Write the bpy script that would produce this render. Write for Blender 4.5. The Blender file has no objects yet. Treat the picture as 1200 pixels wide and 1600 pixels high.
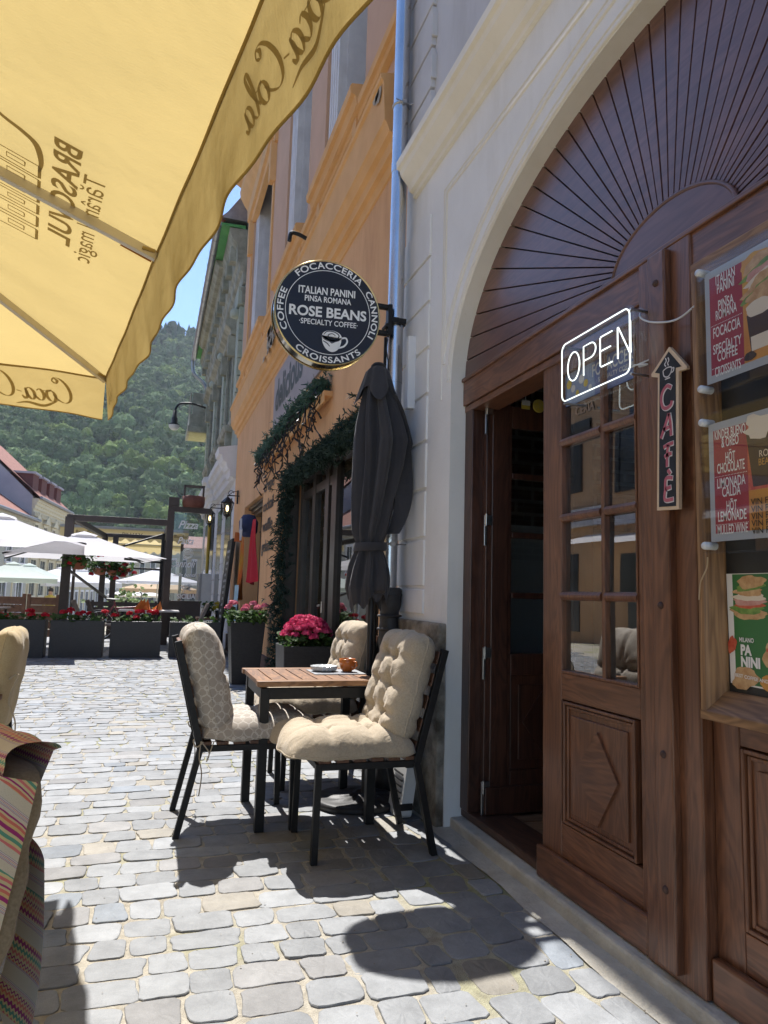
import bpy, math, random
import numpy as np
from mathutils import Vector
random.seed(7); rng = np.random.default_rng(7)
scene = bpy.context.scene
COL = scene.collection
R_ = math.radians
PI = math.pi

# ------------------------------------------------------------------ camera
YAW, PITCH, ROLL = R_(18.0), math.atan(129/1109.), R_(1.6)
EYE = Vector((0, 0, 1.19))
fw = Vector((math.sin(YAW)*math.cos(PITCH), math.cos(YAW)*math.cos(PITCH), math.sin(PITCH)))
rt = Vector((math.cos(YAW), -math.sin(YAW), 0)); up = rt.cross(fw)
rt2 = rt*math.cos(ROLL) + up*math.sin(ROLL); up2 = up*math.cos(ROLL) - rt*math.sin(ROLL)
cam = bpy.data.cameras.new('camera'); camo = bpy.data.objects.new('camera', cam); COL.objects.link(camo)
from mathutils import Matrix
mw = Matrix((rt2, up2, -fw)).transposed().to_4x4(); mw.translation = EYE
camo.matrix_world = mw
cam.sensor_fit = 'VERTICAL'; cam.sensor_height = 24.0; cam.lens = 24.0*1109/1600
cam.clip_start = 0.02; cam.clip_end = 6000
scene.camera = camo

# ------------------------------------------------------------------ light
SUNV = Vector((-0.029, 0.519, 0.854)).normalized()
sun = bpy.data.lights.new('sun', 'SUN'); sun.energy = 4.3; sun.angle = R_(0.5); sun.color = (1.0, 0.965, 0.92)
suno = bpy.data.objects.new('sun', sun); COL.objects.link(suno)
suno.rotation_euler = SUNV.to_track_quat('Z', 'Y').to_euler()
suno.location = (0, 30, 60)
w = bpy.data.worlds.new('World'); scene.world = w; w.use_nodes = True
nt = w.node_tree
sky = nt.nodes.new('ShaderNodeTexSky'); sky.sky_type = 'NISHITA'; sky.sun_disc = False
sky.sun_elevation = math.asin(SUNV.z); sky.sun_rotation = math.atan2(SUNV.x, SUNV.y)
sky.altitude = 900; sky.air_density = .85; sky.dust_density = 0.0; sky.ozone_density = 4.0
bg = nt.nodes['Background']; bg.inputs['Strength'].default_value = 0.125
nt.links.new(sky.outputs[0], bg.inputs['Color'])
scene.view_settings.view_transform = 'Standard'; scene.view_settings.look = 'None'
scene.view_settings.exposure = 1.10; scene.view_settings.gamma = 1.0
scene.render.engine = 'CYCLES'
cy = scene.cycles
cy.max_bounces = 8; cy.diffuse_bounces = 4; cy.glossy_bounces = 4; cy.transmission_bounces = 6; cy.transparent_max_bounces = 12
cy.use_denoising = True; cy.sample_clamp_indirect = 6.0
cy.caustics_reflective = False; cy.caustics_refractive = False

# ------------------------------------------------------------------ objects
def props(o, label=None, cat=None, group=None, kind=None):
    if label: o['label'] = label
    if cat: o['category'] = cat
    if group: o['group'] = group
    if kind: o['kind'] = kind
    return o
def thing(name, label, cat, loc=(0, 0, 0), rotz=0, group=None):
    o = bpy.data.objects.new(name, None); COL.objects.link(o)
    o.location = loc; o.rotation_euler = (0, 0, rotz); o.empty_display_size = .1
    return props(o, label, cat, group)
def root_of(o):
    while o.parent is not None: o = o.parent
    return o
def dup(root, loc, rotz=None, label=None):
    r = root.copy(); COL.objects.link(r); r.location = loc
    if rotz is not None: r.rotation_euler = (0, 0, rotz)
    if label: r['label'] = label
    for ch in list(root.children):
        c = ch.copy(); COL.objects.link(c); c.parent = r
        for g in list(ch.children):
            d = g.copy(); COL.objects.link(d); d.parent = c
    return r

class MB:
    def __init__(s): s.v = []; s.f = []; s.m = []; s.sm = []
    def add(s, vs, fs, mi=0, smooth=False):
        b = len(s.v); s.v.extend([tuple(map(float, p)) for p in vs])
        for f in fs: s.f.append([b+i for i in f]); s.m.append(mi); s.sm.append(smooth)
        return s
    def box(s, x0, x1, y0, y1, z0, z1, mi=0):
        vs = [(x, y, z) for z in (z0, z1) for y in (y0, y1) for x in (x0, x1)]
        return s.add(vs, [(0, 2, 3, 1), (4, 5, 7, 6), (0, 1, 5, 4), (2, 6, 7, 3), (0, 4, 6, 2), (1, 3, 7, 5)], mi)
    def bar(s, p, q, w, h, upv=(0, 0, 1), mi=0, w2=None, h2=None):
        p = Vector(p); q = Vector(q); d = (q-p).normalized(); u = Vector(upv)
        if abs(d.dot(u)) > .98: u = Vector((1, 0, 0)) if abs(d.x) < .9 else Vector((0, 1, 0))
        r = d.cross(u).normalized(); u = r.cross(d)
        w2 = w if w2 is None else w2; h2 = h if h2 is None else h2
        vs = [p+r*a*w/2+u*b*h/2 for a, b in ((-1, -1), (1, -1), (1, 1), (-1, 1))] + [q+r*a*w2/2+u*b*h2/2 for a, b in ((-1, -1), (1, -1), (1, 1), (-1, 1))]
        return s.add(vs, [(3, 2, 1, 0), (4, 5, 6, 7), (0, 1, 5, 4), (1, 2, 6, 5), (2, 3, 7, 6), (3, 0, 4, 7)], mi)
    def tube(s, pts, r, n=8, mi=0, closed=False, caps=True, smooth=True):
        P = [Vector(p) for p in pts]; k = len(P)
        rr = r if hasattr(r, '__len__') else [r]*k
        vs = []; u = None
        for i in range(k):
            a = P[(i-1) % k] if (i > 0 or closed) else P[i]
            b = P[(i+1) % k] if (i < k-1 or closed) else P[i]
            d = (b-a)
            d = d.normalized() if d.length > 1e-9 else Vector((0, 0, 1))
            if u is None:
                u = Vector((0, 0, 1)) if abs(d.z) < .9 else Vector((1, 0, 0))
            u = (u-d*u.dot(d))
            u = u.normalized() if u.length > 1e-6 else d.orthogonal().normalized()
            x = d.cross(u)
            for j in range(n):
                t = 2*PI*j/n
                vs.append(P[i]+(u*math.cos(t)+x*math.sin(t))*rr[i])
        fs = []
        for i in range(k if closed else k-1):
            i2 = (i+1) % k
            for j in range(n):
                fs.append((i*n+j, i*n+(j+1) % n, i2*n+(j+1) % n, i2*n+j))
        s.add(vs, fs, mi, smooth)
        if caps and not closed:
            s.add([vs[j] for j in range(n)], [tuple(range(n))[::-1]], mi)
            s.add([vs[(k-1)*n+j] for j in range(n)], [tuple(range(n))], mi)
        return s
    def lathe(s, prof, n=24, c=(0, 0, 0), mi=0, smooth=True, fn=None):
        vs = []; k = len(prof)
        for r, z in prof:
            for j in range(n):
                t = 2*PI*j/n; p = (r*math.cos(t), r*math.sin(t), z)
                if fn: p = fn(*p)
                vs.append((p[0]+c[0], p[1]+c[1], p[2]+c[2]))
        fs = [(i*n+j, i*n+(j+1) % n, (i+1)*n+(j+1) % n, (i+1)*n+j) for i in range(k-1) for j in range(n)]
        return s.add(vs, fs, mi, smooth)
    def grid(s, nu, nv, fn, mi=0, smooth=True, closeu=False):
        vs = [fn(i/(nu if closeu else nu-1), j/(nv-1)) for i in range(nu) for j in range(nv)]
        fs = []
        for i in range(nu if closeu else nu-1):
            i2 = (i+1) % nu
            for j in range(nv-1):
                fs.append((i*nv+j, i2*nv+j, i2*nv+j+1, i*nv+j+1))
        return s.add(vs, fs, mi, smooth)
    def prism(s, poly, fn, d0, d1, mi=0, side=None):
        n = len(poly)
        a = [fn(p[0], p[1], d0) for p in poly]; b = [fn(p[0], p[1], d1) for p in poly]
        s.add(a, [tuple(range(n))[::-1]], mi); s.add(b, [tuple(range(n))], mi)
        s.add(a+b, [(i, (i+1) % n, n+(i+1) % n, n+i) for i in range(n)], mi if side is None else side)
        return s
    def sweep(s, prof, a, b, mi=0):
        """profile of (x, z) points run along y from a to b"""
        n = len(prof)
        A = [(x, a, z) for x, z in prof]; B = [(x, b, z) for x, z in prof]
        s.add(A+B, [(i, (i+1) % n, n+(i+1) % n, n+i) for i in range(n)], mi)
        s.add(A, [tuple(range(n))[::-1]], mi); s.add(B, [tuple(range(n))], mi)
        return s
    def ribbon(s, pts, w, fn, mi=0):
        """flat stroke in 2-D with widths, mapped by fn(a,b)"""
        k = len(pts); ww = w if hasattr(w, '__len__') else [w]*k
        L = []; Rr = []
        for i in range(k):
            a = pts[max(0, i-1)]; b = pts[min(k-1, i+1)]
            dx, dy = b[0]-a[0], b[1]-a[1]; l = math.hypot(dx, dy) or 1
            nx, ny = -dy/l*ww[i]/2, dx/l*ww[i]/2
            L.append(fn(pts[i][0]+nx, pts[i][1]+ny)); Rr.append(fn(pts[i][0]-nx, pts[i][1]-ny))
        return s.add(L+Rr, [(i, i+1, k+i+1, k+i) for i in range(k-1)], mi)
    def text(s, body, h, fn, sx=1., bold=0., shear=0., align='C', space=1., mi=0, fit=None):
        vs, fs, x0, x1 = text_geo(body, bold, shear, space)
        if fit: sx = fit/(h*(x1-x0))
        off = (x0+x1)/2 if align == 'C' else (x0 if align == 'L' else x1)
        return s.add([fn((x-off)*h*sx, y*h) for x, y in vs], fs, mi)
    def build(s, name, mats, parent=None, bevel=0, seg=2, local=False, attr=None):
        me = bpy.data.meshes.new(name)
        off = (0, 0, 0)
        if parent is not None and not local: off = root_of(parent).location
        vs = np.array(s.v, float).reshape(-1, 3)-np.array(off)
        nl = [len(f) for f in s.f]; tot = sum(nl)
        me.vertices.add(len(vs)); me.vertices.foreach_set('co', vs.ravel())
        me.loops.add(tot); me.loops.foreach_set('vertex_index', np.fromiter((i for f in s.f for i in f), int, tot))
        me.polygons.add(len(nl)); st = np.concatenate(([0], np.cumsum(nl)[:-1])) if nl else []
        me.polygons.foreach_set('loop_start', st); me.polygons.foreach_set('loop_total', nl)
        me.polygons.foreach_set('material_index', s.m); me.polygons.foreach_set('use_smooth', s.sm)
        for m in (mats if isinstance(mats, (list, tuple)) else [mats]): me.materials.append(m)
        me.update(calc_edges=True); me.validate()
        if attr is not None:
            a = me.color_attributes.new('tint', 'FLOAT_COLOR', 'POINT'); a.data.foreach_set('color', np.asarray(attr, float).ravel())
        o = bpy.data.objects.new(name, me); COL.objects.link(o)
        if parent is not None: o.parent = parent
        if bevel:
            b = o.modifiers.new('bevel', 'BEVEL'); b.width = bevel; b.segments = seg; b.limit_method = 'ANGLE'; b.angle_limit = R_(40)
        return o

def build_split(mb, name, mats, parent=None, gap=.006, **kw):
    """each separate piece of the builder becomes a part object of its own"""
    n = len(mb.v); par = list(range(n))
    def find(i):
        while par[i] != i: par[i] = par[par[i]]; i = par[i]
        return i
    for f in mb.f:
        for i in f[1:]: par[find(i)] = find(f[0])
    groups = {}
    for i in range(n): groups.setdefault(find(i), []).append(i)
    V = np.array(mb.v); B = [[V[g].min(0)-gap, V[g].max(0)+gap, set(g)] for g in groups.values()]
    done = False
    while not done:
        done = True
        for i in range(len(B)):
            j = i+1
            while j < len(B):
                if (B[i][0] <= B[j][1]).all() and (B[j][0] <= B[i][1]).all():
                    B[i] = [np.minimum(B[i][0], B[j][0]), np.maximum(B[i][1], B[j][1]), B[i][2] | B[j][2]]; del B[j]; done = False
                else: j += 1
    out = []
    for _, _, g in B:
        ids = sorted(g); mp_ = {o: k for k, o in enumerate(ids)}; q_ = MB(); q_.v = [mb.v[i] for i in ids]
        for f, m_, s_ in zip(mb.f, mb.m, mb.sm):
            if f[0] in mp_: q_.f.append([mp_[i] for i in f]); q_.m.append(m_); q_.sm.append(s_)
        out.append(q_.build(name, mats, parent, **kw))
    return out
_tc = {}
def text_geo(body, bold=0., shear=0., space=1.):
    k = (body, bold, shear, space)
    if k in _tc: return _tc[k]
    cu = bpy.data.curves.new('tmp', 'FONT'); cu.body = body; cu.size = 1; cu.offset = bold; cu.shear = shear
    cu.space_character = space; cu.resolution_u = 4
    o = bpy.data.objects.new('tmp', cu); COL.objects.link(o)
    dg = bpy.context.evaluated_depsgraph_get(); me = o.evaluated_get(dg).to_mesh()
    vs = [(v.co.x/.7, v.co.y/.7) for v in me.vertices]; fs = [tuple(p.vertices) for p in me.polygons]
    o.evaluated_get(dg).to_mesh_clear()
    bpy.data.objects.remove(o); bpy.data.curves.remove(cu)
    xs = [v[0] for v in vs] or [0, 1]
    _tc[k] = (vs, fs, min(xs), max(xs)); return _tc[k]

def catmull(pts, n=6):
    out = []; P = [pts[0]]+list(pts)+[pts[-1]]
    for i in range(1, len(P)-2):
        p0, p1, p2, p3 = [np.array(P[j], float) for j in (i-1, i, i+1, i+2)]
        for k in range(n):
            t = k/n
            out.append(tuple(.5*(2*p1+(p2-p0)*t+(2*p0-5*p1+4*p2-p3)*t*t+(3*p1-p0-3*p2+p3)*t**3)))
    out.append(tuple(pts[-1])); return out
def smoothstep(a, b, x):
    t = min(1, max(0, (x-a)/(b-a))); return t*t*(3-2*t)

# ------------------------------------------------------------------ materials
def nodes(name):
    m = bpy.data.materials.new(name); m.use_nodes = True
    t = m.node_tree; b = t.nodes['Principled BSDF']
    return m, t, b
def N(t, typ, **kw):
    n = t.nodes.new(typ)
    for k, v in kw.items():
        if k in n.inputs: n.inputs[k].default_value = v
        else: setattr(n, k, v)
    return n
def c4(c): return (c[0], c[1], c[2], 1)
def ramp(t, stops, interp='LINEAR'):
    r = t.nodes.new('ShaderNodeValToRGB'); e = r.color_ramp; e.interpolation = interp
    while len(e.elements) < len(stops): e.elements.new(.5)
    for x, (p, c) in zip(e.elements, stops): x.position = p; x.color = c4(c)
    return r
def coords(t, scale=(1, 1, 1), kind='Object'):
    tc = t.nodes.new('ShaderNodeTexCoord'); mp = t.nodes.new('ShaderNodeMapping')
    mp.inputs['Scale'].default_value = scale; t.links.new(tc.outputs[kind], mp.inputs[0]); return mp
def M(name, c1, c2=None, rough=.6, scale=6, detail=5, bump=0, bscale=60, metal=0, spec=.5, st=(1, 1, 1), lo=.35, hi=.65, coat=0, rough2=None, bdist=.004, stain=None):
    m, t, b = nodes(name); c2 = c2 or tuple(x*.82 for x in c1)
    mp = coords(t, st)
    n = N(t, 'ShaderNodeTexNoise', Scale=scale, Detail=detail, Roughness=.6); t.links.new(mp.outputs[0], n.inputs['Vector'])
    r = ramp(t, [(lo, c1), (hi, c2)]); t.links.new(n.outputs['Fac'], r.inputs[0]); csrc = r.outputs[0]
    if stain:
        mps = coords(t, (1, 1, .22)); ns_ = N(t, 'ShaderNodeTexNoise', Scale=3.2, Detail=9, Roughness=.68); t.links.new(mps.outputs[0], ns_.inputs['Vector'])
        rs_ = ramp(t, [(.50, (1, 1, 1)), (.68, stain)]); t.links.new(ns_.outputs['Fac'], rs_.inputs[0])
        ns2 = N(t, 'ShaderNodeTexNoise', Scale=26., Detail=6, Roughness=.7); t.links.new(mp.outputs[0], ns2.inputs['Vector']); rs2 = ramp(t, [(.66, (1, 1, 1)), (.74, tuple(x*.9 for x in stain))]); t.links.new(ns2.outputs['Fac'], rs2.inputs[0])
        for sx_ in (rs_, rs2):
            mu_s = N(t, 'ShaderNodeMixRGB', blend_type='MULTIPLY'); mu_s.inputs[0].default_value = 1; t.links.new(csrc, mu_s.inputs[1]); t.links.new(sx_.outputs[0], mu_s.inputs[2]); csrc = mu_s.outputs[0]
    t.links.new(csrc, b.inputs['Base Color'])
    b.inputs['Roughness'].default_value = rough; b.inputs['Metallic'].default_value = metal; b.inputs['Specular IOR Level'].default_value = spec
    b.inputs['Coat Weight'].default_value = coat; b.inputs['Coat Roughness'].default_value = .25
    if rough2 is not None:
        mr = N(t, 'ShaderNodeMapRange'); mr.inputs['To Min'].default_value = rough; mr.inputs['To Max'].default_value = rough2
        t.links.new(n.outputs['Fac'], mr.inputs[0]); t.links.new(mr.outputs[0], b.inputs['Roughness'])
    if bump:
        n2 = N(t, 'ShaderNodeTexNoise', Scale=bscale, Detail=4); t.links.new(mp.outputs[0], n2.inputs['Vector'])
        bp = N(t, 'ShaderNodeBump', Strength=bump, Distance=bdist); t.links.new(n2.outputs['Fac'], bp.inputs['Height']); t.links.new(bp.outputs[0], b.inputs['Normal'])
    return m
def wood(name, c1, c2, axis='z', rough=.42, scale=1., coat=.0, bump=.25):
    m, t, b = nodes(name)
    s = {'x': (1.6, 62, 62), 'y': (62, 1.6, 62), 'z': (62, 62, 1.6)}[axis]
    mp = coords(t, tuple(x*scale for x in s))
    n = N(t, 'ShaderNodeTexNoise', Scale=1., Detail=7, Roughness=.62, Distortion=1.2); t.links.new(mp.outputs[0], n.inputs['Vector'])
    mp2 = coords(t, tuple((1.1 if x < 5 else 7.5)*scale for x in s))
    n2 = N(t, 'ShaderNodeTexNoise', Scale=.8, Detail=3, Distortion=2.); t.links.new(mp2.outputs[0], n2.inputs['Vector'])
    wv = N(t, 'ShaderNodeMath', operation='MULTIPLY'); wv.inputs[1].default_value = 58; t.links.new(n2.outputs['Fac'], wv.inputs[0])
    sn = N(t, 'ShaderNodeMath', operation='SINE'); t.links.new(wv.outputs[0], sn.inputs[0])
    ad = N(t, 'ShaderNodeMath', operation='MULTIPLY_ADD'); ad.inputs[1].default_value = .15; t.links.new(sn.outputs[0], ad.inputs[0]); t.links.new(n.outputs['Fac'], ad.inputs[2])
    r = ramp(t, [(.25, c2), (.5, tuple((a+b_)/2 for a, b_ in zip(c1, c2))), (.75, c1)]); t.links.new(ad.outputs[0], r.inputs[0])
    mp3 = coords(t, (3, 3, 3)); n3 = N(t, 'ShaderNodeTexNoise', Scale=1., Detail=4); t.links.new(mp3.outputs[0], n3.inputs['Vector']); r3 = ramp(t, [(.3, (.78, .76, .74)), (.7, (1.18, 1.16, 1.12))]); t.links.new(n3.outputs['Fac'], r3.inputs[0])
    mm3 = N(t, 'ShaderNodeMixRGB', blend_type='MULTIPLY'); mm3.inputs[0].default_value = 1; t.links.new(r.outputs[0], mm3.inputs[1]); t.links.new(r3.outputs[0], mm3.inputs[2])
    t.links.new(mm3.outputs[0], b.inputs['Base Color'])
    b.inputs['Roughness'].default_value = rough; b.inputs['Coat Weight'].default_value = coat; b.inputs['Coat Roughness'].default_value = .3
    bp = N(t, 'ShaderNodeBump', Strength=bump, Distance=.002); t.links.new(ad.outputs[0], bp.inputs['Height']); t.links.new(bp.outputs[0], b.inputs['Normal'])
    return m
def plain(name, c, rough=.5, metal=0, emit=0):
    m, t, b = nodes(name); b.inputs['Base Color'].default_value = c4(c); b.inputs['Roughness'].default_value = rough; b.inputs['Metallic'].default_value = metal
    if emit: b.inputs['Emission Color'].default_value = c4(c); b.inputs['Emission Strength'].default_value = emit
    return m
def glass(name, tint=(.9, .95, .95), refl=1.0, ior=1.5, rough=.0, graze=4.):
    m, t, b = nodes(name); t.nodes.remove(b); out = t.nodes['Material Output']
    tr = N(t, 'ShaderNodeBsdfTransparent', Color=c4(tint)); gl = N(t, 'ShaderNodeBsdfGlossy', Roughness=rough)
    lw = N(t, 'ShaderNodeLayerWeight', Blend=.5); mx = N(t, 'ShaderNodeMixShader')
    pw = N(t, 'ShaderNodeMath', operation='POWER'); pw.inputs[1].default_value = graze; t.links.new(lw.outputs['Facing'], pw.inputs[0])
    ml = N(t, 'ShaderNodeMath', operation='MULTIPLY_ADD'); ml.inputs[1].default_value = .9; ml.inputs[2].default_value = .045*refl; ml.use_clamp = True
    t.links.new(pw.outputs[0], ml.inputs[0]); t.links.new(ml.outputs[0], mx.inputs[0])
    t.links.new(tr.outputs[0], mx.inputs[1]); t.links.new(gl.outputs[0], mx.inputs[2]); t.links.new(mx.outputs[0], out.inputs[0])
    return m
def fabric(name, c1, c2, weave=700, trans=0., rough=.9, bump=.3, nscale=5, wrinkle=0):
    m, t, b = nodes(name); out = t.nodes['Material Output']
    mp = coords(t)
    n = N(t, 'ShaderNodeTexNoise', Scale=nscale, Detail=5); t.links.new(mp.outputs[0], n.inputs['Vector'])
    n2 = N(t, 'ShaderNodeTexNoise', Scale=weave, Detail=2); t.links.new(mp.outputs[0], n2.inputs['Vector'])
    ad = N(t, 'ShaderNodeMath', operation='MULTIPLY_ADD'); ad.inputs[1].default_value = .42; t.links.new(n2.outputs['Fac'], ad.inputs[0])
    hf = N(t, 'ShaderNodeMath', operation='MULTIPLY'); hf.inputs[1].default_value = .58; t.links.new(n.outputs['Fac'], hf.inputs[0]); t.links.new(hf.outputs[0], ad.inputs[2])
    r = ramp(t, [(.35, c2), (.65, c1)]); t.links.new(ad.outputs[0], r.inputs[0]); t.links.new(r.outputs[0], b.inputs['Base Color'])
    b.inputs['Roughness'].default_value = rough; b.inputs['Specular IOR Level'].default_value = .2
    b.inputs['Sheen Weight'].default_value = .15
    bp = N(t, 'ShaderNodeBump', Strength=bump, Distance=.0015); t.links.new(n2.outputs['Fac'], bp.inputs['Height'])
    if wrinkle:
        n3 = N(t, 'ShaderNodeTexNoise', Scale=wrinkle, Detail=3, Distortion=1.); t.links.new(mp.outputs[0], n3.inputs['Vector'])
        bp2 = N(t, 'ShaderNodeBump', Strength=.35, Distance=.02); t.links.new(n3.outputs['Fac'], bp2.inputs['Height']); t.links.new(bp2.outputs[0], bp.inputs['Normal'])
    t.links.new(bp.outputs[0], b.inputs['Normal'])
    if trans:
        tl = N(t, 'ShaderNodeBsdfTranslucent'); t.links.new(r.outputs[0], tl.inputs[0]); mx = N(t, 'ShaderNodeMixShader'); mx.inputs[0].default_value = trans
        t.links.new(b.outputs[0], mx.inputs[1]); t.links.new(tl.outputs[0], mx.inputs[2]); t.links.new(mx.outputs[0], out.inputs[0])
        t.links.new(bp.outputs[0], tl.inputs['Normal'])
    return m
def leafmat(name, c1, c2, scale=3, trans=.3, tint=False, rough=.6):
    m, t, b = nodes(name); out = t.nodes['Material Output']
    n = N(t, 'ShaderNodeTexNoise', Scale=scale, Detail=3); mp = coords(t); t.links.new(mp.outputs[0], n.inputs['Vector'])
    r = ramp(t, [(.3, c1), (.7, c2)]); t.links.new(n.outputs['Fac'], r.inputs[0]); src = r.outputs[0]
    if tint:
        at = N(t, 'ShaderNodeAttribute', attribute_name='tint'); mu = N(t, 'ShaderNodeMixRGB', blend_type='MULTIPLY'); mu.inputs[0].default_value = 1
        t.links.new(src, mu.inputs[1]); t.links.new(at.outputs['Color'], mu.inputs[2]); src = mu.outputs[0]
    t.links.new(src, b.inputs['Base Color']); b.inputs['Roughness'].default_value = rough; b.inputs['Specular IOR Level'].default_value = .15
    tl = N(t, 'ShaderNodeBsdfTranslucent'); t.links.new(src, tl.inputs[0]); mx = N(t, 'ShaderNodeMixShader'); mx.inputs[0].default_value = trans
    t.links.new(b.outputs[0], mx.inputs[1]); t.links.new(tl.outputs[0], mx.inputs[2]); t.links.new(mx.outputs[0], out.inputs[0])
    return m
def wicker(name, c1, c2, sx=60):
    m, t, b = nodes(name); mp = coords(t)
    sep = N(t, 'ShaderNodeSeparateXYZ'); t.links.new(mp.outputs[0], sep.inputs[0])
    ad = N(t, 'ShaderNodeMath', operation='ADD'); t.links.new(sep.outputs[0], ad.inputs[0]); t.links.new(sep.outputs[1], ad.inputs[1])
    cb = N(t, 'ShaderNodeCombineXYZ'); t.links.new(ad.outputs[0], cb.inputs[0]); t.links.new(sep.outputs[2], cb.inputs[1])
    br = N(t, 'ShaderNodeTexBrick', Scale=1.); br.inputs['Color1'].default_value = c4(c1); br.inputs['Color2'].default_value = c4(c2); br.inputs['Mortar'].default_value = c4(tuple(x*.3 for x in c2))
    br.inputs['Brick Width'].default_value = 1.6/sx; br.inputs['Row Height'].default_value = .7/sx; br.inputs['Mortar Size'].default_value = .1/sx; br.inputs['Mortar Smooth'].default_value = 1
    t.links.new(cb.outputs[0], br.inputs['Vector']); t.links.new(br.outputs['Color'], b.inputs['Base Color'])
    b.inputs['Roughness'].default_value = .45
    bp = N(t, 'ShaderNodeBump', Strength=.6, Distance=.004); bp.invert = True; t.links.new(br.outputs['Fac'], bp.inputs['Height']); t.links.new(bp.outputs[0], b.inputs['Normal'])
    return m
def rings(name, c1, c2, scale=14):
    """woven cloth with a printed pattern of interlocking circles"""
    m, t, b = nodes(name); mp = coords(t, (scale, scale, scale))
    prev = None
    for off in ((0, 0, 0), (.5, .5, .5)):
        va = N(t, 'ShaderNodeVectorMath', operation='ADD'); va.inputs[1].default_value = off; t.links.new(mp.outputs[0], va.inputs[0])
        fr = N(t, 'ShaderNodeVectorMath', operation='FRACTION'); t.links.new(va.outputs[0], fr.inputs[0])
        sb = N(t, 'ShaderNodeVectorMath', operation='SUBTRACT'); sb.inputs[1].default_value = (.5, .5, .5); t.links.new(fr.outputs[0], sb.inputs[0])
        ln = N(t, 'ShaderNodeVectorMath', operation='LENGTH'); t.links.new(sb.outputs[0], ln.inputs[0])
        cp = N(t, 'ShaderNodeMath', operation='COMPARE'); cp.inputs[1].default_value = .47; cp.inputs[2].default_value = .030; t.links.new(ln.outputs['Value'], cp.inputs[0])
        if prev: 
            mxx = N(t, 'ShaderNodeMath', operation='MAXIMUM'); t.links.new(prev, mxx.inputs[0]); t.links.new(cp.outputs[0], mxx.inputs[1]); prev = mxx.outputs[0]
        else: prev = cp.outputs[0]
    n = N(t, 'ShaderNodeTexNoise', Scale=.6, Detail=3); t.links.new(mp.outputs[0], n.inputs['Vector'])
    mm = N(t, 'ShaderNodeMath', operation='MULTIPLY'); t.links.new(prev, mm.inputs[0]); t.links.new(n.outputs['Fac'], mm.inputs[1])
    r = ramp(t, [(.1, c1), (.5, c2)]); t.links.new(mm.outputs[0], r.inputs[0]); t.links.new(r.outputs[0], b.inputs['Base Color']); b.inputs['Roughness'].default_value = .95
    return m
# ------------------------------------------------------------------ palette
m_wall = M('white_plaster', stain=(.92, .91, .89), c1=(.76, .752, .735), c2=(.82, .812, .80), rough=.85, scale=2.2, detail=8, bump=.25, bscale=90)
m_wall_up = M('lilac_plaster', stain=(.88, .87, .85), c1=(.52, .51, .53), c2=(.58, .57, .58), rough=.85, scale=2, detail=8, bump=.2, bscale=90)
m_cream = M('cream_moulding', stain=(.95, .94, .91), c1=(.76, .74, .69), c2=(.82, .80, .75), rough=.8, scale=3, detail=8, bump=.2, bscale=70)
m_plinth = M('plinth_stone', (.085, .07, .05), (.34, .30, .24), rough=.95, scale=5.5, detail=12, bump=1., bscale=30, lo=.36, hi=.60, bdist=.015)
m_kerb = M('kerb_concrete', (.42, .39, .33), (.56, .53, .46), rough=.95, scale=7, detail=10, bump=.8, bscale=60, bdist=.008)
DW1, DW2 = (.205, .088, .045), (.100, .040, .021)
m_wz = wood('door_wood_upright', DW1, DW2, 'z', rough=.36, coat=.25)
m_wy = wood('door_wood_level', DW1, DW2, 'y', rough=.36, coat=.25)
m_fan = wood('fan_board_wood', (.155, .070, .056), (.10, .042, .035), 'y', rough=.36, scale=.6, coat=.4, bump=.12)
m_groove = plain('groove_dark', (.035, .018, .015), .7)
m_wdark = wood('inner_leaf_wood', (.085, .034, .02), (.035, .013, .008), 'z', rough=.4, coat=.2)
m_oak = wood('oak_frame', (.34, .19, .085), (.16, .08, .035), 'z', rough=.5)
m_oaky = wood('oak_frame_level', (.34, .19, .085), (.16, .08, .035), 'y', rough=.5)
m_glass = glass('pane_glass', (.80, .84, .83), refl=6.5)
m_acryl = glass('acrylic', (.965, .968, .97), refl=.6, graze=7.)
m_steel = M('brushed_steel', (.55, .55, .55), rough=.3, metal=1, scale=30)
m_zinc = M('zinc_pipe', (.66, .68, .72), (.52, .54, .57), rough=.2, metal=1, scale=2.2, rough2=.32)
m_iron = M('cast_iron', (.018, .018, .02), (.035, .033, .032), rough=.55, scale=20, bump=.3)
m_black = M('black_metal', (.008, .008, .009), (.014, .014, .014), rough=.45, scale=30, spec=.3)
m_orange = M('orange_plaster', stain=(.85, .80, .76), c1=(.64, .355, .17), c2=(.70, .405, .205), rough=.88, scale=1.6, detail=9, bump=.25, bscale=80)
m_orange2 = M('orange_moulding', (.64, .355, .145), (.71, .41, .18), rough=.85, scale=3, detail=9, bump=.3, bscale=60)
m_peach = M('peach_plaster', (.56, .34, .22), (.62, .38, .25), rough=.88, scale=2, detail=8, bump=.2, bscale=80)
m_surr = M('window_surround', stain=(.80, .78, .76), c1=(.62, .59, .60), c2=(.72, .69, .69), rough=.8, scale=4, detail=8, bump=.4, bscale=50)
m_dirt = M('peeled_plaster', (.26, .22, .17), (.52, .44, .34), rough=.95, scale=16, detail=8, bump=.8, bscale=40, bdist=.01)
m_shop = M('dark_shopfront', (.022, .016, .013), (.035, .026, .02), rough=.35, scale=12, coat=.3)
m_win = glass('window_glass', (.25, .27, .3), refl=2.2)
m_dkglass = plain('dark_interior', (.03, .03, .035), .3)

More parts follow.
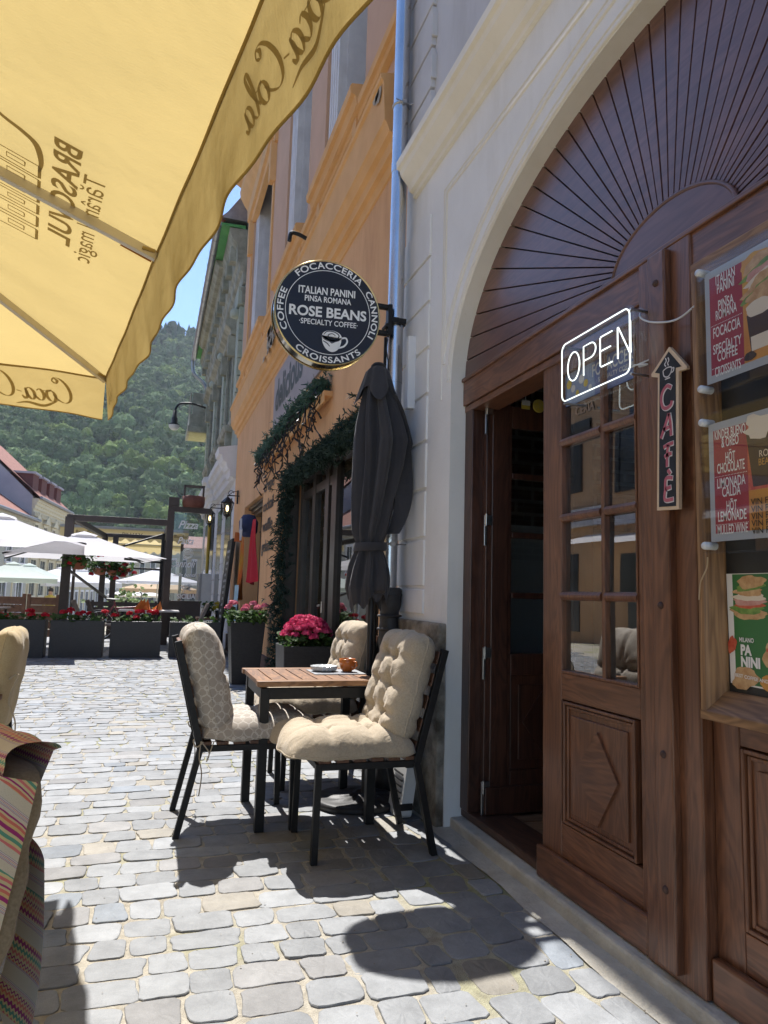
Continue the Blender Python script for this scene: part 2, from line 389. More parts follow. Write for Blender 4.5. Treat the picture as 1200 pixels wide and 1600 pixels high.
# ------------------------------------------------------------------ setting: ground
def gz(y):
    if y < 17: return 0.
    return -.045*(min(y, 62)-17)
ms, t, b = nodes('joint_sand')
mp = coords(t)
n1 = N(t, 'ShaderNodeTexNoise', Scale=22., Detail=8, Roughness=.7); n2 = N(t, 'ShaderNodeTexNoise', Scale=1.1, Detail=5); n3 = N(t, 'ShaderNodeTexNoise', Scale=260., Detail=2)
for q in (n1, n2, n3): t.links.new(mp.outputs[0], q.inputs['Vector'])
r1 = ramp(t, [(.3, (.25, .225, .18)), (.6, (.43, .395, .325))]); t.links.new(n1.outputs['Fac'], r1.inputs[0])
r2 = ramp(t, [(.52, (1, 1, 1)), (.68, (.72, .80, .48))]); t.links.new(n2.outputs['Fac'], r2.inputs[0])
mu = N(t, 'ShaderNodeMixRGB', blend_type='MULTIPLY'); mu.inputs[0].default_value = 1; t.links.new(r1.outputs[0], mu.inputs[1]); t.links.new(r2.outputs[0], mu.inputs[2])
t.links.new(mu.outputs[0], b.inputs['Base Color']); b.inputs['Roughness'].default_value = .95
bp = N(t, 'ShaderNodeBump', Strength=.9, Distance=.006); t.links.new(n3.outputs['Fac'], bp.inputs['Height']); t.links.new(bp.outputs[0], b.inputs['Normal'])
ys = [-40, 0, 17, 25, 40, 62, 120, 400, 640]
g = MB()
for i in range(len(ys)-1):
    for xa, xb in ((-500, -40), (-40, 40), (40, 500)):
        g.add([(xa, ys[i], gz(ys[i])-.0045), (xb, ys[i], gz(ys[i])-.0045), (xb, ys[i+1], gz(ys[i+1])-.0045), (xa, ys[i+1], gz(ys[i+1])-.0045)], [(0, 1, 2, 3)])
props(g.build('ground', ms), kind='structure')
# cobbles: every stone is modelled, laid in rows across the street
mc, t, b = nodes('cobble_stone')
mp = coords(t)
at = N(t, 'ShaderNodeAttribute', attribute_name='tint')
n1 = N(t, 'ShaderNodeTexNoise', Scale=9., Detail=8, Roughness=.65); n2 = N(t, 'ShaderNodeTexNoise', Scale=420., Detail=2); n4 = N(t, 'ShaderNodeTexNoise', Scale=34., Detail=6)
for q in (n1, n2, n4): t.links.new(mp.outputs[0], q.inputs['Vector'])
r1 = ramp(t, [(.3, (.74, .74, .74)), (.7, (1.12, 1.12, 1.12))]); t.links.new(n1.outputs['Fac'], r1.inputs[0])
r2 = ramp(t, [(.38, (.86, .86, .86)), (.72, (1.1, 1.1, 1.1))]); t.links.new(n2.outputs['Fac'], r2.inputs[0])
mu = N(t, 'ShaderNodeMixRGB', blend_type='MULTIPLY'); mu.inputs[0].default_value = 1; mu2 = N(t, 'ShaderNodeMixRGB', blend_type='MULTIPLY'); mu2.inputs[0].default_value = 1
t.links.new(at.outputs['Color'], mu.inputs[1]); t.links.new(r1.outputs[0], mu.inputs[2]); t.links.new(mu.outputs[0], mu2.inputs[1]); t.links.new(r2.outputs[0], mu2.inputs[2])
t.links.new(mu2.outputs[0], b.inputs['Base Color']); b.inputs['Roughness'].default_value = .62; b.inputs['Specular IOR Level'].default_value = .4
bp = N(t, 'ShaderNodeBump', Strength=.5, Distance=.004); t.links.new(n4.outputs['Fac'], bp.inputs['Height']); t.links.new(bp.outputs[0], b.inputs['Normal'])
cb = MB(); tint = []
def stone(cx, cy, lx, ly, rot, fine):
    n = 28 if fine else 12
    q = random.uniform(4.5, 12.0)
    if fine: ax = [random.uniform(-.012, .012) for _ in range(4)]
    zt = random.uniform(-.003, .003); tx, ty = random.uniform(-.014, .014), random.uniform(-.014, .014)
    k = random.random(); base = (.262, .272, .282)
    v = random.uniform(.78, 1.16)
    if k < .06: base = (.215, .24, .27)
    elif k > .95: base = (.31, .285, .24)
    elif k > .82: base = (.255, .252, .25)
    col = (base[0]*v, base[1]*v, base[2]*v, 1)
    jit = [random.uniform(-1, 1) for _ in range(6)]
    sk = random.uniform(-.12, .12); tp = random.uniform(-.12, .12)
    out = []
    for i in range(n):
        a = 2*PI*i/n; c, s = math.cos(a), math.sin(a)
        r = (abs(c)**q+abs(s)**q)**(-1/q)
        r = min(r, 1.30)*(1+.03*jit[0]*math.sin(2*a+jit[1]*3)+.035*jit[2]*math.sin(3*a+jit[3]*3)+.025*jit[4]*math.sin(5*a+jit[5]*3)+.012*jit[0]*math.sin(9*a+jit[2]*5))
        out.append((r*c*lx/2*(1+tp*s)+sk*s*ly/2, r*s*ly/2*(1+.07*jit[1]*c)))
    vs = []; cr, sr = math.cos(rot), math.sin(rot)
    rings_ = ((1.0, -.018), (1.0, -.0028), (.975, -.0004), (.93, .0), (.6, .0003)) if fine else ((1., -.016), (.97, 0.))
    gb = gz(cy)
    for f, z in rings_:
        for x, y in out:
            X, Y = x*f, y*f
            vs.append((cx+X*cr-Y*sr, cy+X*sr+Y*cr, gb+z+zt+X*tx+Y*ty+(random.uniform(-.0007, .0007) if fine and z > -.001 else 0)))
    vs.append((cx, cy, gb+zt+.002)); m = len(rings_)
    fs = [(i*n+j, i*n+(j+1) % n, (i+1)*n+(j+1) % n, (i+1)*n+j) for i in range(m-1) for j in range(n)]
    fs += [((m-1)*n+j, (m-1)*n+(j+1) % n, m*n) for j in range(n)]
    cb.add(vs, fs, 0, False); tint.extend([col]*len(vs))
y = .9
while y < 22:
    d = random.uniform(.118, .165) if y < 5 else random.uniform(.105, .15)
    x = -1.7-y*.32-random.uniform(0, .3)
    xe = 1.02+.02*math.sin(y*2)
    while x < xe:
        L = random.uniform(.12, .25)
        if x+L > xe: L = max(.1, xe-x)
        sway = .018*math.sin(x*1.7+y*.6)-.03*(x > 0)*x
        stone(x+L/2, y+d/2+sway, L-random.uniform(.001, .017), d-random.uniform(.001, .013), random.uniform(-.05, .05), y < 7)
        x += L
    y += d
for k in range(3):
    y = .9+k*.07
    x0 = (1.03, 1.185, 1.345)[k]; wd = (.155, .16, .115)[k]
    while y < 22:
        L = random.uniform(.15, .25)
        stone(x0+wd/2, y+L/2, wd-random.uniform(.004, .016), L-random.uniform(.004, .018), random.uniform(-.1, .1)+.05, y < 7)
        y += L
props(cb.build('cobble_pavement', mc, attr=tint), kind='structure')
# concrete apron along the facades
ap = MB()
def apr(u, v):
    y = -3+u*20; n = .006*math.sin(y*5.1)+.004*math.sin(y*13.7+1)
    return (1.455+n+(v)*.26, y, .001+.018*v+.004*math.sin(y*9+v*7))
ap.grid(160, 7, apr)
props(ap.build('kerb', m_kerb), kind='structure')
# grit and dead leaves lying in the joints
gr = MB()
for i in range(320):
    x, yy = random.uniform(-1.6, 1.5), random.uniform(1.5, 5.5); s = random.uniform(.0015, .0042)
    a = random.random()*PI
    gr.add([(x+s*math.cos(a), yy+s*math.sin(a), .004), (x-s*math.sin(a), yy+s*math.cos(a), .004), (x-s*math.cos(a), yy-s*math.sin(a), .004+s*.2), (x+s*math.sin(a), yy-s*math.cos(a), .004+s*.5)], [(0, 1, 2, 3), (0, 1, 3), (1, 2, 3)])
props(gr.build('gravel', M('grit_brown', (.10, .075, .05), (.22, .18, .12))), kind='stuff')

# ------------------------------------------------------------------ setting: hill and forest
def hz(x, y):
    s = (y-215)/275.
    h = 186*max(0, min(.97, s))**1.02-60*max(0, s-1.02)
    return h-2.5+(5*math.sin(x*.03+y*.011)+6*math.sin(x*.013-y*.02+1))*max(0, min(1, s*2))-.05*max(0, x)-0.00006*max(0, s)*(x+20)**2
hl = MB(); hl.grid(60, 40, lambda u, v: (-420+u*840, 205+v*400, hz(-420+u*840, 205+v*400)))
props(hl.build('hill', M('hill_earth', (.035, .05, .02), (.05, .065, .03), rough=1, scale=.05)), kind='structure')
def crown_variant(conif=False, nq=240):
    """lumpy crown: a lobed skin of small faces plus loose leaf clumps standing off it"""
    lobes = [np.append(rng.normal(0, .36, 2), rng.uniform(-.25, .55)) for i in range(9)]; rad = rng.uniform(.42, .66, 9)
    def surf(d):
        best = 0
        for c, r in zip(lobes, rad):
            bq = d@c; disc = bq*bq-(c@c-r*r)
            if disc > 0: best = max(best, bq+math.sqrt(disc))
        return max(best, .35)
    if conif:
        def surf(d):
            a = math.atan2(d[1], d[0]); return min(1.7, .5/max(.12, math.hypot(d[0], d[1])+.30*d[2]+.05))*(1+.12*math.sin(5*a))
    nu, nv = 22, 13; G = np.zeros((nu, nv, 3))
    for i in range(nu):
        for j in range(nv):
            a = 2*PI*i/nu; e = -.9+j/(nv-1)*(PI/2+.88); d = np.array([math.cos(e)*math.cos(a), math.cos(e)*math.sin(a), math.sin(e)])
            G[i, j] = d*surf(d)*rng.uniform(.86, 1.14)
    P = [[G[i, j], G[(i+1) % nu, j], G[(i+1) % nu, j+1], G[i, j+1]] for i in range(nu) for j in range(nv-1)]
    for i in range(nq):
        d = rng.normal(0, 1, 3); d /= np.linalg.norm(d); d[2] = abs(d[2])*.9-.15; d /= np.linalg.norm(d)
        p = d*surf(d)*rng.uniform(.95, 1.16); nrm = d+rng.normal(0, .55, 3); nrm /= np.linalg.norm(nrm)
        a = np.cross(nrm, rng.normal(0, 1, 3)); a /= np.linalg.norm(a); bb = np.cross(nrm, a); s = rng.uniform(.06, .14)
        P.append([p+a*s, p+bb*s*.8, p-a*s, p-bb*s*.8])
    return np.array(P)
VAR = [crown_variant() for _ in range(8)]; CON = [crown_variant(True, 60) for _ in range(3)]
def forest():
    out = []; tn = []
    y = 214.
    while y < 500:
        st = 5.6+(y-214)*.004
        x = -.31*y+rng.uniform(0, st)
        while x < .20*y:
            px, py = x+rng.uniform(-1.8, 1.8), y+rng.uniform(-2, 2)
            top = y > 470
            V = CON[rng.integers(3)] if (rng.random() < (.65 if top else .05)) else VAR[rng.integers(8)]
            s = rng.uniform(3.0, 5.0)*(1.0 if not top else .85)
            a = rng.uniform(0, 2*PI); c, sn = math.cos(a), math.sin(a)
            Rm = np.array([[c, -sn, 0], [sn, c, 0], [0, 0, rng.uniform(.95, 1.25)]])
            out.append(V@Rm.T*s+np.array([px, py, hz(px, py)+3.4+rng.uniform(-.5, 2.2)]))
            k = rng.random()
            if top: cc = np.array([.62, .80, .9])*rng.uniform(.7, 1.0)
            elif k < .14: cc = np.array([1.35, 1.25, .85])*rng.uniform(.9, 1.2)
            elif k < .3: cc = np.array([1.25, 1.2, 1.25])*rng.uniform(.9, 1.25)
            else: cc = np.array([1, 1, 1.])*rng.uniform(.6, 1.1)
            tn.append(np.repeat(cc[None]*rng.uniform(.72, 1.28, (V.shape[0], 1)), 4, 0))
            x += st*rng.uniform(.8, 1.25)
        y += st*.92
    P = np.concatenate([o.reshape(-1, 3) for o in out]); T = np.concatenate(tn); T = np.concatenate([T, np.ones((len(T), 1))], 1)
    me = bpy.data.meshes.new('forest'); nq = len(P)//4
    me.vertices.add(len(P)); me.vertices.foreach_set('co', P.ravel())
    me.loops.add(len(P)); me.loops.foreach_set('vertex_index', np.arange(len(P)))
    me.polygons.add(nq); me.polygons.foreach_set('loop_start', np.arange(nq)*4); me.polygons.foreach_set('loop_total', np.full(nq, 4))
    me.update(calc_edges=True)
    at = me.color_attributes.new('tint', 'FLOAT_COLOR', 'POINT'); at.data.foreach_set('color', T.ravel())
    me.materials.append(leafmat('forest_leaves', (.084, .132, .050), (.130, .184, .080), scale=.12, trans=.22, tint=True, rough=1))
    o = bpy.data.objects.new('forest', me); COL.objects.link(o)
    props(o, 'dense green broadleaf forest covering the hillside', 'forest', kind='stuff')
forest()

# ------------------------------------------------------------------ white building with the arched portal
WB = thing('white_building', 'white plastered building with a dark wooden arched portal and grooved pier', 'building', (1.6, 2, 0))
XW = 1.515; YC, AA, BB, ZC = 1.88, 1.645, .905, 2.385
def arch(t, da=0., db=None):
    db = da if db is None else db
    return (YC+(AA+da)*math.cos(t), ZC+(BB+db)*math.sin(t))
NT = 72
wb = MB()
def wallx(y0, y1, z0, z1, mi=0, x=XW): wb.add([(x, y0, z0), (x, y0, z1), (x, y1, z1), (x, y1, z0)], [(0, 1, 2, 3)], mi)
pts = [arch(PI*i/NT) for i in range(NT+1)]
for (ya, za), (yb, zb) in zip(pts[:-1], pts[1:]):
    wb.add([(XW, ya, za), (XW, yb, zb), (XW, yb, 4.02), (XW, ya, 4.02)], [(0, 1, 2, 3)])
    wb.add([(XW, ya, za), (1.66, ya, za), (1.66, yb, zb), (XW, yb, zb)], [(0, 1, 2, 3)], 1, True)
for yj in (YC+AA, YC-AA):
    wb.add([(XW, yj, 0), (1.66, yj, 0), (1.66, yj, ZC), (XW, yj, ZC)], [(0, 1, 2, 3)], 1)
wallx(YC+AA, 4.34, 0, 4.02); wallx(-4, YC-AA, 0, 4.02); wallx(-4, 4.34, 4.02, 10.2, 2)
wb.add([(XW, 4.34, 0), (2.2, 4.34, 0), (2.2, 4.34, 10.2), (XW, 4.34, 10.2)], [(0, 1, 2, 3)])
wb.build('wall', [m_wall, m_cream, m_wall_up], WB)
rb = MB()
zs = [1.075]+[1.237+.2885*k for k in range(9)]
for k in range(len(zs)-1): rb.box(XW-.012, XW+.01, 3.865, 4.335, zs[k]+.011, zs[k+1]-.011)
rb.build('rustication', m_wall, WB, bevel=.005)
rb = MB()
for k in range(13):
    z = 4.08+.2885*k
    rb.box(XW-.03, XW+.01, 3.86, 4.335, z+.01, z+.2785)
    rb.box(XW-.036, XW+.01, 3.84, 3.86, z+.06, z+.23)
rb.build('quoin', m_wall_up, WB, bevel=.005)
mo = MB()
def arcline(da, r, t0=0., t1=PI, x=XW, db=None): mo.tube([(x,)+arch(t0+(t1-t0)*i/90, da, db) for i in range(91)], r, 6)
arcline(.016, .011); arcline(.052, .006); arcline(.125, .009, .13, PI-.13, db=.135); arcline(.155, .005, .2, PI-.2, db=.175)
mo.tube([(XW, 3.625, 2.5), (XW, 3.625, 3.545), (XW, .13, 3.545), (XW, .13, 2.5)], .010, 6)
mo.tube([(XW, 3.66, 2.3), (XW, 3.665, 3.58), (XW, .1, 3.58)], .006, 6)
mo.build('arch_moulding', m_cream, WB)
st = MB()
pr = [(1.53, 3.79), (1.495, 3.80), (1.490, 3.825), (1.468, 3.835), (1.455, 3.87), (1.43, 3.90), (1.405, 3.93), (1.395, 3.965), (1.375, 3.975), (1.37, 4.02), (1.53, 4.06)]
st.sweep(pr, -4, 4.165)
st.build('string_cornice', m_cream, WB, bevel=.003)
ev = MB(); ev.sweep([(1.53, 9.6), (1.42, 9.7), (1.34, 9.9), (1.15, 10.0), (1.12, 10.2), (1.53, 10.3)], -4, 4.34); ev.build('eave', m_cream, WB)
pl = MB()
pl.box(1.472, 1.63, 3.535, 4.36, 0, 1.045); pl.box(1.472, 1.63, -4, .228, 0, 1.045)
build_split(pl, 'plinth', m_plinth, WB, bevel=.012)
# portal woodwork
X0 = 1.60
tr = MB(); tr.box(1.588, 1.74, .24, 3.523, 2.238, 2.385); tr.box(1.576, 1.60, .24, 3.523, 2.372, 2.392); tr.box(1.60, 1.74, .24, 3.523, 2.20, 2.236)
tr.build('transom', m_wy, WB, bevel=.004)
bk = MB()
bk.add([(1.628, *arch(PI*i/NT, .012)) for i in range(NT+1)], [tuple(range(NT+1))]); bk.build('fan_backing', m_groove, WB)
fb = MB(); nb = 38
ph = [PI*i/nb for i in range(nb+1)]
def fanin(t): return (YC+.305*math.cos(t), ZC-.02+.185*math.sin(t))
def fanout(t):
    # board edges converge a little below the springing line
    o = (YC, 2.30); dy, dz = math.cos(t), math.sin(t)*.92+.045
    A = (dy/(AA+.01))**2+(dz/(BB+.01))**2; B = 2*(o[1]-ZC)*dz/(BB+.01)**2; C = ((o[1]-ZC)/(BB+.01))**2-1
    s = (-B+math.sqrt(B*B-4*A*C))/(2*A); return (o[0]+dy*s, o[1]+dz*s)
for i in range(nb):
    a, b2 = ph[i], ph[i+1]; gp = .0042
    qa, qb = fanin(a), fanin(b2); ra, rb_ = fanout(a), fanout(b2)
    def shrink(p, q, g):  # move p towards q by g
        d = math.hypot(q[0]-p[0], q[1]-p[1]) or 1; return (p[0]+(q[0]-p[0])/d*min(g, d*.3), p[1]+(q[1]-p[1])/d*min(g, d*.3))
    ins, ine = shrink(qa, qb, gp*.7), shrink(qb, qa, gp*.7); os_, oe = shrink(ra, rb_, gp), shrink(rb_, ra, gp)
    poly = [ins, os_, oe, ine]
    d0 = 1.6005+random.uniform(-.0012, .0012)
    fb.prism(poly, lambda p, q, d: (d, p, q), 1.63, d0)
fb.build('fan_board', m_fan, WB, bevel=.0025, seg=2)
cp = MB(); cpts = [fanin(PI*i/30) for i in range(31)]
cp.prism([(YC+.305, ZC-.01)]+cpts[1:-1]+[(YC-.305, ZC-.01)], lambda p, q, d: (d, p, q), 1.63, 1.592)
cp.tube([(1.594, *fanin(PI*i/40)) for i in range(41)], .008, 6)
cp.build('fan_centre', m_fan, WB)
fr = MB(); fr.box(1.603, 1.78, 3.43, 3.523, .10, 2.238); fr.box(1.70, 1.80, 3.38, 3.43, .10, 2.238); fr.box(1.603, 1.78, .238, .33, .1, 2.238)
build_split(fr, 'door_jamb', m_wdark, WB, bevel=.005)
po = MB(); po.box(1.580, 1.74, 1.762, 2.018, .062, 2.380)
po.build('door_post', m_wz, WB, bevel=.006)
as_ = MB(); as_.box(1.552, 1.583, 1.852, 1.936, .09, 2.362); as_.build('cover_strip', m_wz, WB, bevel=.006)
bo = MB()
for z in (.32, .72, 1.18, 2.255):
    bo.lathe([(0, .009), (.007, .008), (.011, .004), (.0125, 0)], 12, (1.552, 1.893, z), fn=lambda x, y, z_: (-z_, x, y))
build_split(bo, 'bolt', M('bolt_wood', (.06, .025, .015)), WB)
sl = MB(); sl.box(1.55, 1.80, .236, 3.53, -.02, .058); sl.build('threshold_stone', m_kerb, WB, bevel=.012)
ws = MB(); ws.box(1.612, 1.82, .236, 3.53, .060, .098); ws.build('door_sill', wood('sill_wood', (.11, .055, .035), (.045, .022, .015), 'y'), WB, bevel=.006)
def door_panel(mb, y0, y1, z0, z1, x):
    """raised and fielded panel in the wall plane"""
    mb.box(x+.012, x+.03, y0, y1, z0, z1)
    for d, h in ((0, .0), (.016, .008)):
        a0, a1, c0, c1 = y0+d, y1-d, z0+d, z1-d
        for q in ((a0, a0+.012, c0, c1), (a1-.012, a1, c0, c1), (a0+.012, a1-.012, c0, c0+.012), (a0+.012, a1-.012, c1-.012, c1)):
            mb.box(x+h-.004, x+.014, *q)
    e = .05
    mb.box(x+.002, x+.014, y0+e, y1-e, z0+e, z1-e)
def leaf(y0, y1, x, name, mat, maty, flip=False):
    o = MB()
    o.box(x, x+.045, y1-.13, y1, .102, 2.236); o.box(x, x+.045, y0, y0+.052, .102, 2.236)
    rails = MB()
    for z0, z1 in ((2.15, 2.236), (.79, .895), (.18, .31)): rails.box(x+.001, x+.044, y0+.052, y1-.13, z0, z1)
    return o, rails
dl = MB(); x = 1.612
dl.box(x, x+.045, 2.570, 2.713, .102, 2.236); dl.box(x, x+.045, 2.020, 2.078, .102, 2.236)
door = dl.build('door_leaf', m_wz, WB, bevel=.004)
for z0, z1 in ((2.15, 2.236), (.79, .895), (.18, .31)): dr = MB(); dr.box(x+.0015, x+.044, 2.0785, 2.5695, z0, z1); dr.build('rail', m_wy, door, bevel=.003)
p = MB(); door_panel(p, 2.105, 2.555, .315, .785, x)
p.build('lower_panel', m_wz, door, bevel=.003)
dm = MB(); cyy, czz = 2.322, .535
dia = [(cyy, czz+.172), (cyy-.125, czz+.015), (cyy, czz-.172), (cyy+.125, czz+.015)]
dm.prism(dia, lambda a, b_, d: (d, a, b_), x+.004, x-.008)
dm.build('diamond_moulding', m_wy, door, bevel=.006)
kb = MB(); kb.box(1.585, 1.612, 2.022, 2.72, .062, .185); kb.build('kick_board', m_wy, door, bevel=.008)
mu_ = MB()
def muntin(mb, a, b_, horiz, x):
    if horiz:
        y0, y1, z = a[0], b_[0], a[1]; mb.sweep([(x+.028, z-.018), (x+.008, z-.016), (x, z-.004), (x, z+.004), (x+.008, z+.016), (x+.028, z+.018)], y0, y1)
    else:
        mb.box(x+.004, x+.03, a[0]-.011, a[0]+.011, a[1], b_[1])
for z in (1.205, 1.526, 1.845):
    muntin(mu_, (2.08, z), (2.268, z), True, 1.602); muntin(mu_, (2.292, z), (2.568, z), True, 1.602)
muntin(mu_, (2.28, .895), (2.28, 2.15), False, 1.606)
for q in ((2.078, 2.088, .895, 2.15), (2.56, 2.57, .895, 2.15)): mu_.box(1.608, 1.64, *q)
for q in ((2.088, 2.56, .895, .907), (2.088, 2.56, 2.138, 2.15)): mu_.box(1.608, 1.64, *q)
mu_.build('muntin', m_wz, door, bevel=.003)
gp_ = MB()
for z0, z1 in ((.9, 1.205), (1.205, 1.526), (1.526, 1.845), (1.845, 2.15)):
    for y0, y1 in ((2.08, 2.28), (2.28, 2.568)):
        k = random.uniform(-.0025, .0025); k2 = random.uniform(-.002, .002)
        gp_.add([(1.632+k, y0, z0), (1.632-k, y0, z1), (1.632-k+k2, y1, z1), (1.632+k+k2, y1, z0)], [(0, 1, 2, 3)])
gp_.build('glass', m_glass, door)
stk = MB(); stk.box(1.6285, 1.6305, 2.06, 2.56, 2.0, 2.14)
stk.box(1.6275, 1.6285, 2.35, 2.55, 2.0, 2.14, 1)
for i in range(6):
    yy = 2.38+.03*i; stk.lathe([(0, 0), (.012+.004*(i % 3), 0)], 10, (1.627, yy, 2.04+.05*((i*7) % 3)/2), 2+(i % 2), fn=lambda a, b_, c_: (0, a, b_))
stk.text('FOCACCERIA', .05, lambda a, b_: (1.6268, 2.215-a, 2.075+b_), bold=.012, mi=2, fit=.30)
stk.text('SPECIALTY COFFEE', .018, lambda a, b_: (1.6268, 2.215-a, 2.045+b_), bold=.01, mi=2, fit=.22)
stk.build('window_sticker', [plain('sticker_blue', (.10, .15, .33)), plain('sticker_lightblue', (.20, .28, .42)), plain('sticker_white', (.62, .62, .58)), plain('sticker_yellow', (.60, .45, .06))], door)
sg = MB(); sg.text('SPECIALTY', .014, lambda a, b_: (1.6285, 2.42-a, 1.99+b_), mi=0, fit=.07); sg.text('CERIA', .036, lambda a, b_: (1.6285, 2.42-a, 1.945+b_), bold=.02, fit=.13)
sg.build('window_lettering', plain('faded_brown_print', (.22, .15, .10)), door)
# open leaf, swung inwards against the far jamb (plane y = 3.4)
il = MB(); yq = 3.385
il.box(1.668, 1.82, yq, yq+.045, .11, 2.232); il.box(2.20, 2.33, yq, yq+.045, .11, 2.232)
for z0, z1 in ((2.11, 2.232), (.79, .90), (.18, .31)): il.box(1.82, 2.20, yq+.001, yq+.044, z0, z1)
for z in (1.205, 1.526, 1.845): il.box(1.82, 2.2, yq-.006, yq+.03, z-.016, z+.016)
il.box(1.825, 2.195, yq+.012, yq+.03, .31, .79); il.box(1.87, 2.15, yq+.004, yq+.014, .36, .74)
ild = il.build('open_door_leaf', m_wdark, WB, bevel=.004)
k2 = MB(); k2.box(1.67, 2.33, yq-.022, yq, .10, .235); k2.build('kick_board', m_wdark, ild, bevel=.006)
d2 = MB(); d2.prism([(2.01, .71), (1.89, .55), (2.01, .39), (2.13, .55)], lambda a, b_, d: (a, d, b_), yq+.006, yq-.004); d2.build('diamond_moulding', m_wdark, ild, bevel=.004)
g2 = MB(); g2.add([(1.82, yq+.02, .9), (2.2, yq+.02, .9), (2.2, yq+.02, 2.11), (1.82, yq+.02, 2.11)], [(0, 1, 2, 3)]); g2.build('glass', m_glass, ild)
hg = MB()
for z in (.21, .88, 1.57, 2.17):
    hg.box(1.655, 1.70, 3.372, 3.386, z, z+.052); hg.tube([(1.662, 3.368, z-.005), (1.662, 3.368, z+.058)], .007, 8)
    hg.box(1.655, 1.67, 3.374, 3.388, z-.11, z)
build_split(hg, 'hinge', m_steel, WB, bevel=.002)
# fixed leaf beyond the post
rl = MB(); x = 1.622
rl.box(x, x+.045, 1.66, 1.76, .11, 2.236); rl.box(x, x+.045, .335, .45, .11, 2.236)
rl.box(x+.012, x+.04, .45, 1.66, .9, 2.12)
rld = rl.build('fixed_door_leaf', m_wz, WB, bevel=.004)
for z0, z1 in ((2.12, 2.236), (.79, .90), (.18, .29)): dr = MB(); dr.box(x+.0015, x+.044, .4505, 1.6595, z0, z1); dr.build('rail', m_wy, rld, bevel=.003)
p = MB(); door_panel(p, .455, 1.655, .295, .785, x); p.build('lower_panel', m_wz, rld, bevel=.003)
kb = MB(); kb.box(1.592, 1.622, .335, 1.757, .062, .185); kb.build('kick_board', m_wy, rld, bevel=.008)
# the room behind the open leaf
mi_br, t, b = nodes('room_brick')
mp = coords(t); sep = N(t, 'ShaderNodeSeparateXYZ'); t.links.new(mp.outputs[0], sep.inputs[0]); cbn = N(t, 'ShaderNodeCombineXYZ')
adn = N(t, 'ShaderNodeMath', operation='ADD'); t.links.new(sep.outputs[0], adn.inputs[0]); t.links.new(sep.outputs[1], adn.inputs[1]); t.links.new(adn.outputs[0], cbn.inputs[0]); t.links.new(sep.outputs[2], cbn.inputs[1])
br = N(t, 'ShaderNodeTexBrick', Scale=1.); br.inputs['Color1'].default_value = (.19, .10, .065, 1); br.inputs['Color2'].default_value = (.11, .065, .045, 1); br.inputs['Mortar'].default_value = (.34, .30, .26, 1)
br.inputs['Brick Width'].default_value = .27; br.inputs['Row Height'].default_value = .095; br.inputs['Mortar Size'].default_value = .014
t.links.new(cbn.outputs[0], br.inputs['Vector'])
gt = N(t, 'ShaderNodeMath', operation='LESS_THAN'); gt.inputs[1].default_value = 1.72; t.links.new(sep.outputs[2], gt.inputs[0])
mxn = N(t, 'ShaderNodeMixRGB'); mxn.inputs[2].default_value = (.82, .82, .82, 1); t.links.new(gt.outputs[0], mxn.inputs[0]); t.links.new(br.outputs['Color'], mxn.inputs[1]); t.links.new(mxn.outputs[0], b.inputs['Base Color']); b.inputs['Roughness'].default_value = .9
rm = MB()
rm.box(1.82, 7.0, 4.6, 4.75, 0, 3.2); rm.box(7.0, 7.15, -2, 4.75, 0, 3.2); rm.box(1.82, 7.15, -2.1, -2, 0, 3.2)
rm.box(1.76, 1.82, -2, .3, 0, 3.2); rm.box(1.80, 1.86, 3.48, 4.6, 0, 3.2)
rm.build('room_wall', mi_br, WB)
rm = MB(); rm.box(1.7, 7.15, -2.1, 4.75, 3.2, 3.35); rm.build('room_ceiling', mi_br, WB)
rm = MB()
for i in range(30): rm.box(1.82, 7.0, -2+i*.22, -2+i*.22+.212, -.05, .085+random.uniform(-.001, .001))
rm.build('room_floor', wood('floor_boards', (.30, .19, .11), (.13, .075, .045), 'x', rough=.5), WB)
# ------------------------------------------------------------------ pipes and fittings on the pier
zp = thing('downpipe', 'tall shiny zinc downpipe at the joint of the orange and white buildings', 'downpipe', (1.42, 4.24, 0))
q = MB()
for k in range(6):
    z0 = 1.16+1.45*k; q.tube([(1.42, 4.24, z0), (1.42, 4.24, z0+1.455)], [.0525, .0515], 24)
    q.tube([(1.42, 4.24, z0+1.39), (1.42, 4.24, z0+1.46)], .0545, 24)
q.build('pipe', m_zinc, zp)
q = MB()
for z in (1.505, 4.48, 6.9):
    q.tube([(1.42+.056*math.cos(a), 4.24+.056*math.sin(a), z) for a in np.linspace(0, 2*PI, 20)[:-1]], .006, 6, closed=True)
    q.tube([(1.42, 4.185, z), (1.36, 4.17, z)], .004, 5); q.box(1.405, 1.435, 4.17, 4.19, z-.012, z+.012); q.tube([(1.46, 4.2, z), (1.53, 4.14, z)], .004, 5)
build_split(q, 'pipe_clamp', m_steel, zp)
ci = thing('drain_pipe', 'black cast iron lower drain pipe with flared collar behind the table', 'drain pipe', (1.425, 4.22, 0))
q = MB(); q.lathe([(0, 0), (.066, 0), (.066, .10), (.06, .12), (.06, .86), (.064, .88), (.064, 1.0), (.06, 1.01), (.06, 1.09), (.066, 1.10), (.072, 1.13), (.074, 1.2), (.074, 1.225), (.06, 1.235), (.045, 1.235)], 28, (1.425, 4.22, 0))
q.build('pipe', m_iron, ci)
q = MB()
for z in (.98, 1.06, 1.19): q.tube([(1.425+.07*math.cos(a), 4.22+.07*math.sin(a), z) for a in np.linspace(0, 2*PI, 20)[:-1]], .008, 6, closed=True)
build_split(q, 'collar', m_iron, ci)
q = MB(); q.tube([(1.375, 4.36, 0), (1.375, 4.36, 2.1), (1.40, 4.37, 2.5), (1.40, 4.37, 2.9)], .014, 8)
props(q.build('cable_conduit', m_black), 'thin black conduit running up behind the zinc downpipe', 'conduit')
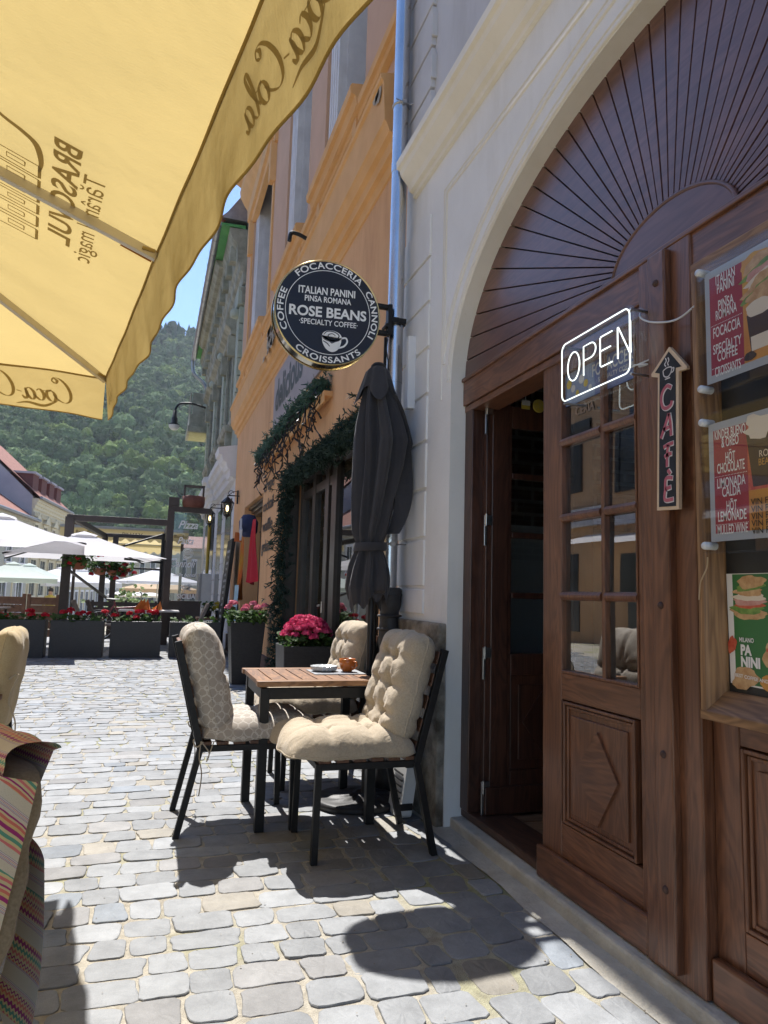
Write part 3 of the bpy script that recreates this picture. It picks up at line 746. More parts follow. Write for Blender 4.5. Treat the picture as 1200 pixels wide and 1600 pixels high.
q = MB(); q.box(1.455, 1.51, 4.07, 4.125, 2.35, 2.82)
props(q.build('cable_cover', plain('white_plastic', (.70, .70, .71), .4), bevel=.006), 'slim white plastic cable cover on the pier beside the downpipe', 'cable cover')

# ------------------------------------------------------------------ round hanging sign
SX, SY, SZ, SR = .945, 4.14, 2.915, .335
rs = thing('round_sign', 'round navy cafe sign with gold rim and white lettering on a wall arm', 'sign', (SX, SY, SZ))
m_navy = M('navy_face', (.006, .011, .026), (.008, .014, .032), rough=.35, scale=3)
m_gold = M('gold_rim', (.62, .47, .20), (.70, .56, .28), rough=.22, metal=1, scale=8)
m_sw = plain('sign_white', (.92, .92, .90), .5)
front = lambda d: (lambda a, b_: (SX+a, SY-d, SZ+b_))
lat = lambda x, y, z: (x, z, y)
q = MB(); q.lathe([(0, -.004), (SR-.008, -.004), (SR-.006, 0)], 72, (SX, SY, SZ), fn=lat, smooth=False); q.build('face', m_navy, rs)
q = MB(); q.lathe([(SR-.006, -.005), (SR-.001, -.008), (SR+.002, -.004), (SR+.001, .008)], 72, (SX, SY, SZ), fn=lat); q.lathe([(SR+.001, .100), (SR+.002, .112), (SR-.002, .118), (SR-.012, .116)], 72, (SX, SY, SZ), fn=lat)
q.build('rim', m_gold, rs)
q = MB(); q.lathe([(SR-.004, .004), (SR-.004, .112)], 72, (SX, SY, SZ), fn=lat); q.lathe([(0, .112), (SR-.006, .112)], 72, (SX, SY, SZ), fn=lat, smooth=False)
q.build('drum', M('mirror_band', (.30, .29, .26), (.42, .40, .34), rough=.12, metal=1, scale=5), rs)
q = MB()
q.ribbon([(.268*math.cos(a), .268*math.sin(a)) for a in np.linspace(0, 2*PI, 91)], .0042, front(.0055))
def arctext(mb, body, h, rad, centre, inside=False, bold=.02, space=1.08, fit=None):
    vs, fs, x0, x1 = text_geo(body, bold, 0, space); s = h; wd = (x1-x0)
    sx = 1. if fit is None else fit*rad/(h*wd)
    out = []
    for x, y in vs:
        u = (x-(x0+x1)/2)*s*sx
        if not inside: a = centre-u/rad; r = rad+y*s-h/2
        else: a = centre+u/rad; r = rad-y*s+h/2
        out.append(front(.006)(r*math.cos(a), r*math.sin(a)))
    mb.add(out, fs)
arctext(q, 'FOCACCERIA', .040, .301, R_(90), fit=R_(88)); arctext(q, 'CANNOLI', .038, .301, R_(5), fit=R_(60))
arctext(q, 'COFFEE', .038, .301, R_(183), fit=R_(52)); arctext(q, 'CROISSANTS', .038, .301, R_(272), inside=True, fit=R_(82))
F6 = front(.006)
sh = lambda dx, dz: (lambda a, b_: F6(a+dx, b_+dz+a*.05))
q.text('ITALIAN PANINI', .046, sh(-.012, .110), bold=.022, fit=.36); q.text('PINSA ROMANA', .036, sh(-.004, .062), bold=.02, fit=.295)
q.text('ROSE BEANS', .062, sh(0, -.032), bold=.03, fit=.49); q.text('·SPECIALTY COFFEE·', .034, sh(.005, -.084), bold=.014, fit=.37)
# cup with a swirled rose
cx, cz = .028, -.185
cup = catmull([(-.062, .035), (-.058, -.01), (-.035, -.048), (0, -.064), (.035, -.05), (.056, -.012), (.062, .03)], 5)
q.add([F6(cx+a, cz+b_) for a, b_ in cup], [tuple(range(len(cup)))])
q.ribbon(catmull([(.056, .028), (.088, .036), (.098, .012), (.078, -.018), (.042, -.034)], 5), .011, lambda a, b_: F6(cx+a, cz+b_))
el = [(.062*math.cos(a), .036+.036*math.sin(a)) for a in np.linspace(0, 2*PI, 30)[:-1]]; q.add([F6(cx+a, cz+b_) for a, b_ in el], [tuple(range(len(el)))])
q.build('lettering', m_sw, rs)
q = MB(); F7 = lambda a, b_: (SX+cx+a, SY-.0068, SZ+cz+b_)
for pl_, wdt in (([(-.052, .04), (-.03, .063), (.01, .066), (.042, .05), (.04, .03), (.012, .018), (-.018, .024), (-.022, .042), (.002, .052), (.022, .042)], .006),
                 ([(-.062, .03), (-.045, .012), (-.01, .002), (.0, -.006), (.02, .004), (.05, .02)], .007), ([(-.055, .0), (-.03, -.012), (-.012, -.03)], .005)):
    q.ribbon(catmull(pl_, 6), [wdt*(.5+.5*math.sin(PI*i/(len(catmull(pl_, 6))-1)))+.001 for i in range(len(catmull(pl_, 6)))], F7)
q.build('cup_swirl', m_navy, rs)
q = MB()
for z in (3.03, 2.855):
    q.box(SX+SR-.02, 1.365, SY+.03, SY+.065, z-.014, z+.014)
q.box(1.345, 1.372, SY+.02, SY+.075, 2.845, 3.045)
q.box(1.372, 1.42, SY+.02, SY+.07, 2.93, 2.965)
q.tube([(1.42+.058*math.cos(a), 4.24+.058*math.sin(a), 2.948) for a in np.linspace(0, 2*PI, 24)[:-1]], .012, 6, closed=True)
q.box(1.405, 1.47, 4.165, 4.185, 2.93, 2.965); q.tube([(1.335, SY+.01, 2.90), (1.335, SY+.09, 2.90)], .012, 8)
q.build('bracket', m_black, rs, bevel=.002)
q = MB(); q.tube(catmull([(1.36, SY+.06, 2.85), (1.355, SY+.07, 2.76), (1.37, SY+.08, 2.68), (1.365, 4.21, 2.6)], 6), .004, 5); q.build('cable', m_black, rs)

# ------------------------------------------------------------------ neon sign, arrow sign
ns = thing('neon_sign', 'lit white neon OPEN sign on clear acrylic hanging in front of the door panes', 'neon sign', (1.5, 2.17, 1.95))
m_neon = plain('neon_tube', (.93, 1., .96), .4, emit=.62)
def rrect(y0, y1, z0, z1, r, n=8):
    o = []
    for cy_, cz_, a0 in ((y1-r, z1-r, 0), (y0+r, z1-r, 90), (y0+r, z0+r, 180), (y1-r, z0+r, 270)):
        o += [(cy_+r*math.cos(R_(a0+90*i/n)), cz_+r*math.sin(R_(a0+90*i/n))) for i in range(n+1)]
    return o
q = MB(); q.prism(rrect(1.945, 2.396, 1.945, 2.205, .035), lambda a, b_, d: (d, a, b_), 1.508, 1.514); q.prism(rrect(1.94, 2.392, 1.938, 2.20, .035), lambda a, b_, d: (d, a, b_), 1.545, 1.550); q.build('acrylic_plate', m_acryl, ns)
q = MB(); q.tube([(1.50, a, b_) for a, b_ in rrect(1.962, 2.383, 1.962, 2.192, .028)], .0027, 8, closed=True); q.build('neon_border', m_neon, ns)
q = MB(); zb, ht = 2.028, .112
S = lambda u, v: (1.499, 2.345-u, zb+v*ht)
q.tube([S(.045+.040*math.cos(a), .5+.5*math.sin(a)) for a in np.linspace(0, 2*PI, 30)[:-1]], .0027, 8, closed=True)
q.tube([S(*p_) for p_ in [(.112, 0), (.112, 1)]+[(.112+.045+.032*math.sin(a), .75+.25*math.cos(a)) for a in np.linspace(0, PI, 12)]+[(.114, .5)]], .0027, 8)
q.tube([S(.287, 1), S(.222, 1), S(.216, .96), S(.216, .04), S(.222, 0), S(.287, 0)], .0027, 8); q.tube([S(.218, .53), S(.278, .53)], .0027, 8)
q.tube([S(.318, 0), S(.318, 1), S(.322, 1), S(.384, 0), S(.388, 0), S(.388, 1)], .0027, 8)
q.build('neon_letters', m_neon, ns)
q = MB()
for y_, z_ in ((1.965, 2.185), (2.375, 2.185), (1.965, 1.957), (2.375, 1.957)): q.tube([(1.505, y_, z_), (1.606, y_, z_)], .005, 8)
build_split(q, 'standoff', m_steel, ns)
m_cable = plain('white_cable', (.62, .62, .62), .5)
q = MB(); q.tube(catmull([(1.52, 1.97, 1.99), (1.545, 1.93, 1.985), (1.565, 2.0, 2.0), (1.575, 1.98, 2.015)], 8), .003, 6); q.tube([(1.515, 2.02, 1.985), (1.575, 1.90, 2.012)], .0028, 6); q.build('power_cable', m_cable, ns)
q = MB(); q.tube(catmull([(1.578, 2.0, 2.205), (1.55, 1.97, 2.165), (1.535, 1.90, 2.12), (1.54, 1.82, 2.092), (1.53, 1.75, 2.08), (1.50, 1.66, 2.075)], 8), .0034, 6)
props(q.build('loose_cable', m_cable), 'loose white cable drooping from the post to the menu posters', 'cable')
q = MB(); q.tube(catmull([(1.49, 1.62, 1.32), (1.495, 1.63, 1.29), (1.50, 1.66, 1.25), (1.497, 1.665, 1.20)], 8), .0022, 6)
props(q.build('thin_wire', plain('tan_wire', (.42, .30, .18), .5)), 'short tan wire end dangling below the lower acrylic sheet', 'wire')

ca = thing('arrow_sign', 'hand painted chalkboard arrow reading CAFE pointing up on the wooden post', 'sign', (1.545, 1.83, 1.48))
out = [(1.818, 2.008), (1.742, 1.921), (1.742, 1.912), (1.778, 1.915), (1.789, 1.478), (1.889, 1.484), (1.874, 1.922), (1.905, 1.933), (1.906, 1.942)]
q = MB(); q.prism(out, lambda a, b_, d: (d, a, b_), 1.552, 1.540); q.build('frame', M('pale_ply', (.62, .45, .29), (.70, .53, .36), rough=.6, scale=14), ca, bevel=.003)
inn = [(1.820, 1.992), (1.764, 1.926), (1.790, 1.929), (1.801, 1.489), (1.878, 1.494), (1.864, 1.932), (1.886, 1.941)]
q = MB(); q.prism(inn, lambda a, b_, d: (d, a, b_), 1.545, 1.5385); q.build('chalkboard', M('chalk_black', (.012, .013, .016), (.022, .024, .03), rough=.75, scale=18), ca)
q = MB(); W5 = lambda xx: (lambda yc, zc: (lambda a, b_: (xx, yc-a, zc+b_)))
m_pink = M('pink_chalk', (.42, .095, .13), (.52, .15, .18), rough=.8, scale=60)
CA = {'C': [[(.028, .072), (.004, .084), (-.022, .066), (-.03, .036), (-.02, .008), (.002, .0), (.024, .008), (.03, .022)]], 'A': [[(-.036, 0), (-.012, .04), (.012, .086)], [(.012, .086), (.02, .045), (.022, 0)], [(-.022, .03), (.02, .036)]],
      'F': [[(-.004, 0), (-.002, .04), (.004, .082)], [(-.022, .076), (.004, .082), (.034, .084)], [(-.018, .04), (.006, .046), (.024, .046)]], 'E': [[(.026, .078), (-.010, .080), (-.016, .04), (-.018, .002), (.028, .0)], [(-.016, .042), (.016, .046)], [(.0, .112), (.008, .102), (.014, .094)]]}
for i, (ch, z0) in enumerate((('C', 1.808), ('A', 1.715), ('F', 1.618), ('E', 1.512))):
    for stp in CA[ch]:
        pp = catmull(stp, 6); q.ribbon(pp, .0195, lambda a, b_: (1.5375, 1.830-a*.82, z0+b_*.86-.001), 1); q.ribbon(pp, .0135, lambda a, b_: (1.5368, 1.832-a*.82, z0+b_*.86), 0)
for stp in ([(-.02, .0), (-.016, -.02), (0, -.028), (.014, -.02), (.02, .0), (0, .006), (-.02, 0)], [(.018, -.004), (.03, -.004), (.026, -.016), (.014, -.018)], [(-.006, .012), (-.012, .022), (-.004, .032), (-.008, .044)], [(.006, .012), (.002, .022), (.008, .03), (.004, .042)], [(-.012, -.034), (.012, -.034)]):
    q.ribbon(catmull(stp, 5), .0045, lambda a, b_: (1.5375, 1.826-a, 1.935+b_*.9), 1)
q.build('lettering', [m_pink, plain('chalk_white', (.66, .62, .60), .8)], ca)

# ------------------------------------------------------------------ menu board with posters
mb_ = thing('menu_board', 'oak framed black chalkboard fixed over the door leaf beyond the post', 'menu board', (1.55, 1.3, .87))
q = MB()
q.sweep([(1.60, .868), (1.500, .868), (1.500, .892), (1.512, .905), (1.556, .948), (1.60, .948)], .62, 1.672)
q.sweep([(1.60, 2.21), (1.500, 2.21), (1.500, 2.186), (1.512, 2.172), (1.556, 2.13), (1.60, 2.13)], .62, 1.672)
build_split(q, 'bottom_frame', m_oaky, mb_, bevel=.003)
q = MB()
for s_, y_ in ((1, 1.672), (-1, .62)):
    A = [(x_, y_-s_*d) for x_, d in ((1.60, .0), (1.500, .0), (1.500, .020), (1.512, .026), (1.556, .040), (1.60, .040))]
    n_ = len(A); q.add([(x_, y_, .893) for x_, y_ in A]+[(x_, y_, 2.185) for x_, y_ in A], [(i, (i+1) % n_, n_+(i+1) % n_, n_+i) for i in range(n_)])
build_split(q, 'side_frame', m_oak, mb_, bevel=.003)
q = MB(); q.box(1.566, 1.60, .66, 1.634, .94, 2.14); q.build('chalkboard', M('chalk_black_board', (.012, .013, .014), (.02, .022, .023), rough=.5, scale=7), mb_)
m_maroon = M('maroon_print', (.30, .018, .042), (.33, .025, .05), rough=.4, scale=2); m_grey = plain('poster_grey', (.40, .42, .44), .35); m_yel = M('yellow_print', (.62, .34, .06), (.55, .22, .05), rough=.3, scale=4)
m_txt = plain('poster_white', (.80, .78, .74), .4); m_bread = M('print_bread', (.45, .24, .10), (.62, .40, .2), rough=.4, scale=40); m_leaf = M('print_lettuce', (.10, .22, .04), (.22, .34, .08), rough=.4, scale=50)
m_ham = M('print_ham', (.50, .22, .18), (.64, .36, .30), rough=.4, scale=30); m_choc = plain('print_dark', (.04, .02, .015), .4); m_green = M('green_print', (.035, .15, .045), (.04, .17, .05), rough=.35, scale=2); m_red = M('print_tomato', (.50, .05, .03), (.62, .16, .08), rough=.4, scale=40)
m_blk = plain('print_black', (.02, .015, .01), .4); m_cream2 = plain('print_cream', (.72, .62, .48), .4)
def blob(mb, cy_, cz_, ry, rz, mi, x, seed=0, n=26, tilt=0, wob=.12):
    r_ = random.Random(seed); ph_ = [r_.uniform(0, 6) for _ in range(4)]
    p_ = []
    for i in range(n):
        a = 2*PI*i/n; k = 1+wob*(.5*math.sin(3*a+ph_[0])+.35*math.sin(5*a+ph_[1])+.25*math.sin(9*a+ph_[2]))
        u, v = ry*k*math.cos(a), rz*k*math.sin(a); p_.append((x, cy_-(u*math.cos(tilt)-v*math.sin(tilt)), cz_+u*math.sin(tilt)+v*math.cos(tilt)))
    mb.add(p_, [tuple(range(n))], mi)
PM = [m_grey, m_maroon, m_yel, m_txt, m_bread, m_leaf, m_ham, m_choc, m_red, m_blk, m_cream2, m_green]
def sheet(name, label, zb_, zt_, lines, dots, extra, xx=1.468):
    T = thing(name, label, 'poster', (xx, 1.25, zb_), 0, 'acrylic poster holders on the menu board')
    q = MB(); q.box(xx, xx+.003, .93, 1.612, zb_, zt_); q.box(xx+.010, xx+.013, .93, 1.614, zb_-.003, zt_-.002); q.build('acrylic_sheet', m_acryl, T, bevel=.001)
    q = MB(); H_ = zt_-zb_; x1 = xx+.0065
    q.box(x1, x1+.001, .96, 1.588, zb_+.03, zt_-.03, 0)
    q.box(x1-.0006, x1, 1.452, 1.570, zb_+.052, zt_-.052, 1); q.box(x1-.0006, x1, .98, 1.452, zb_+.052, zt_-.052, 2)
    for txt, z_, h_, fit_ in lines:
        q.text(txt, h_*H_, lambda a, b_: (x1-.0014, 1.510-a, zb_+z_*H_+b_), bold=.012, fit=fit_, mi=3)
    for z_ in dots:
        for i in range(22): q.box(x1-.0012, x1-.0009, 1.567-i*.0052-.002, 1.567-i*.0052, zb_+z_*H_-.001, zb_+z_*H_+.001, 3)
    extra(q, x1-.001, zb_, H_); q.build('poster_print', PM, T)
    q = MB()
    for y_, z_ in ((1.598, zt_-.022), (1.598, zb_+.02), (.95, zt_-.022), (.95, zb_+.02)): q.lathe([(0, .012), (.009, .012), (.011, .008), (.011, -.03)], 16, (xx, y_, z_), fn=lambda a, b_, c_: (-c_, a, b_))
    build_split(q, 'standoff', plain('standoff_white', (.62, .63, .64), .35), T)
def ex1(q, x, zb_, H_):
    blob(q, 1.40, zb_+.80*H_, .055, .035, 2, x-.0001, 1)
    for cz_, r_, mi, sd in ((.80, .022, 4, 1), (.755, .016, 5, 2), (.72, .018, 6, 3), (.69, .014, 10, 4), (.655, .02, 4, 5), (.61, .016, 5, 6), (.57, .022, 4, 7)):
        blob(q, 1.375, zb_+cz_*H_, .072, r_*1.3, mi, x-.0002-.00005*sd, sd, tilt=.25, wob=.3)
    q.prism([(1.440, zb_+.46*H_), (1.350, zb_+.46*H_), (1.362, zb_+.2*H_), (1.428, zb_+.2*H_)], lambda a, b_, d: (d, a, b_), x, x-.0004, 7)
    q.prism([(1.428, zb_+.30*H_), (1.362, zb_+.30*H_), (1.364, zb_+.2*H_), (1.426, zb_+.2*H_)], lambda a, b_, d: (d, a, b_), x, x-.0006, 10)
    blob(q, 1.395, zb_+.49*H_, .048, .022, 10, x-.0008, 4); blob(q, 1.432, zb_+.17*H_, .02, .012, 7, x-.001, 9)
sheet('menu_poster', 'upper acrylic sheet with maroon poster listing panini, pinsa and focaccia', 1.778, 2.168,
      (('ITALIAN', .795, 0.071, .070), ('PANINI', .725, 0.071, .062), ('-', .66, .05, .008), ('PINSA', .60, 0.071, .056), ('ROMANA', .53, 0.071, .076), ('FOCACCIA', .405, 0.076, .098), ('-', .345, .05, .008), ('SPECIALTY', .285, 0.069, .102), ('COFFEE', .220, 0.069, .072), ('CROISSANTS', .115, 0.069, .092)), (.498, .178), ex1)
def ex2(q, x, zb_, H_):
    q.box(x-.0001, x, 1.30, 1.452, zb_+.40*H_, zb_+.87*H_, 8)
    q.prism([(1.455, zb_+.80*H_), (1.30, zb_+.80*H_), (1.32, zb_+.42*H_), (1.436, zb_+.42*H_)], lambda a, b_, d: (d, a, b_), x-.0002, x-.0006, 7)
    blob(q, 1.40, zb_+.82*H_, .062, .03, 10, x-.0008, 3, wob=.4)
    q.text('ROSE', .045*H_, lambda a, b_: (x-.0012, 1.388-a, zb_+.61*H_+b_), mi=10, fit=.05); q.text('BEANS', .045*H_, lambda a, b_: (x-.0012, 1.388-a, zb_+.555*H_+b_), mi=2, fit=.055)
    for i in range(5): q.text('VIN FIERT', .042*H_, lambda a, b_: (x-.0012, 1.445-a, zb_+(.30-.048*i)*H_+b_), bold=.01, mi=9, align='L', fit=.10)
sheet('menu_poster', 'lower acrylic sheet with maroon poster listing hot chocolate and lemonade', 1.330, 1.722,
      (('KINDER BUENO', .80, 0.066, .108), ('& OREO', .735, 0.066, .060), ('-', .69, .05, .008), ('HOT', .625, 0.069, .034), ('CHOCOLATE', .555, 0.069, .096), ('LIMONADA', .45, 0.069, .098), ('CALDA', .385, 0.069, .064), ('-', .345, .05, .008), ('HOT', .285, 0.069, .036), ('LEMONADE', .215, 0.069, .098), ('MULLED WINE', .125, 0.063, .104)), (.532, .192), ex2)
gp = thing('burger_poster', 'green paper poster of sandwiches taped to the black chalkboard', 'poster', (1.56, 1.3, .97))
q = MB(); xg = 1.5635
Gx = lambda u, v: (1.573-u-.012*(v < .5)*0, .975+v*.30)
q.prism([(1.578, 1.276), (.95, 1.276), (.95, .955), (1.572, .972)], lambda a, b_, d: (d, a+.052, b_), xg+.001, xg, 3)
q.prism([(1.556, 1.274), (.96, 1.274), (.96, .96), (1.552, .976)], lambda a, b_, d: (d, a+.052, b_), xg, xg-.0006, 11)
for cy_, cz_, ry, rz, mi, sd, tl in ((1.505, 1.168, .062, .018, 4, 1, -.1), (1.505, 1.178, .055, .014, 5, 2, 0), (1.50, 1.19, .052, .010, 8, 3, 0), (1.50, 1.199, .055, .012, 6, 4, 0), (1.497, 1.212, .055, .012, 10, 5, 0), (1.50, 1.225, .05, .012, 4, 6, 0), (1.495, 1.238, .05, .010, 5, 7, .1), (1.49, 1.252, .048, .018, 4, 8, .05),
                                     (1.40, 1.27, .03, .02, 8, 9, 0), (1.41, 1.06, .045, .045, 4, 10, 0), (1.415, 1.075, .03, .012, 8, 11, 0), (1.52, .99, .045, .03, 4, 12, .3), (1.43, .985, .04, .02, 2, 13, 0), (1.562, 1.078, .015, .024, 8, 14, -.3)):
    blob(q, cy_+.052, cz_, ry, rz, mi, xg-.001-.00006*sd, sd, tilt=tl, wob=.2)
q.text('MILANO', .012, lambda a, b_: (xg-.0026, 1.587-a, 1.088+b_), bold=.02, fit=.05, align='L', mi=3)
q.text('PA', .026, lambda a, b_: (xg-.0026, 1.583-a, 1.054+b_), bold=.05, align='L', fit=.038, mi=3); q.text('NINI', .026, lambda a, b_: (xg-.0026, 1.583-a, 1.022+b_), bold=.05, align='L', fit=.065, mi=3)
q.text('BEST COFFEE AND FOOD', .009, lambda a, b_: (xg-.0028, 1.605-a, .992-a*.06+b_), bold=.02, align='L', fit=.155, mi=3)
q.build('poster_print', PM, gp)
# tags that hang inside the open door
tg = thing('door_tag', 'small yellow and white tags hanging inside the open doorway', 'tag', (1.87, 3.36, 2.2))
q = MB(); q.box(1.86, 1.91, 3.352, 3.358, 2.215, 2.25); q.box(1.86, 1.91, 3.350, 3.3525, 2.235, 2.262, 1); q.tube([(1.885, 3.355, 2.26), (1.885, 3.355, 2.30)], .003, 6, 1)
q.lathe([(0, 0), (.036, 0), (.038, .006), (0, .008)], 20, (1.965, 3.35, 2.24), 0, fn=lambda a, b_, c_: (a, c_, b_))
q.build('tag_plate', [M('tag_yellow', (.55, .42, .04), (.45, .36, .10), scale=60), plain('tag_white', (.6, .6, .58))], tg, bevel=.004)
# ------------------------------------------------------------------ cafe chairs with tufted cushions
m_lin = fabric('linen_beige', (.50, .42, .31), (.36, .295, .21), weave=150, wrinkle=16)
m_lin2 = fabric('linen_sand', (.52, .42, .26), (.40, .31, .18), weave=150, wrinkle=10)
m_pat = rings('printed_grey_cloth', (.38, .335, .285), (.56, .52, .46), scale=19)
m_slat = wood('chair_slat_wood', (.22, .105, .055), (.11, .05, .028), 'y', rough=.5)
m_tie = plain('cotton_tie', (.40, .34, .26), .9)
def pillow(mb, L, W, T, nu_, nv_, place, seed=0, dimple=.62, res=54, mi=0):
    r_ = random.Random(seed); ph_ = [r_.uniform(0, 6) for _ in range(8)]
    tu = [(2*(i+1)/(nu_+1)-1) for i in range(nu_)]; tv = [(2*(i+1)/(nv_+1)-1) for i in range(nv_)]
    def hgt(u, v, side):
        e = max(0, (1-abs(u)**6))**.5*max(0, (1-abs(v)**6))**.5
        k = 1.
        for a in tu:
            k -= .20*math.exp(-(abs(u-a)/.07)**1.3)
        for a in tv:
            k -= .20*math.exp(-(abs(v-a)/.07)**1.3)
        for a in tu:
            for b_ in tv:
                k -= (dimple-.22)*math.exp(-(((u-a)*L/2)**2+((v-b_)*W/2)**2)/.026**2)
                # folds radiating from each tuft
                dx, dy = (u-a)*L/2, (v-b_)*W/2; rr_ = math.hypot(dx, dy); an = math.atan2(dy, dx)
                k -= .075*math.exp(-(rr_/.085)**2)*(1-math.exp(-(rr_/.02)**2))*math.cos(7*an+ph_[0]+a*3+b_*5)
        k += .04*math.sin(5*u+ph_[1]+2*v)+.03*math.sin(7*v+ph_[2])+.03*math.sin(11*u*v+ph_[3]+6*u)
        ed = 1-max(abs(u), abs(v)); k += .07*math.exp(-(ed/.10)**2)*math.sin(31*(u if abs(v) > abs(u) else v)+ph_[4])
        return side*T/2*e*max(.12, k)*(1. if side > 0 else .8)
    def outl(u, v):
        cu, cv = 1-.07*abs(v)**6, 1-.07*abs(u)**6
        wob = 1+.018*math.sin(6*(u+v)+ph_[5])+.014*math.sin(9*(u-v)+ph_[6])
        return u*L/2*cu*wob, v*W/2*cv*wob
    for side in (1, -1):
        def fn(p, q):
            u, v = math.sin(PI*(p-.5)), math.sin(PI*(q-.5)); x, y = outl(u, v); return place(x, y, hgt(u, v, side))
        mb.grid(res, res, fn, mi)
    ring_ = []
    for i in range(120):
        a = 2*PI*i/120; c_, s2_ = math.cos(a), math.sin(a); r_3 = 1/max(abs(c_), abs(s2_)); x, y = outl(c_*r_3*.995, s2_*r_3*.995); ring_.append(place(x, y, .002*math.sin(a*17)))
    mb.tube(ring_, .0042, 6, mi, closed=True)
def make_chair(label, loc, rotz, cloth, seed, tufts=(2, 2), bt=(3, 2), group='metal cafe chairs around the small table', thick=.15, bthick=.15, ties=False):
    T = thing('cafe_chair', label, 'chair', loc, rotz, group)
    s = .030
    fl = MB(); 
    for sg in (-1, 1):
        q = MB(); q.bar((-.270, sg*.225, 0), (-.262, sg*.225, .43), s, s, (0, 1, 0)); q.build('front_leg', m_black, T, bevel=.002, local=True)
        q = MB(); q.bar((.295, sg*.235, 0), (.200, sg*.235, .42), s, s+.004, (0, 1, 0)); q.bar((.200, sg*.235, .415), (.335, sg*.235, .935), s+.004, s, (0, 1, 0)); q.build('rear_leg', m_black, T, bevel=.002, local=True)
    q = MB()
    for sg in (-1, 1): q.bar((-.275, sg*.225, .415), (.215, sg*.232, .415), .022, .03)
    q.bar((-.262, -.22, .415), (-.262, .22, .415), .022, .03); q.bar((.20, -.23, .415), (.20, .23, .415), .022, .03)
    q.build('seat_frame', m_black, T, bevel=.002, local=True)
    q = MB()
    for i in range(6): q.bar((-.235+i*.082, -.235, .438), (-.235+i*.082, .235, .438), .058, .018)
    q.build('seat_slats', m_slat, T, bevel=.003, local=True)
    q = MB()
    for i in range(5):
        f = .12+i*.2; x, z = .200+.135*f, .415+.52*f; q.bar((x-.012, -.225, z), (x-.012, .225, z), .018, .062, (.25, 0, 1))
    q.build('back_slats', m_slat, T, bevel=.003, local=True)
    q = MB(); pillow(q, .61, .57, thick+.03, tufts[0], tufts[1], lambda x, y, h: (-.105+x, y, .487+(h if h > 0 else h*.5)-.03*max(0, -x-.16)-.022*max(abs(x/.305), abs(y/.285))**5), seed)
    q.build('seat_cushion', cloth, T, local=True)
    q = MB(); c, sn = math.cos(math.atan2(.135, .52)), math.sin(math.atan2(.135, .52))
    pillow(q, .54, .51, bthick+.05, bt[0], bt[1], lambda x, y, h: (.185+(x)*sn-h*c, y, .745+x*c+h*sn+.0), seed+3)
    q.build('back_cushion', cloth, T, local=True)
    if ties:
        q = MB()
        for sg in (-1, 1):
            q.tube(catmull([(.20, sg*.21, .47), (.235, sg*.25, .46), (.22, sg*.262, .43), (.19, sg*.255, .45)], 6), .004, 6); q.tube(catmull([(.20, sg*.258, .455), (.205, sg*.262, .38), (.19, sg*.262, .30), (.198, sg*.262, .20)], 6), .003, 6); q.tube(catmull([(.20, sg*.258, .455), (.16, sg*.262, .40), (.17, sg*.262, .36), (.14, sg*.262, .45)], 6), .003, 6)
        build_split(q, 'tie', m_tie, T, local=True)
    return T
make_chair('metal chair with beige tufted cushion standing with its back to the stone plinth', (1.03, 3.43, 0), 0, m_lin, 1)
make_chair('metal chair with patterned grey cushion facing the wall across the table', (.485, 3.915, 0), PI, m_pat, 5, tufts=(1, 1), bt=(1, 1), thick=.13, bthick=.17, ties=True)
make_chair('metal chair with plain beige tufted cushion beyond the table beside the pink flowers', (1.10, 4.62, 0), 0, m_lin, 9)
T = thing('cafe_table', 'small square table with brown slatted wooden top and black metal legs', 'table', (.88, 3.97, 0))
for x in (.59, 1.165):
    for y in (3.70, 4.235):
        q = MB(); q.bar((x, y, 0), (x, y, .70), .046, .046); q.build('leg', m_black, T, bevel=.002)
q = MB()
for y in (3.70, 4.235): q.bar((.613, y, .672), (1.142, y, .672), .035, .055)
for x in (.59, 1.165): q.bar((x, 3.723, .672), (x, 4.212, .672), .035, .055)
q.build('apron', m_black, T, bevel=.002)
m_top = wood('table_top_wood', (.30, .145, .062), (.10, .045, .02), 'y', rough=.5); m_topx = wood('table_edge_wood', (.33, .17, .075), (.15, .07, .03), 'x', rough=.45)
q = MB()
for i in range(8):
    x0 = .553+i*.081; q.box(x0, x0+.0745, 3.722, 4.24, .712, .737)
q.build('slats', m_top, T, bevel=.003)
q = MB(); q.box(.545, 1.21, 3.655, 3.719, .71, .739); q.box(.545, 1.21, 4.243, 4.305, .71, .739); build_split(q, 'table_edge', m_topx, T, bevel=.004)
q = MB(); q.box(.90, 1.195, 3.92, 4.17, .7395, .7415)
q.box(.92, 1.10, 3.94, 4.06, .7415, .742, 1)
props(q.build('place_mat', [plain('mat_grey', (.30, .31, .32), .5), plain('mat_slate', (.20, .21, .23), .5)]), 'grey paper place mat under the cup on the small table', 'place mat')
T = thing('coffee_cup', 'orange ceramic coffee cup on the small wooden table', 'cup', (1.115, 4.04, .742))
m_cup = M('orange_glaze', (.50, .15, .03), (.44, .12, .022), rough=.22, scale=9)
q = MB(); q.lathe([(0, .002), (.026, .0), (.028, .004), (.040, .020), (.0465, .045), (.048, .072), (.046, .0735), (.0435, .07), (.041, .045), (.032, .015), (0, .012)], 36, (1.115, 4.04, .742)); q.build('bowl', m_cup, T)
q = MB(); q.tube(catmull([(1.135, 4.0, .802), (1.15, 3.978, .80), (1.152, 3.972, .782), (1.14, 3.985, .764), (1.13, 4.004, .757)], 6), .0055, 8); q.build('handle', m_cup, T)
q = MB(); q.lathe([(0, 0), (.039, 0)], 24, (1.115, 4.04, .790)); q.build('coffee', plain('coffee', (.06, .025, .01), .3), T)
q = MB(); gl = glass('ash_glass', (.86, .88, .88), 1.4)
def ash(x, y, z): 
    a = math.atan2(y, x); k = 1+.035*math.cos(16*a); return (x*k, y*k, z)
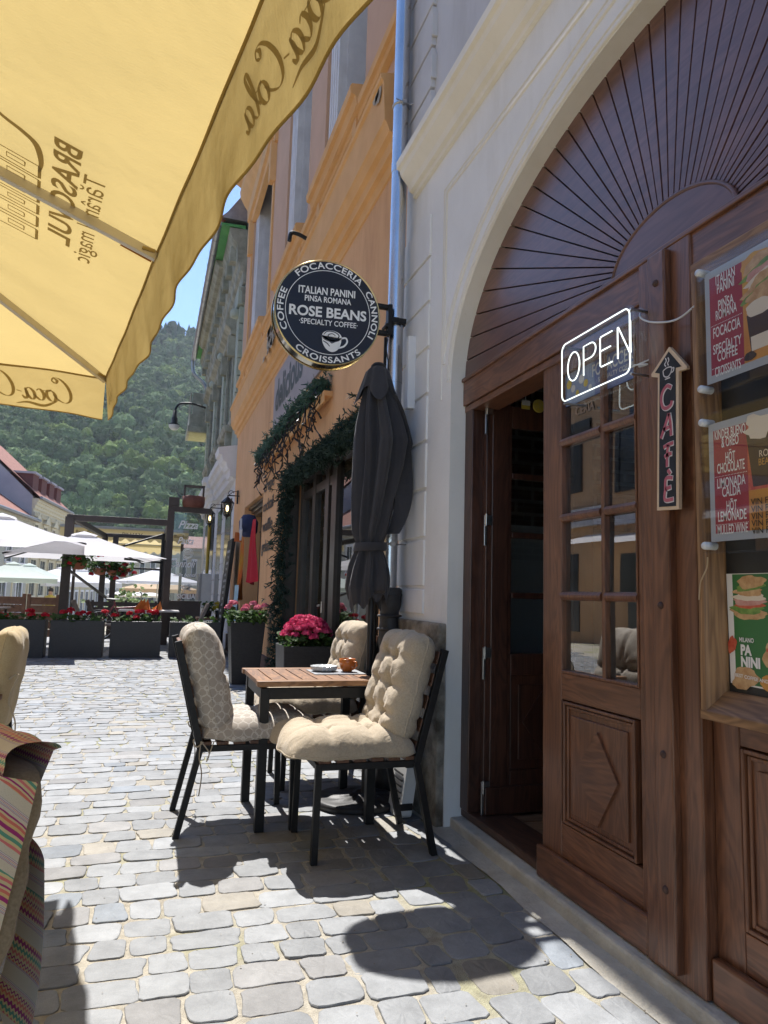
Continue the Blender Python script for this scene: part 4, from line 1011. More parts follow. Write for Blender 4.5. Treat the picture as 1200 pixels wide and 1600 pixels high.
q.lathe([(0, .004), (.055, .003), (.07, .006), (.078, .03), (.074, .031), (.062, .012), (0, .010)], 64, (.985, 4.07, .7425), fn=ash)
props(q.build('ashtray', M('cut_glass', (.62, .65, .65), (.42, .44, .45), rough=.12, scale=60)), 'cut glass ashtray on the grey place mat', 'ashtray')

# ------------------------------------------------------------------ closed parasol with its base
T = thing('closed_parasol', 'closed dark grey parasol tied with a strap beside the cafe table', 'parasol', (1.255, 4.06, 0))
m_para = fabric('parasol_grey', (.052, .050, .054), (.038, .037, .041), weave=500, rough=.85, wrinkle=9)
prof = [(1.14, .118, 1.23, .0), (1.22, .128, 1.225, 0), (1.34, .112, 1.23, 0), (1.44, .086, 1.235, 0), (1.475, .080, 1.237, 0), (1.56, .096, 1.24, 0), (1.75, .122, 1.265, 0), (1.95, .148, 1.29, 0), (2.12, .165, 1.302, 0), (2.22, .150, 1.29, 0), (2.34, .118, 1.275, 0), (2.46, .085, 1.262, 0), (2.545, .060, 1.258, 0)]
def pint(z):
    for a, b_ in zip(prof[:-1], prof[1:]):
        if a[0] <= z <= b_[0]:
            t_ = (z-a[0])/(b_[0]-a[0]); return a[1]+(b_[1]-a[1])*t_, a[2]+(b_[2]-a[2])*t_
    return prof[-1][1], prof[-1][2]
q = MB()
def parf(u, v):
    z = 1.14+v*1.405; r, cx_ = pint(z); r *= .93; a = 2*PI*u
    fold = math.cos(8*a+1.1+.8*math.sin(z*2.2)+.35*z)
    fd = .20*smoothstep(1.1, 1.3, z)*(1-.75*math.exp(-((z-1.475)/.05)**2))*(1-smoothstep(2.42, 2.55, z)*.6)
    rr = r*(1-.10+fd*fold+.08*math.sin(3*a+z*3.1)+fd*.20*math.cos(17*a+z*3.3+math.sin(z*4))+.022*math.sin(29*a+z*6))
    cz_ = 0
    if v == 0: cz_ = .028*math.cos(8*a+.4)
    return (cx_+rr*math.cos(a)*1.08, 4.06+rr*math.sin(a), z+cz_*.8+(.03*math.cos(2*a+2) if z < 1.2 else 0))
q.grid(144, 70, parf, closeu=True)
# two loose edges of cloth that hang clear of the roll
q.grid(10, 26, lambda u, v: (1.30+.185*(.35+.65*u)*math.sin(PI*min(1, .12+v*.95))**.8+.01*math.sin(v*9), 4.03-.05*u-.03*math.sin(v*7+u*2), 1.55+v*.94))
q.build('canopy', m_para, T)
q = MB()
def capf(u, v):
    a = 2*PI*u; z = 2.60-.21*v; r = .012+.045*min(1, v*5)+.062*v; r *= 1+.18*v*math.cos(4*a+.9)+.05*math.cos(9*a)
    return (1.256+r*math.cos(a), 4.06+r*math.sin(a), z-(.05*math.cos(4*a+.9)*v*v))
q.grid(72, 14, capf, closeu=True); q.build('vent_cap', m_para, T)
q = MB(); q.lathe([(0, .032), (.03, .028), (.046, .012), (.048, 0)], 24, (1.257, 4.06, 2.578)); q.build('top_knob', m_black, T)
q = MB(); q.lathe([(.094, 1.445), (.097, 1.45), (.097, 1.49), (.094, 1.495)], 40, (1.238, 4.06, 0), fn=lambda x, y, z: (x*1.04, y, z+.06*x)); q.build('strap', m_para, T)
q = MB(); q.tube([(1.255, 4.06, .04), (1.255, 4.06, 2.5)], .019, 16); q.build('pole', M('grey_pole', (.03, .03, .032), rough=.4, metal=.6), T)
T = thing('parasol_base', 'round black cast parasol base with moulded scroll pattern under the table', 'parasol base', (1.20, 4.06, 0))
q = MB()
def bs(x, y, z):
    a = math.atan2(y, x); r = math.hypot(x, y); return (x, y, z+.007*math.sin(9*a+r*40)*math.sin(min(1, r/.2)*PI)*(z > .02))
prof_b = [(0, .055), (.04, .054)]+[(.04+.19*i/14, .052-.014*i/14) for i in range(1, 15)]+[(.238, .034), (.243, .022), (.243, .004), (.23, 0)]
q.lathe(prof_b, 72, (1.20, 4.06, 0), fn=bs); q.build('base', m_iron, T)
q = MB(); q.tube([(1.255, 4.06, .03), (1.255, 4.06, .30)], .027, 16); q.tube([(1.28, 4.06, .25), (1.315, 4.05, .25)], .008, 8); q.build('socket', m_iron, T)
T = thing('white_box', 'white plastic ventilated box standing against the stone plinth', 'box', (1.40, 3.86, 0))
q = MB()
rr_ = lambda: [(a, b_) for a, b_ in rrect(3.69, 3.78, .0, .34, .03)]
q.prism([(a, b_) for a, b_ in rrect(3.70, 3.90, .005, .36, .03)], lambda a, b_, d: (d+.14*b_, a, b_), 1.335, 1.40); q.build('shell', plain('white_shell', (.62, .62, .60), .4), T, bevel=.008)
q = MB()
for z in (.05, .27): q.box(1.325+.14*z, 1.40+.14*z, 3.694, 3.70, z, z+.035)
for k in range(5): q.box(1.328+.14*(.1+k*.03), 1.3335+.14*(.1+k*.03), 3.73, 3.87, .1+k*.03, .11+k*.03)
q.build('slots', m_black, T)

# ------------------------------------------------------------------ flower planters
m_wick = wicker('dark_wicker', (.035, .033, .034), (.022, .021, .022)); m_wickg = wicker('grey_wicker', (.060, .060, .062), (.045, .045, .047), 70)
m_soil = M('soil', (.03, .02, .012), (.06, .04, .025), rough=1, scale=40)
m_gl = leafmat('geranium_leaf', (.035, .075, .018), (.075, .14, .035), scale=14)
m_pk = leafmat('pink_petals', (.62, .035, .13), (.75, .12, .24), scale=22, trans=.25); m_lpk = leafmat('soft_pink_petals', (.66, .14, .22), (.78, .32, .38), scale=22, trans=.25); m_rd = leafmat('red_petals', (.46, .008, .022), (.60, .03, .05), scale=22, trans=.2)
def bloom(mb, c, r, n, mi, ps=.014):
    c = np.array(c)
    for _ in range(n):
        d = rng.normal(0, 1, 3); d /= np.linalg.norm(d); d[2] = abs(d[2])*.9-.12; p_ = c+d*r*np.array([1, 1, .8])*rng.uniform(.75, 1.05)
        nn = d+rng.normal(0, .35, 3); nn /= np.linalg.norm(nn); a = np.cross(nn, [.3, .2, 1.]); a /= np.linalg.norm(a)+1e-6; b_ = np.cross(nn, a); s_ = ps*rng.uniform(.8, 1.3)
        mb.add([p_+a*s_, p_+(a+b_)*s_*.75, p_+b_*s_, p_-a*s_*.7+b_*s_*.7, p_-a*s_, p_-b_*s_], [(0, 1, 2, 3, 4, 5)], mi)
def leaves(mb, fn, n, s0, s1, mi):
    for _ in range(n):
        p_ = np.array(fn()); nn = rng.normal(0, .55, 3)+np.array([0, -.2, .9]); nn /= np.linalg.norm(nn); a = np.cross(nn, rng.normal(0, 1, 3)); a /= np.linalg.norm(a); b_ = np.cross(nn, a); s_ = rng.uniform(s0, s1)
        vs = [p_+nn*(-.18*s_)]+[p_+(a*math.cos(t_)+b_*math.sin(t_))*s_*(1+.08*math.cos(5*t_)) for t_ in np.linspace(.35, 2*PI-.35, 9)]
        mb.add(vs, [(0, i, i+1) for i in range(1, 9)], mi)
def planter(name, label, x0, x1, y0, y1, h, mat, taper, fn, group=None):
    T = thing(name, label, 'planter', ((x0+x1)/2, (y0+y1)/2, gz(y0)), 0, group); z0 = gz(y0)
    q = MB(); e = taper; w_ = .02
    def ring(xa, xb, ya, yb, z): return [(xa, ya, z), (xb, ya, z), (xb, yb, z), (xa, yb, z)]
    L = [ring(x0+e, x1-e, y0+e, y1-e, z0), ring(x0, x1, y0, y1, z0+h), ring(x0+w_, x1-w_, y0+w_, y1-w_, z0+h), ring(x0+w_, x1-w_, y0+w_, y1-w_, z0+h-.06)]
    q.add(sum(L, []), [(k*4+i, k*4+(i+1) % 4, k*4+4+(i+1) % 4, k*4+4+i) for k in range(3) for i in range(4)]); q.build('box', mat, T, bevel=.008)
    q = MB(); q.add(ring(x0+w_, x1-w_, y0+w_, y1-w_, z0+h-.05), [(0, 1, 2, 3)]); q.build('soil', m_soil, T)
    fn(T, z0+h, x0, x1, y0, y1); return T
def plants(nb_, r_, mi_mat, top, nl, ps=.014, np_=60, spread=.03, rise=(.06, .2), fixed=None, lsize=(.025, .045)):
    def f(T, z, x0, x1, y0, y1):
        q = MB(); leaves(q, lambda: (rng.uniform(x0-spread, x1+spread), rng.uniform(y0-spread, y1+spread), z+rng.uniform(-.02, top*.75)), nl, lsize[0], lsize[1], 0); q.build('leaves', m_gl, T)
        q = MB(); s_ = MB()
        for i in range(nb_):
            c = (rng.uniform(x0, x1), rng.uniform(y0, y1), z+rng.uniform(*rise)) if fixed is None else fixed[i]
            bloom(q, c, r_*rng.uniform(.8, 1.15), np_, 0, ps); s_.tube([(c[0]+rng.uniform(-.03, .03), c[1], z-.03), (c[0], c[1], c[2])], .003, 4)
        q.build('blossom', mi_mat, T); s_.build('stem', m_gl, T)
    return f
planter('tall_planter', 'tall dark wicker planter with pink geraniums by the shop door', 1.01, 1.455, 9.30, 9.74, .79, m_wick, .055, plants(9, .055, m_lpk, .2, 260, .02, 60, rise=(.08, .24)))
def dome(T, z, x0, x1, y0, y1):
    cx_, cy_ = (x0+x1)/2+.02, (y0+y1)/2
    q = MB(); leaves(q, lambda: (cx_+rng.uniform(-.22, .22), cy_+rng.uniform(-.2, .2), z+rng.uniform(-.03, .10)), 220, .02, .04, 0); q.build('leaves', m_gl, T)
    q = MB()
    for i in range(60):
        a = i*2.39996; rr = math.sqrt((i+.5)/60); c = (cx_+.20*rr*math.cos(a), cy_+.19*rr*math.sin(a), z+.03+.20*math.sqrt(max(0, 1-rr*rr*.95))+rng.uniform(-.015, .015)); bloom(q, c, .042, 42, 0, .015)
    q.build('blossom', m_pk, T)
planter('low_planter', 'low dark wicker planter overflowing with bright pink flowers behind the table', 1.10, 1.53, 6.0, 6.42, .735, m_wick, .03, dome)
GR = 'grey box planters across the street'
gp_l = ['grey box planter with red geraniums, partly hidden by the cushioned armchair', 'grey box planter with six red geranium heads, third from the wall', 'grey box planter with red geraniums in front of the orange basket table', 'grey box planter with green sprigs and no flowers beside the pergola glass panel']
for i, (x0, x1, nb_) in enumerate(((-2.46, -1.60, 7), (-1.525, -.698, 7), (-.587, .238, 8), (.376, 1.25, 0))):
    planter('box_planter', gp_l[i], x0, x1, 13.02, 13.36, .615, m_wickg, .0, plants(nb_, .055, m_rd, .12, 60 if nb_ else 26, .022, 44, spread=0, rise=(.06, .17), lsize=(.03, .06)), GR)

# ------------------------------------------------------------------ garden chairs at the camera's side
T = thing('armchair', 'black metal armchair with wooden arms and sandy cushion in the sun', 'armchair', (-.96, 4.25, 0))
def L(dx, dy, z): return (-.96+dx, 4.25+dy, z)
for dy in (-.27, .27):
    q = MB(); q.bar(L(.30, dy, 0), L(.24, dy, .62), .03, .03); q.build('leg', m_black, T, bevel=.002)
    q = MB(); q.bar(L(-.28, dy, 0), L(-.28, dy, .62), .03, .03); q.build('leg', m_black, T, bevel=.002)
    q = MB(); q.bar(L(-.33, dy, .635), L(.30, dy, .635), .06, .026); q.build('armrest', m_slat, T, bevel=.004)
q = MB()
for dy in (-.26, .26): q.bar(L(-.28, dy, .40), L(.25, dy, .40), .03, .03); q.bar(L(.24, dy, .40), L(.27, dy, .70), .03, .03)
q.bar(L(.25, -.26, .4), L(.25, .26, .4), .03, .03); q.bar(L(-.28, -.26, .4), L(-.28, .26, .4), .03, .03)
q.build('frame', m_black, T, bevel=.002)
q = MB(); pillow(q, .52, .52, .16, 1, 1, lambda x, y, h: L(x-.03, y, .49+h), 21); q.build('seat_cushion', m_lin2, T)
q = MB(); pillow(q, .56, .50, .17, 0, 0, lambda x, y, h: L(.262+x*.12-h, y, .69+x*.97+h*.1), 23); q.build('back_cushion', m_lin2, T)
q = MB(); q.tube(catmull([L(.30, -.20, .70), L(.36, -.22, .74), L(.33, -.24, .62), L(.37, -.25, .50), L(.36, -.25, .34), L(.375, -.25, .22)], 6), .004, 6); build_split(q, 'tie', m_tie, T)
# chair with the woven blanket
mbk, t, b = nodes('striped_blanket')
mp = coords(t); sep = N(t, 'ShaderNodeSeparateXYZ'); t.links.new(mp.outputs[0], sep.inputs[0])
m1 = N(t, 'ShaderNodeMath', operation='MULTIPLY'); m1.inputs[1].default_value = 600; dt_ = N(t, 'ShaderNodeVectorMath', operation='DOT_PRODUCT'); dt_.inputs[1].default_value = (.5, -.866, 0); t.links.new(mp.outputs[0], dt_.inputs[0]); t.links.new(dt_.outputs['Value'], m1.inputs[0])
sn = N(t, 'ShaderNodeMath', operation='SINE'); t.links.new(m1.outputs[0], sn.inputs[0])
nz = N(t, 'ShaderNodeTexNoise', Scale=60., Detail=2); t.links.new(mp.outputs[0], nz.inputs['Vector'])
def math_(op, a, b_=None, c_=None):
    n_ = N(t, 'ShaderNodeMath', operation=op)
    for i, v in enumerate((a, b_, c_)):
        if v is None: continue
        if isinstance(v, (int, float)): n_.inputs[i].default_value = v
        else: t.links.new(v, n_.inputs[i])
    return n_.outputs[0]
dt2 = N(t, 'ShaderNodeVectorMath', operation='DOT_PRODUCT'); dt2.inputs[1].default_value = (.78, .45, 0); t.links.new(mp.outputs[0], dt2.inputs[0])
z_ = math_('ADD', math_('MULTIPLY_ADD', nz.outputs['Fac'], .002, sep.outputs[2]), dt2.outputs['Value'])
fr1 = math_('FRACT', math_('MULTIPLY', z_, 19.)); wav = math_('MULTIPLY_ADD', sn.outputs[0], .045, fr1)
CC = [(0, (.60, .52, .38)), (.05, (.42, .06, .20)), (.07, (.60, .52, .38)), (.10, (.25, .18, .30)), (.12, (.60, .54, .42)), (.16, (.62, .20, .16)), (.18, (.62, .54, .40)), (.22, (.36, .05, .22)), (.245, (.62, .55, .42)), (.30, (.30, .22, .26)), (.32, (.62, .52, .36))]
r1 = ramp(t, CC, 'CONSTANT'); t.links.new(math_('FRACT', math_('MULTIPLY', z_, 26.)), r1.inputs[0])
r2 = ramp(t, [(0, (.62, .50, .25)), (.10, (.66, .16, .14)), (.20, (.64, .50, .22)), (.30, (.10, .28, .17)), (.42, (.64, .5, .24)), (.52, (.34, .02, .13)), (.66, (.66, .42, .16)), (.76, (.64, .15, .10)), (.86, (.64, .50, .24)), (.93, (.34, .02, .13))], 'CONSTANT'); t.links.new(math_('FRACT', math_('ADD', wav, 1.)), r2.inputs[0])
sel = math_('LESS_THAN', math_('FRACT', math_('MULTIPLY', z_, 11.5)), .55)
mx = N(t, 'ShaderNodeMixRGB'); t.links.new(sel, mx.inputs[0]); t.links.new(r1.outputs[0], mx.inputs[1]); t.links.new(r2.outputs[0], mx.inputs[2]); t.links.new(mx.outputs[0], b.inputs['Base Color'])
b.inputs['Roughness'].default_value = .95; b.inputs['Sheen Weight'].default_value = .2
n9 = N(t, 'ShaderNodeTexNoise', Scale=500., Detail=2); t.links.new(mp.outputs[0], n9.inputs['Vector']); bp = N(t, 'ShaderNodeBump', Strength=.5, Distance=.002); t.links.new(n9.outputs['Fac'], bp.inputs['Height']); t.links.new(bp.outputs[0], b.inputs['Normal'])
l_ = Vector((.50, -.866, 0)); b_k = Vector((.866, .50, 0)); E0 = Vector((-.152, 1.335, .885))
def Pc(s_, t_, z):
    """s along the back towards its near end, t out behind the back, z height; the back leans away a little"""
    v = E0+l_*s_+b_k*(t_+.19*(z-.885)); return (v.x, v.y, z)
T = thing('blanket_chair', 'garden chair with brown linen cushion standing close at the umbrella shade edge', 'chair', (E0.x-.35, E0.y+.1, 0))
m_lin3 = fabric('linen_brown', (.33, .265, .175), (.20, .155, .095), weave=190, wrinkle=12)
q = MB()
for s_ in (-.22, -.50):
    q.bar(Pc(s_, .055, .0), Pc(s_, .05, .42), .03, .03); q.bar(Pc(s_, .05, .41), Pc(s_, .055, .82), .03, .03); q.bar(Pc(s_, -.48, .0), Pc(s_, -.43, .42), .03, .03); q.bar(Pc(s_, -.45, .41), Pc(s_, .05, .41), .03, .03)
q.build('frame', m_black, T, bevel=.002)
q = MB(); pillow(q, .50, .50, .14, 1, 1, lambda x, y, h: Pc(-.28+y, -.24+x, .48+h), 31); q.build('seat_cushion', m_lin3, T)
# slab-like back cushion with a piped edge
q = MB()
def slab(u, v):
    a = 2*PI*u; c, s2 = math.cos(a), math.sin(a); r = (abs(c)**9+abs(s2)**9)**(-1/9); k = v
    S_, Z_ = r*c, r*s2
    wob = .008*math.sin(5*a+1)+.006*math.sin(9*a)
    th = .034*(1-.0*k)
    if v < .5: kk = v*2; d = -.034-.006*(1-kk); rr = kk*(1-.0)
    else: kk = (1-v)*2; d = .034+.010*(1-kk); rr = kk
    edge = 1-smoothstep(.90, 1., rr)
    d = d*(edge*.45+.55)+.004*math.sin(Z_*rr*17+2)*edge
    return Pc(-.275+(.272+wob)*S_*rr, d, .62+(.265+wob)*Z_*rr)
q.grid(96, 40, slab, closeu=True); q.build('back_cushion', m_lin3, T)
q = MB()
def blk(u, v):
    # u across the back (1 at the near end), v from low on the seat side up, over the top edge and down behind
    s_ = -.44+.444*u+.004*math.sin(v*13+u*3); f = .005*math.sin(u*15+v*3)+.003*math.sin(u*29+1)
    s_ -= .06*u*smoothstep(.98, 1.06, v*1.295)
    L1, L2, L3 = .95, .12, .16; d = v*(L1+L2+L3)
    if d < L1:
        z = -.03+.94*(d/L1); k = 1-d/L1; return Pc(s_+.012*k, -.060-.022*k+f*(.3+k), z)
    if d < L1+L2:
        a = PI*(d-L1)/L2; return Pc(s_, -.056*math.cos(a)-.004, .900+.018*math.sin(a)+.003*math.sin(u*20))
    k = (d-L1-L2)/L3; return Pc(s_-.05*k-.01, .044, .905-.16*k)
q.grid(64, 120, blk)
def strand(u, v):
    k = v; f = .004*math.sin(u*6+k*4)
    if u < .55: s_, t2 = -.050+.060*u/.55, -.070-.005*math.sin(PI*u/.55)
    else: s_, t2 = .010+.004*math.sin(PI*(u-.55)/.45), -.070+.066*(u-.55)/.45
    return Pc(s_+.003*math.sin(v*9)+.004*k, t2-.016*k+f, .898-.88*k-.03*u*u)
q.grid(20, 80, strand)
def tail(u, v):
    k = v; return Pc(-.15+.13*u, .046+.016*math.sin(PI*u*.8)+.030*math.sin(PI*k*.8)+.03*k, .76-.03*u-.38*k*(1-.25*(1-u)))
q.grid(24, 50, tail)
B = q.build('blanket', mbk); props(B, 'colourful striped woven blanket draped over the back of the near chair', 'blanket')
# ------------------------------------------------------------------ big yellow parasol overhead
UC = np.array([-.325, 4.404, 2.42]); UE = np.array([.153, -.988, 0]); UP = np.array([-.988, -.153, 0]); UH = 1.784
CTR = UC+UE*UH+UP*UH; APEX = np.array([CTR[0], CTR[1], 3.03])
T = thing('yellow_parasol', 'large yellow advertising parasol with printed valance spread overhead', 'parasol', (CTR[0], CTR[1], 0))
def umb_cloth(name, c, tr):
    m, t, b = nodes(name); out = t.nodes['Material Output']; mp = coords(t)
    n = N(t, 'ShaderNodeTexNoise', Scale=2.5, Detail=4); t.links.new(mp.outputs[0], n.inputs['Vector'])
    r = ramp(t, [(.3, tuple(x*.93 for x in c)), (.7, c)]); t.links.new(n.outputs['Fac'], r.inputs[0])
    mp2 = coords(t, (60, 160, 60)); n2 = N(t, 'ShaderNodeTexNoise', Scale=1., Detail=3); t.links.new(mp2.outputs[0], n2.inputs['Vector'])
    mp3 = coords(t, (1, 1, 1)); n3 = N(t, 'ShaderNodeTexNoise', Scale=7., Detail=2); t.links.new(mp3.outputs[0], n3.inputs['Vector'])
    bp0 = N(t, 'ShaderNodeBump', Strength=.35, Distance=.03); t.links.new(n3.outputs['Fac'], bp0.inputs['Height'])
    bp = N(t, 'ShaderNodeBump', Strength=.35, Distance=.003); t.links.new(n2.outputs['Fac'], bp.inputs['Height']); t.links.new(bp0.outputs[0], bp.inputs['Normal'])
    d = N(t, 'ShaderNodeBsdfDiffuse'); tl = N(t, 'ShaderNodeBsdfTranslucent'); mx = N(t, 'ShaderNodeMixShader'); mx.inputs[0].default_value = tr
    for s_ in (d, tl): t.links.new(r.outputs[0], s_.inputs[0]); t.links.new(bp.outputs[0], s_.inputs['Normal'])
    t.links.new(d.outputs[0], mx.inputs[1]); t.links.new(tl.outputs[0], mx.inputs[2]); t.links.new(mx.outputs[0], out.inputs[0]); return m
m_yel_c = umb_cloth('yellow_canvas', (.60, .455, .185), .50)
m_ink = umb_cloth('printed_ink', (.40, .30, .13), .45)
m_seam = umb_cloth('seam_thread', (.45, .30, .09), .2)
m_alu = M('beige_aluminium', (.50, .45, .36), (.55, .5, .41), rough=.4, metal=.3, scale=9)
corners = [UC, UC+UE*2*UH, UC+UE*2*UH+UP*2*UH, UC+UP*2*UH]
def panel_pt(a, b_, u, v):
    """u along the edge a->b, v from edge (0) to apex (1); cloth sags a little between the ribs"""
    e = a+(b_-a)*u; p = e+(APEX-e)*v
    sag = .030*math.sin(PI*u*2)**2*(1-v)**.7*math.sin(PI*min(1, v*1.3+.12))
    return np.array([p[0], p[1], p[2]-sag+.004*math.sin(u*43+v*9)*(1-v)])
q = MB()
for k in range(4):
    a, b_ = corners[k], corners[(k+1) % 4]
    q.grid(49, 30, lambda u, v: panel_pt(a, b_, u, v))
q.build('canopy', m_yel_c, T)
out_n = [np.array([.988, .153, 0]), np.array([.153, -.988, 0]), np.array([-.988, -.153, 0]), np.array([-.153, .988, 0])]
FL = [.10, .1, .1, .05]
def val_pt(k, u, v, eps=0.):
    a, b_ = corners[k], corners[(k+1) % 4]; e = a+(b_-a)*u; n_ = out_n[k]
    fl = FL[k]*(1-abs(2*u-1)**2.4)+(.34*smoothstep(.76, .97, u) if k == 0 else 0); ang = .10+1.05*fl+.25*fl*(1-v)-.35*fl*v
    Ln = .235+.055*fl
    # integrate a curved hang: first outward, then down
    x = z = 0; st = 8
    for i in range(st):
        vv = v*(i+.5)/st; an = min(1.35, .10+fl*(1.18-.55*vv)); x += math.sin(an)*Ln*v/st; z -= math.cos(an)*Ln*v/st
    wv = .006*math.sin(u*39+k)*v*v+.005*math.sin(u*73+2*k)*v+.007*math.sin(u*17+1.3)*v
    x += wv
    p = e+n_*(x-eps*math.cos(.9*fl))+np.array([0, 0, z-eps*math.sin(.9*fl)])
    dr = .018*(math.exp(-((u)/.03)**2)+math.exp(-((1-u)/.03)**2))*v
    return (p[0], p[1], p[2]-dr)
q = MB()
for k in range(4): q.grid(160, 12, lambda u, v: val_pt(k, u, v))
q.build('valance', m_yel_c, T)
q = MB()
for k in range(4):
    a, b_ = corners[k], corners[(k+1) % 4]
    q.tube([panel_pt(a, b_, u, .0)+np.array([0, 0, -.004]) for u in np.linspace(0, 1, 60)], .0045, 5)
    q.tube([val_pt(k, u, 1.) for u in np.linspace(0, 1, 160)], .0035, 5)
q.build('seam', m_seam, T)
def tow(p, t_): return p+(APEX-p)*t_
DZ = np.array([0, 0, -.045])
q = MB()
for k in range(4):
    a, b_ = corners[k], corners[(k+1) % 4]
    for p in (a, (a+b_)/2):
        s0 = tow(p, .0)+DZ*.35; s1 = tow(p, .97)+DZ
        r = MB(); r.bar(s0, s1, .026, .036); r.build('rib', m_alu, T, bevel=.003)
        r = MB(); j = tow(p, .44)+DZ*1.2; h_ = np.array([CTR[0], CTR[1], 2.30]); d = h_-j; r.bar(j, j+d*.985, .018, .022); r.build('strut', m_alu, T, bevel=.002)
        r = MB(); dn = (APEX-p); dn = dn/np.linalg.norm(dn); jp = tow(p, .44)+DZ
        side = np.cross(dn, [0, 0, 1]); side /= np.linalg.norm(side)
        for sg in (-1, 1):
            r.prism([(-.075, .022), (.10, .022), (.10, -.030), (.04, -.058), (-.05, -.052), (-.075, -.02)], lambda x, z, d_: tuple(jp+dn*(-x)+np.array([0, 0, z])+side*d_), sg*.016, sg*.022)
        r.tube([jp-side*.03+np.array([0, 0, -.025]), jp+side*.03+np.array([0, 0, -.025])], .007, 8)
        r.build('rib_bracket', m_alu, T, bevel=.002)
        r = MB(); r.bar(tow(p, .004)+DZ*.1, tow(p, .03)+DZ*.4, .04, .012); r.build('rib_pocket', m_yel_c, T, bevel=.003)
r = MB(); mid = (corners[0]+corners[1])/2
r.bar(tow(mid, .008)+np.array([.0, .03, -.018]), tow(mid, .07)+np.array([0, .03, -.018]), .006, .03); r.build('rib_tab', plain('orange_tab', (.55, .22, .03), .7), T)
r = MB(); r.tube([(CTR[0], CTR[1], .05), (CTR[0], CTR[1], 3.0)], .028, 16); r.build('pole', m_alu, T)
r = MB(); r.lathe([(0, 2.36), (.05, 2.36), (.06, 2.33), (.06, 2.27), (.05, 2.24), (0, 2.24)], 20, (CTR[0], CTR[1], 0)); r.lathe([(0, 3.02), (.06, 3.01), (.06, 2.93), (0, 2.93)], 20, (CTR[0], CTR[1], 0)); r.build('hub', m_alu, T)
r = MB(); r.box(CTR[0]-.4, CTR[0]+.4, CTR[1]-.4, CTR[1]+.4, .0, .07); r.build('base_slab', m_kerb, T, bevel=.01)
# printing: reads the right way round from outside the parasol
def canopy_ink(x, y, eps=.006):
    """x metres from the mid rib towards the far corner, y metres in from the edge, right hand panel"""
    a, b_ = corners[0], corners[1]
    sl = UH; v = y/sl
    den = max(1e-3, 1-v); u = .5-(x/(2*UH))/den
    p = panel_pt(a, b_, u, v); return (p[0], p[1], p[2]-eps)
q = MB()
q.text('BRASOVUL', .078, lambda a, b_: canopy_ink(a-.045, .288+b_), bold=.022, fit=.70)
q.text('Tărâmul magic', .066, lambda a, b_: canopy_ink(a+.05, .208+b_), shear=.3, fit=.63, bold=.002)
# outlined block emblem
def ol(pts_, w_=.012): q.ribbon(pts_, w_, lambda a, b_: canopy_ink(a, b_))
big = catmull([(-.42, .60), (-.347, .517), (-.316, .456), (-.274, .416), (-.18, .400), (-.11, .405)], 8)
q.ribbon(big, [.006+.018*math.sin(PI*i/(len(big)-1)) for i in range(len(big))], lambda a, b_: canopy_ink(a, b_))
for x0, x1, y0, y1 in ((-.145, -.075, .403, .62), (-.06, .01, .403, .62), (.03, .10, .403, .62), (.12, .19, .403, .62), (.21, .28, .403, .62), (.30, .37, .403, .62)):
    ol([(x0, y0), (x1, y0)], .011); ol([(x0, y0), (x0, y1)], .006); ol([(x1, y0), (x1, y1)], .006); ol([(x0+.022, y0+.045), (x0+.022, y0+.10), (x1-.022, y0+.10), (x1-.022, y0+.045), (x0+.022, y0+.045)], .006)
q.build('canopy_print', m_ink, T)
# script lettering drawn as pen strokes
SCR = {'C': ([(.74, .86), (.66, 1.0), (.44, .98), (.22, .76), (.10, .42), (.16, .12), (.36, .0), (.60, .10), (.76, .30)], [(.74, .86), (.60, .78), (.54, .90), (.66, 1.0)]),
       'o': ([(.30, .46), (.14, .40), (.06, .20), (.14, .02), (.28, .04), (.38, .22), (.34, .42), (.22, .46), (.30, .40), (.50, .42)],),
       'c': ([(.34, .38), (.22, .46), (.10, .30), (.10, .10), (.22, .0), (.38, .12), (.46, .22)],),
       'a': ([(.36, .38), (.24, .46), (.10, .34), (.06, .14), (.16, .0), (.30, .14), (.38, .42)], [(.38, .44), (.33, .16), (.40, .0), (.52, .12)]),
       'l': ([(.02, .12), (.22, .44), (.34, .84), (.28, .98), (.18, .84), (.14, .40), (.18, .06), (.30, .02), (.44, .16)],),
       '-': ([(.06, .26), (.24, .30)],)}
ADV = {'C': .62, 'o': .40, 'c': .36, 'a': .46, 'l': .36, '-': .24}
def script(mb, word, h, fn, w_=.10, tail=True):
    x = 0
    for ch in word:
        for stp in SCR[ch]:
            pp = catmull(stp, 7); k = len(pp); ws_ = []
            for i in range(k):
                a, b_ = pp[max(0, i-1)], pp[min(k-1, i+1)]; an = math.atan2(b_[1]-a[1], b_[0]-a[0])
                ws_.append(h*w_*(.22+1.0*abs(math.sin(an))**1.5*min(1, 4*min(i, k-1-i)/k+.25)))
            mb.ribbon([((x+p[0]+.22*p[1])*h, p[1]*h) for p in pp], ws_, fn)
        x += ADV[ch]
    if tail:
        pp = catmull([(.60, .10), (.80, -.06), (1.15, -.22), (1.7, -.14), (2.1, -.24)], 8)
        mb.ribbon([((p[0])*h, p[1]*h) for p in pp], [h*.09*(.2+math.sin(PI*i/(len(pp)-1))) for i in range(len(pp))], fn)
    return x*h
WL = sum(ADV[c] for c in 'Coca-Cola')
q = MB()
def val_text(k, u0, width, h, vb):
    """word runs from u0 along the valance of side k (decreasing u = reading direction)"""
    f = width/(WL*h); Lk = 2*UH
    def fn(a, b_):
        return val_pt(k, u0-(a*f)/Lk, vb-b_/.26, .004)
    script(q, 'Coca-Cola', h, fn)
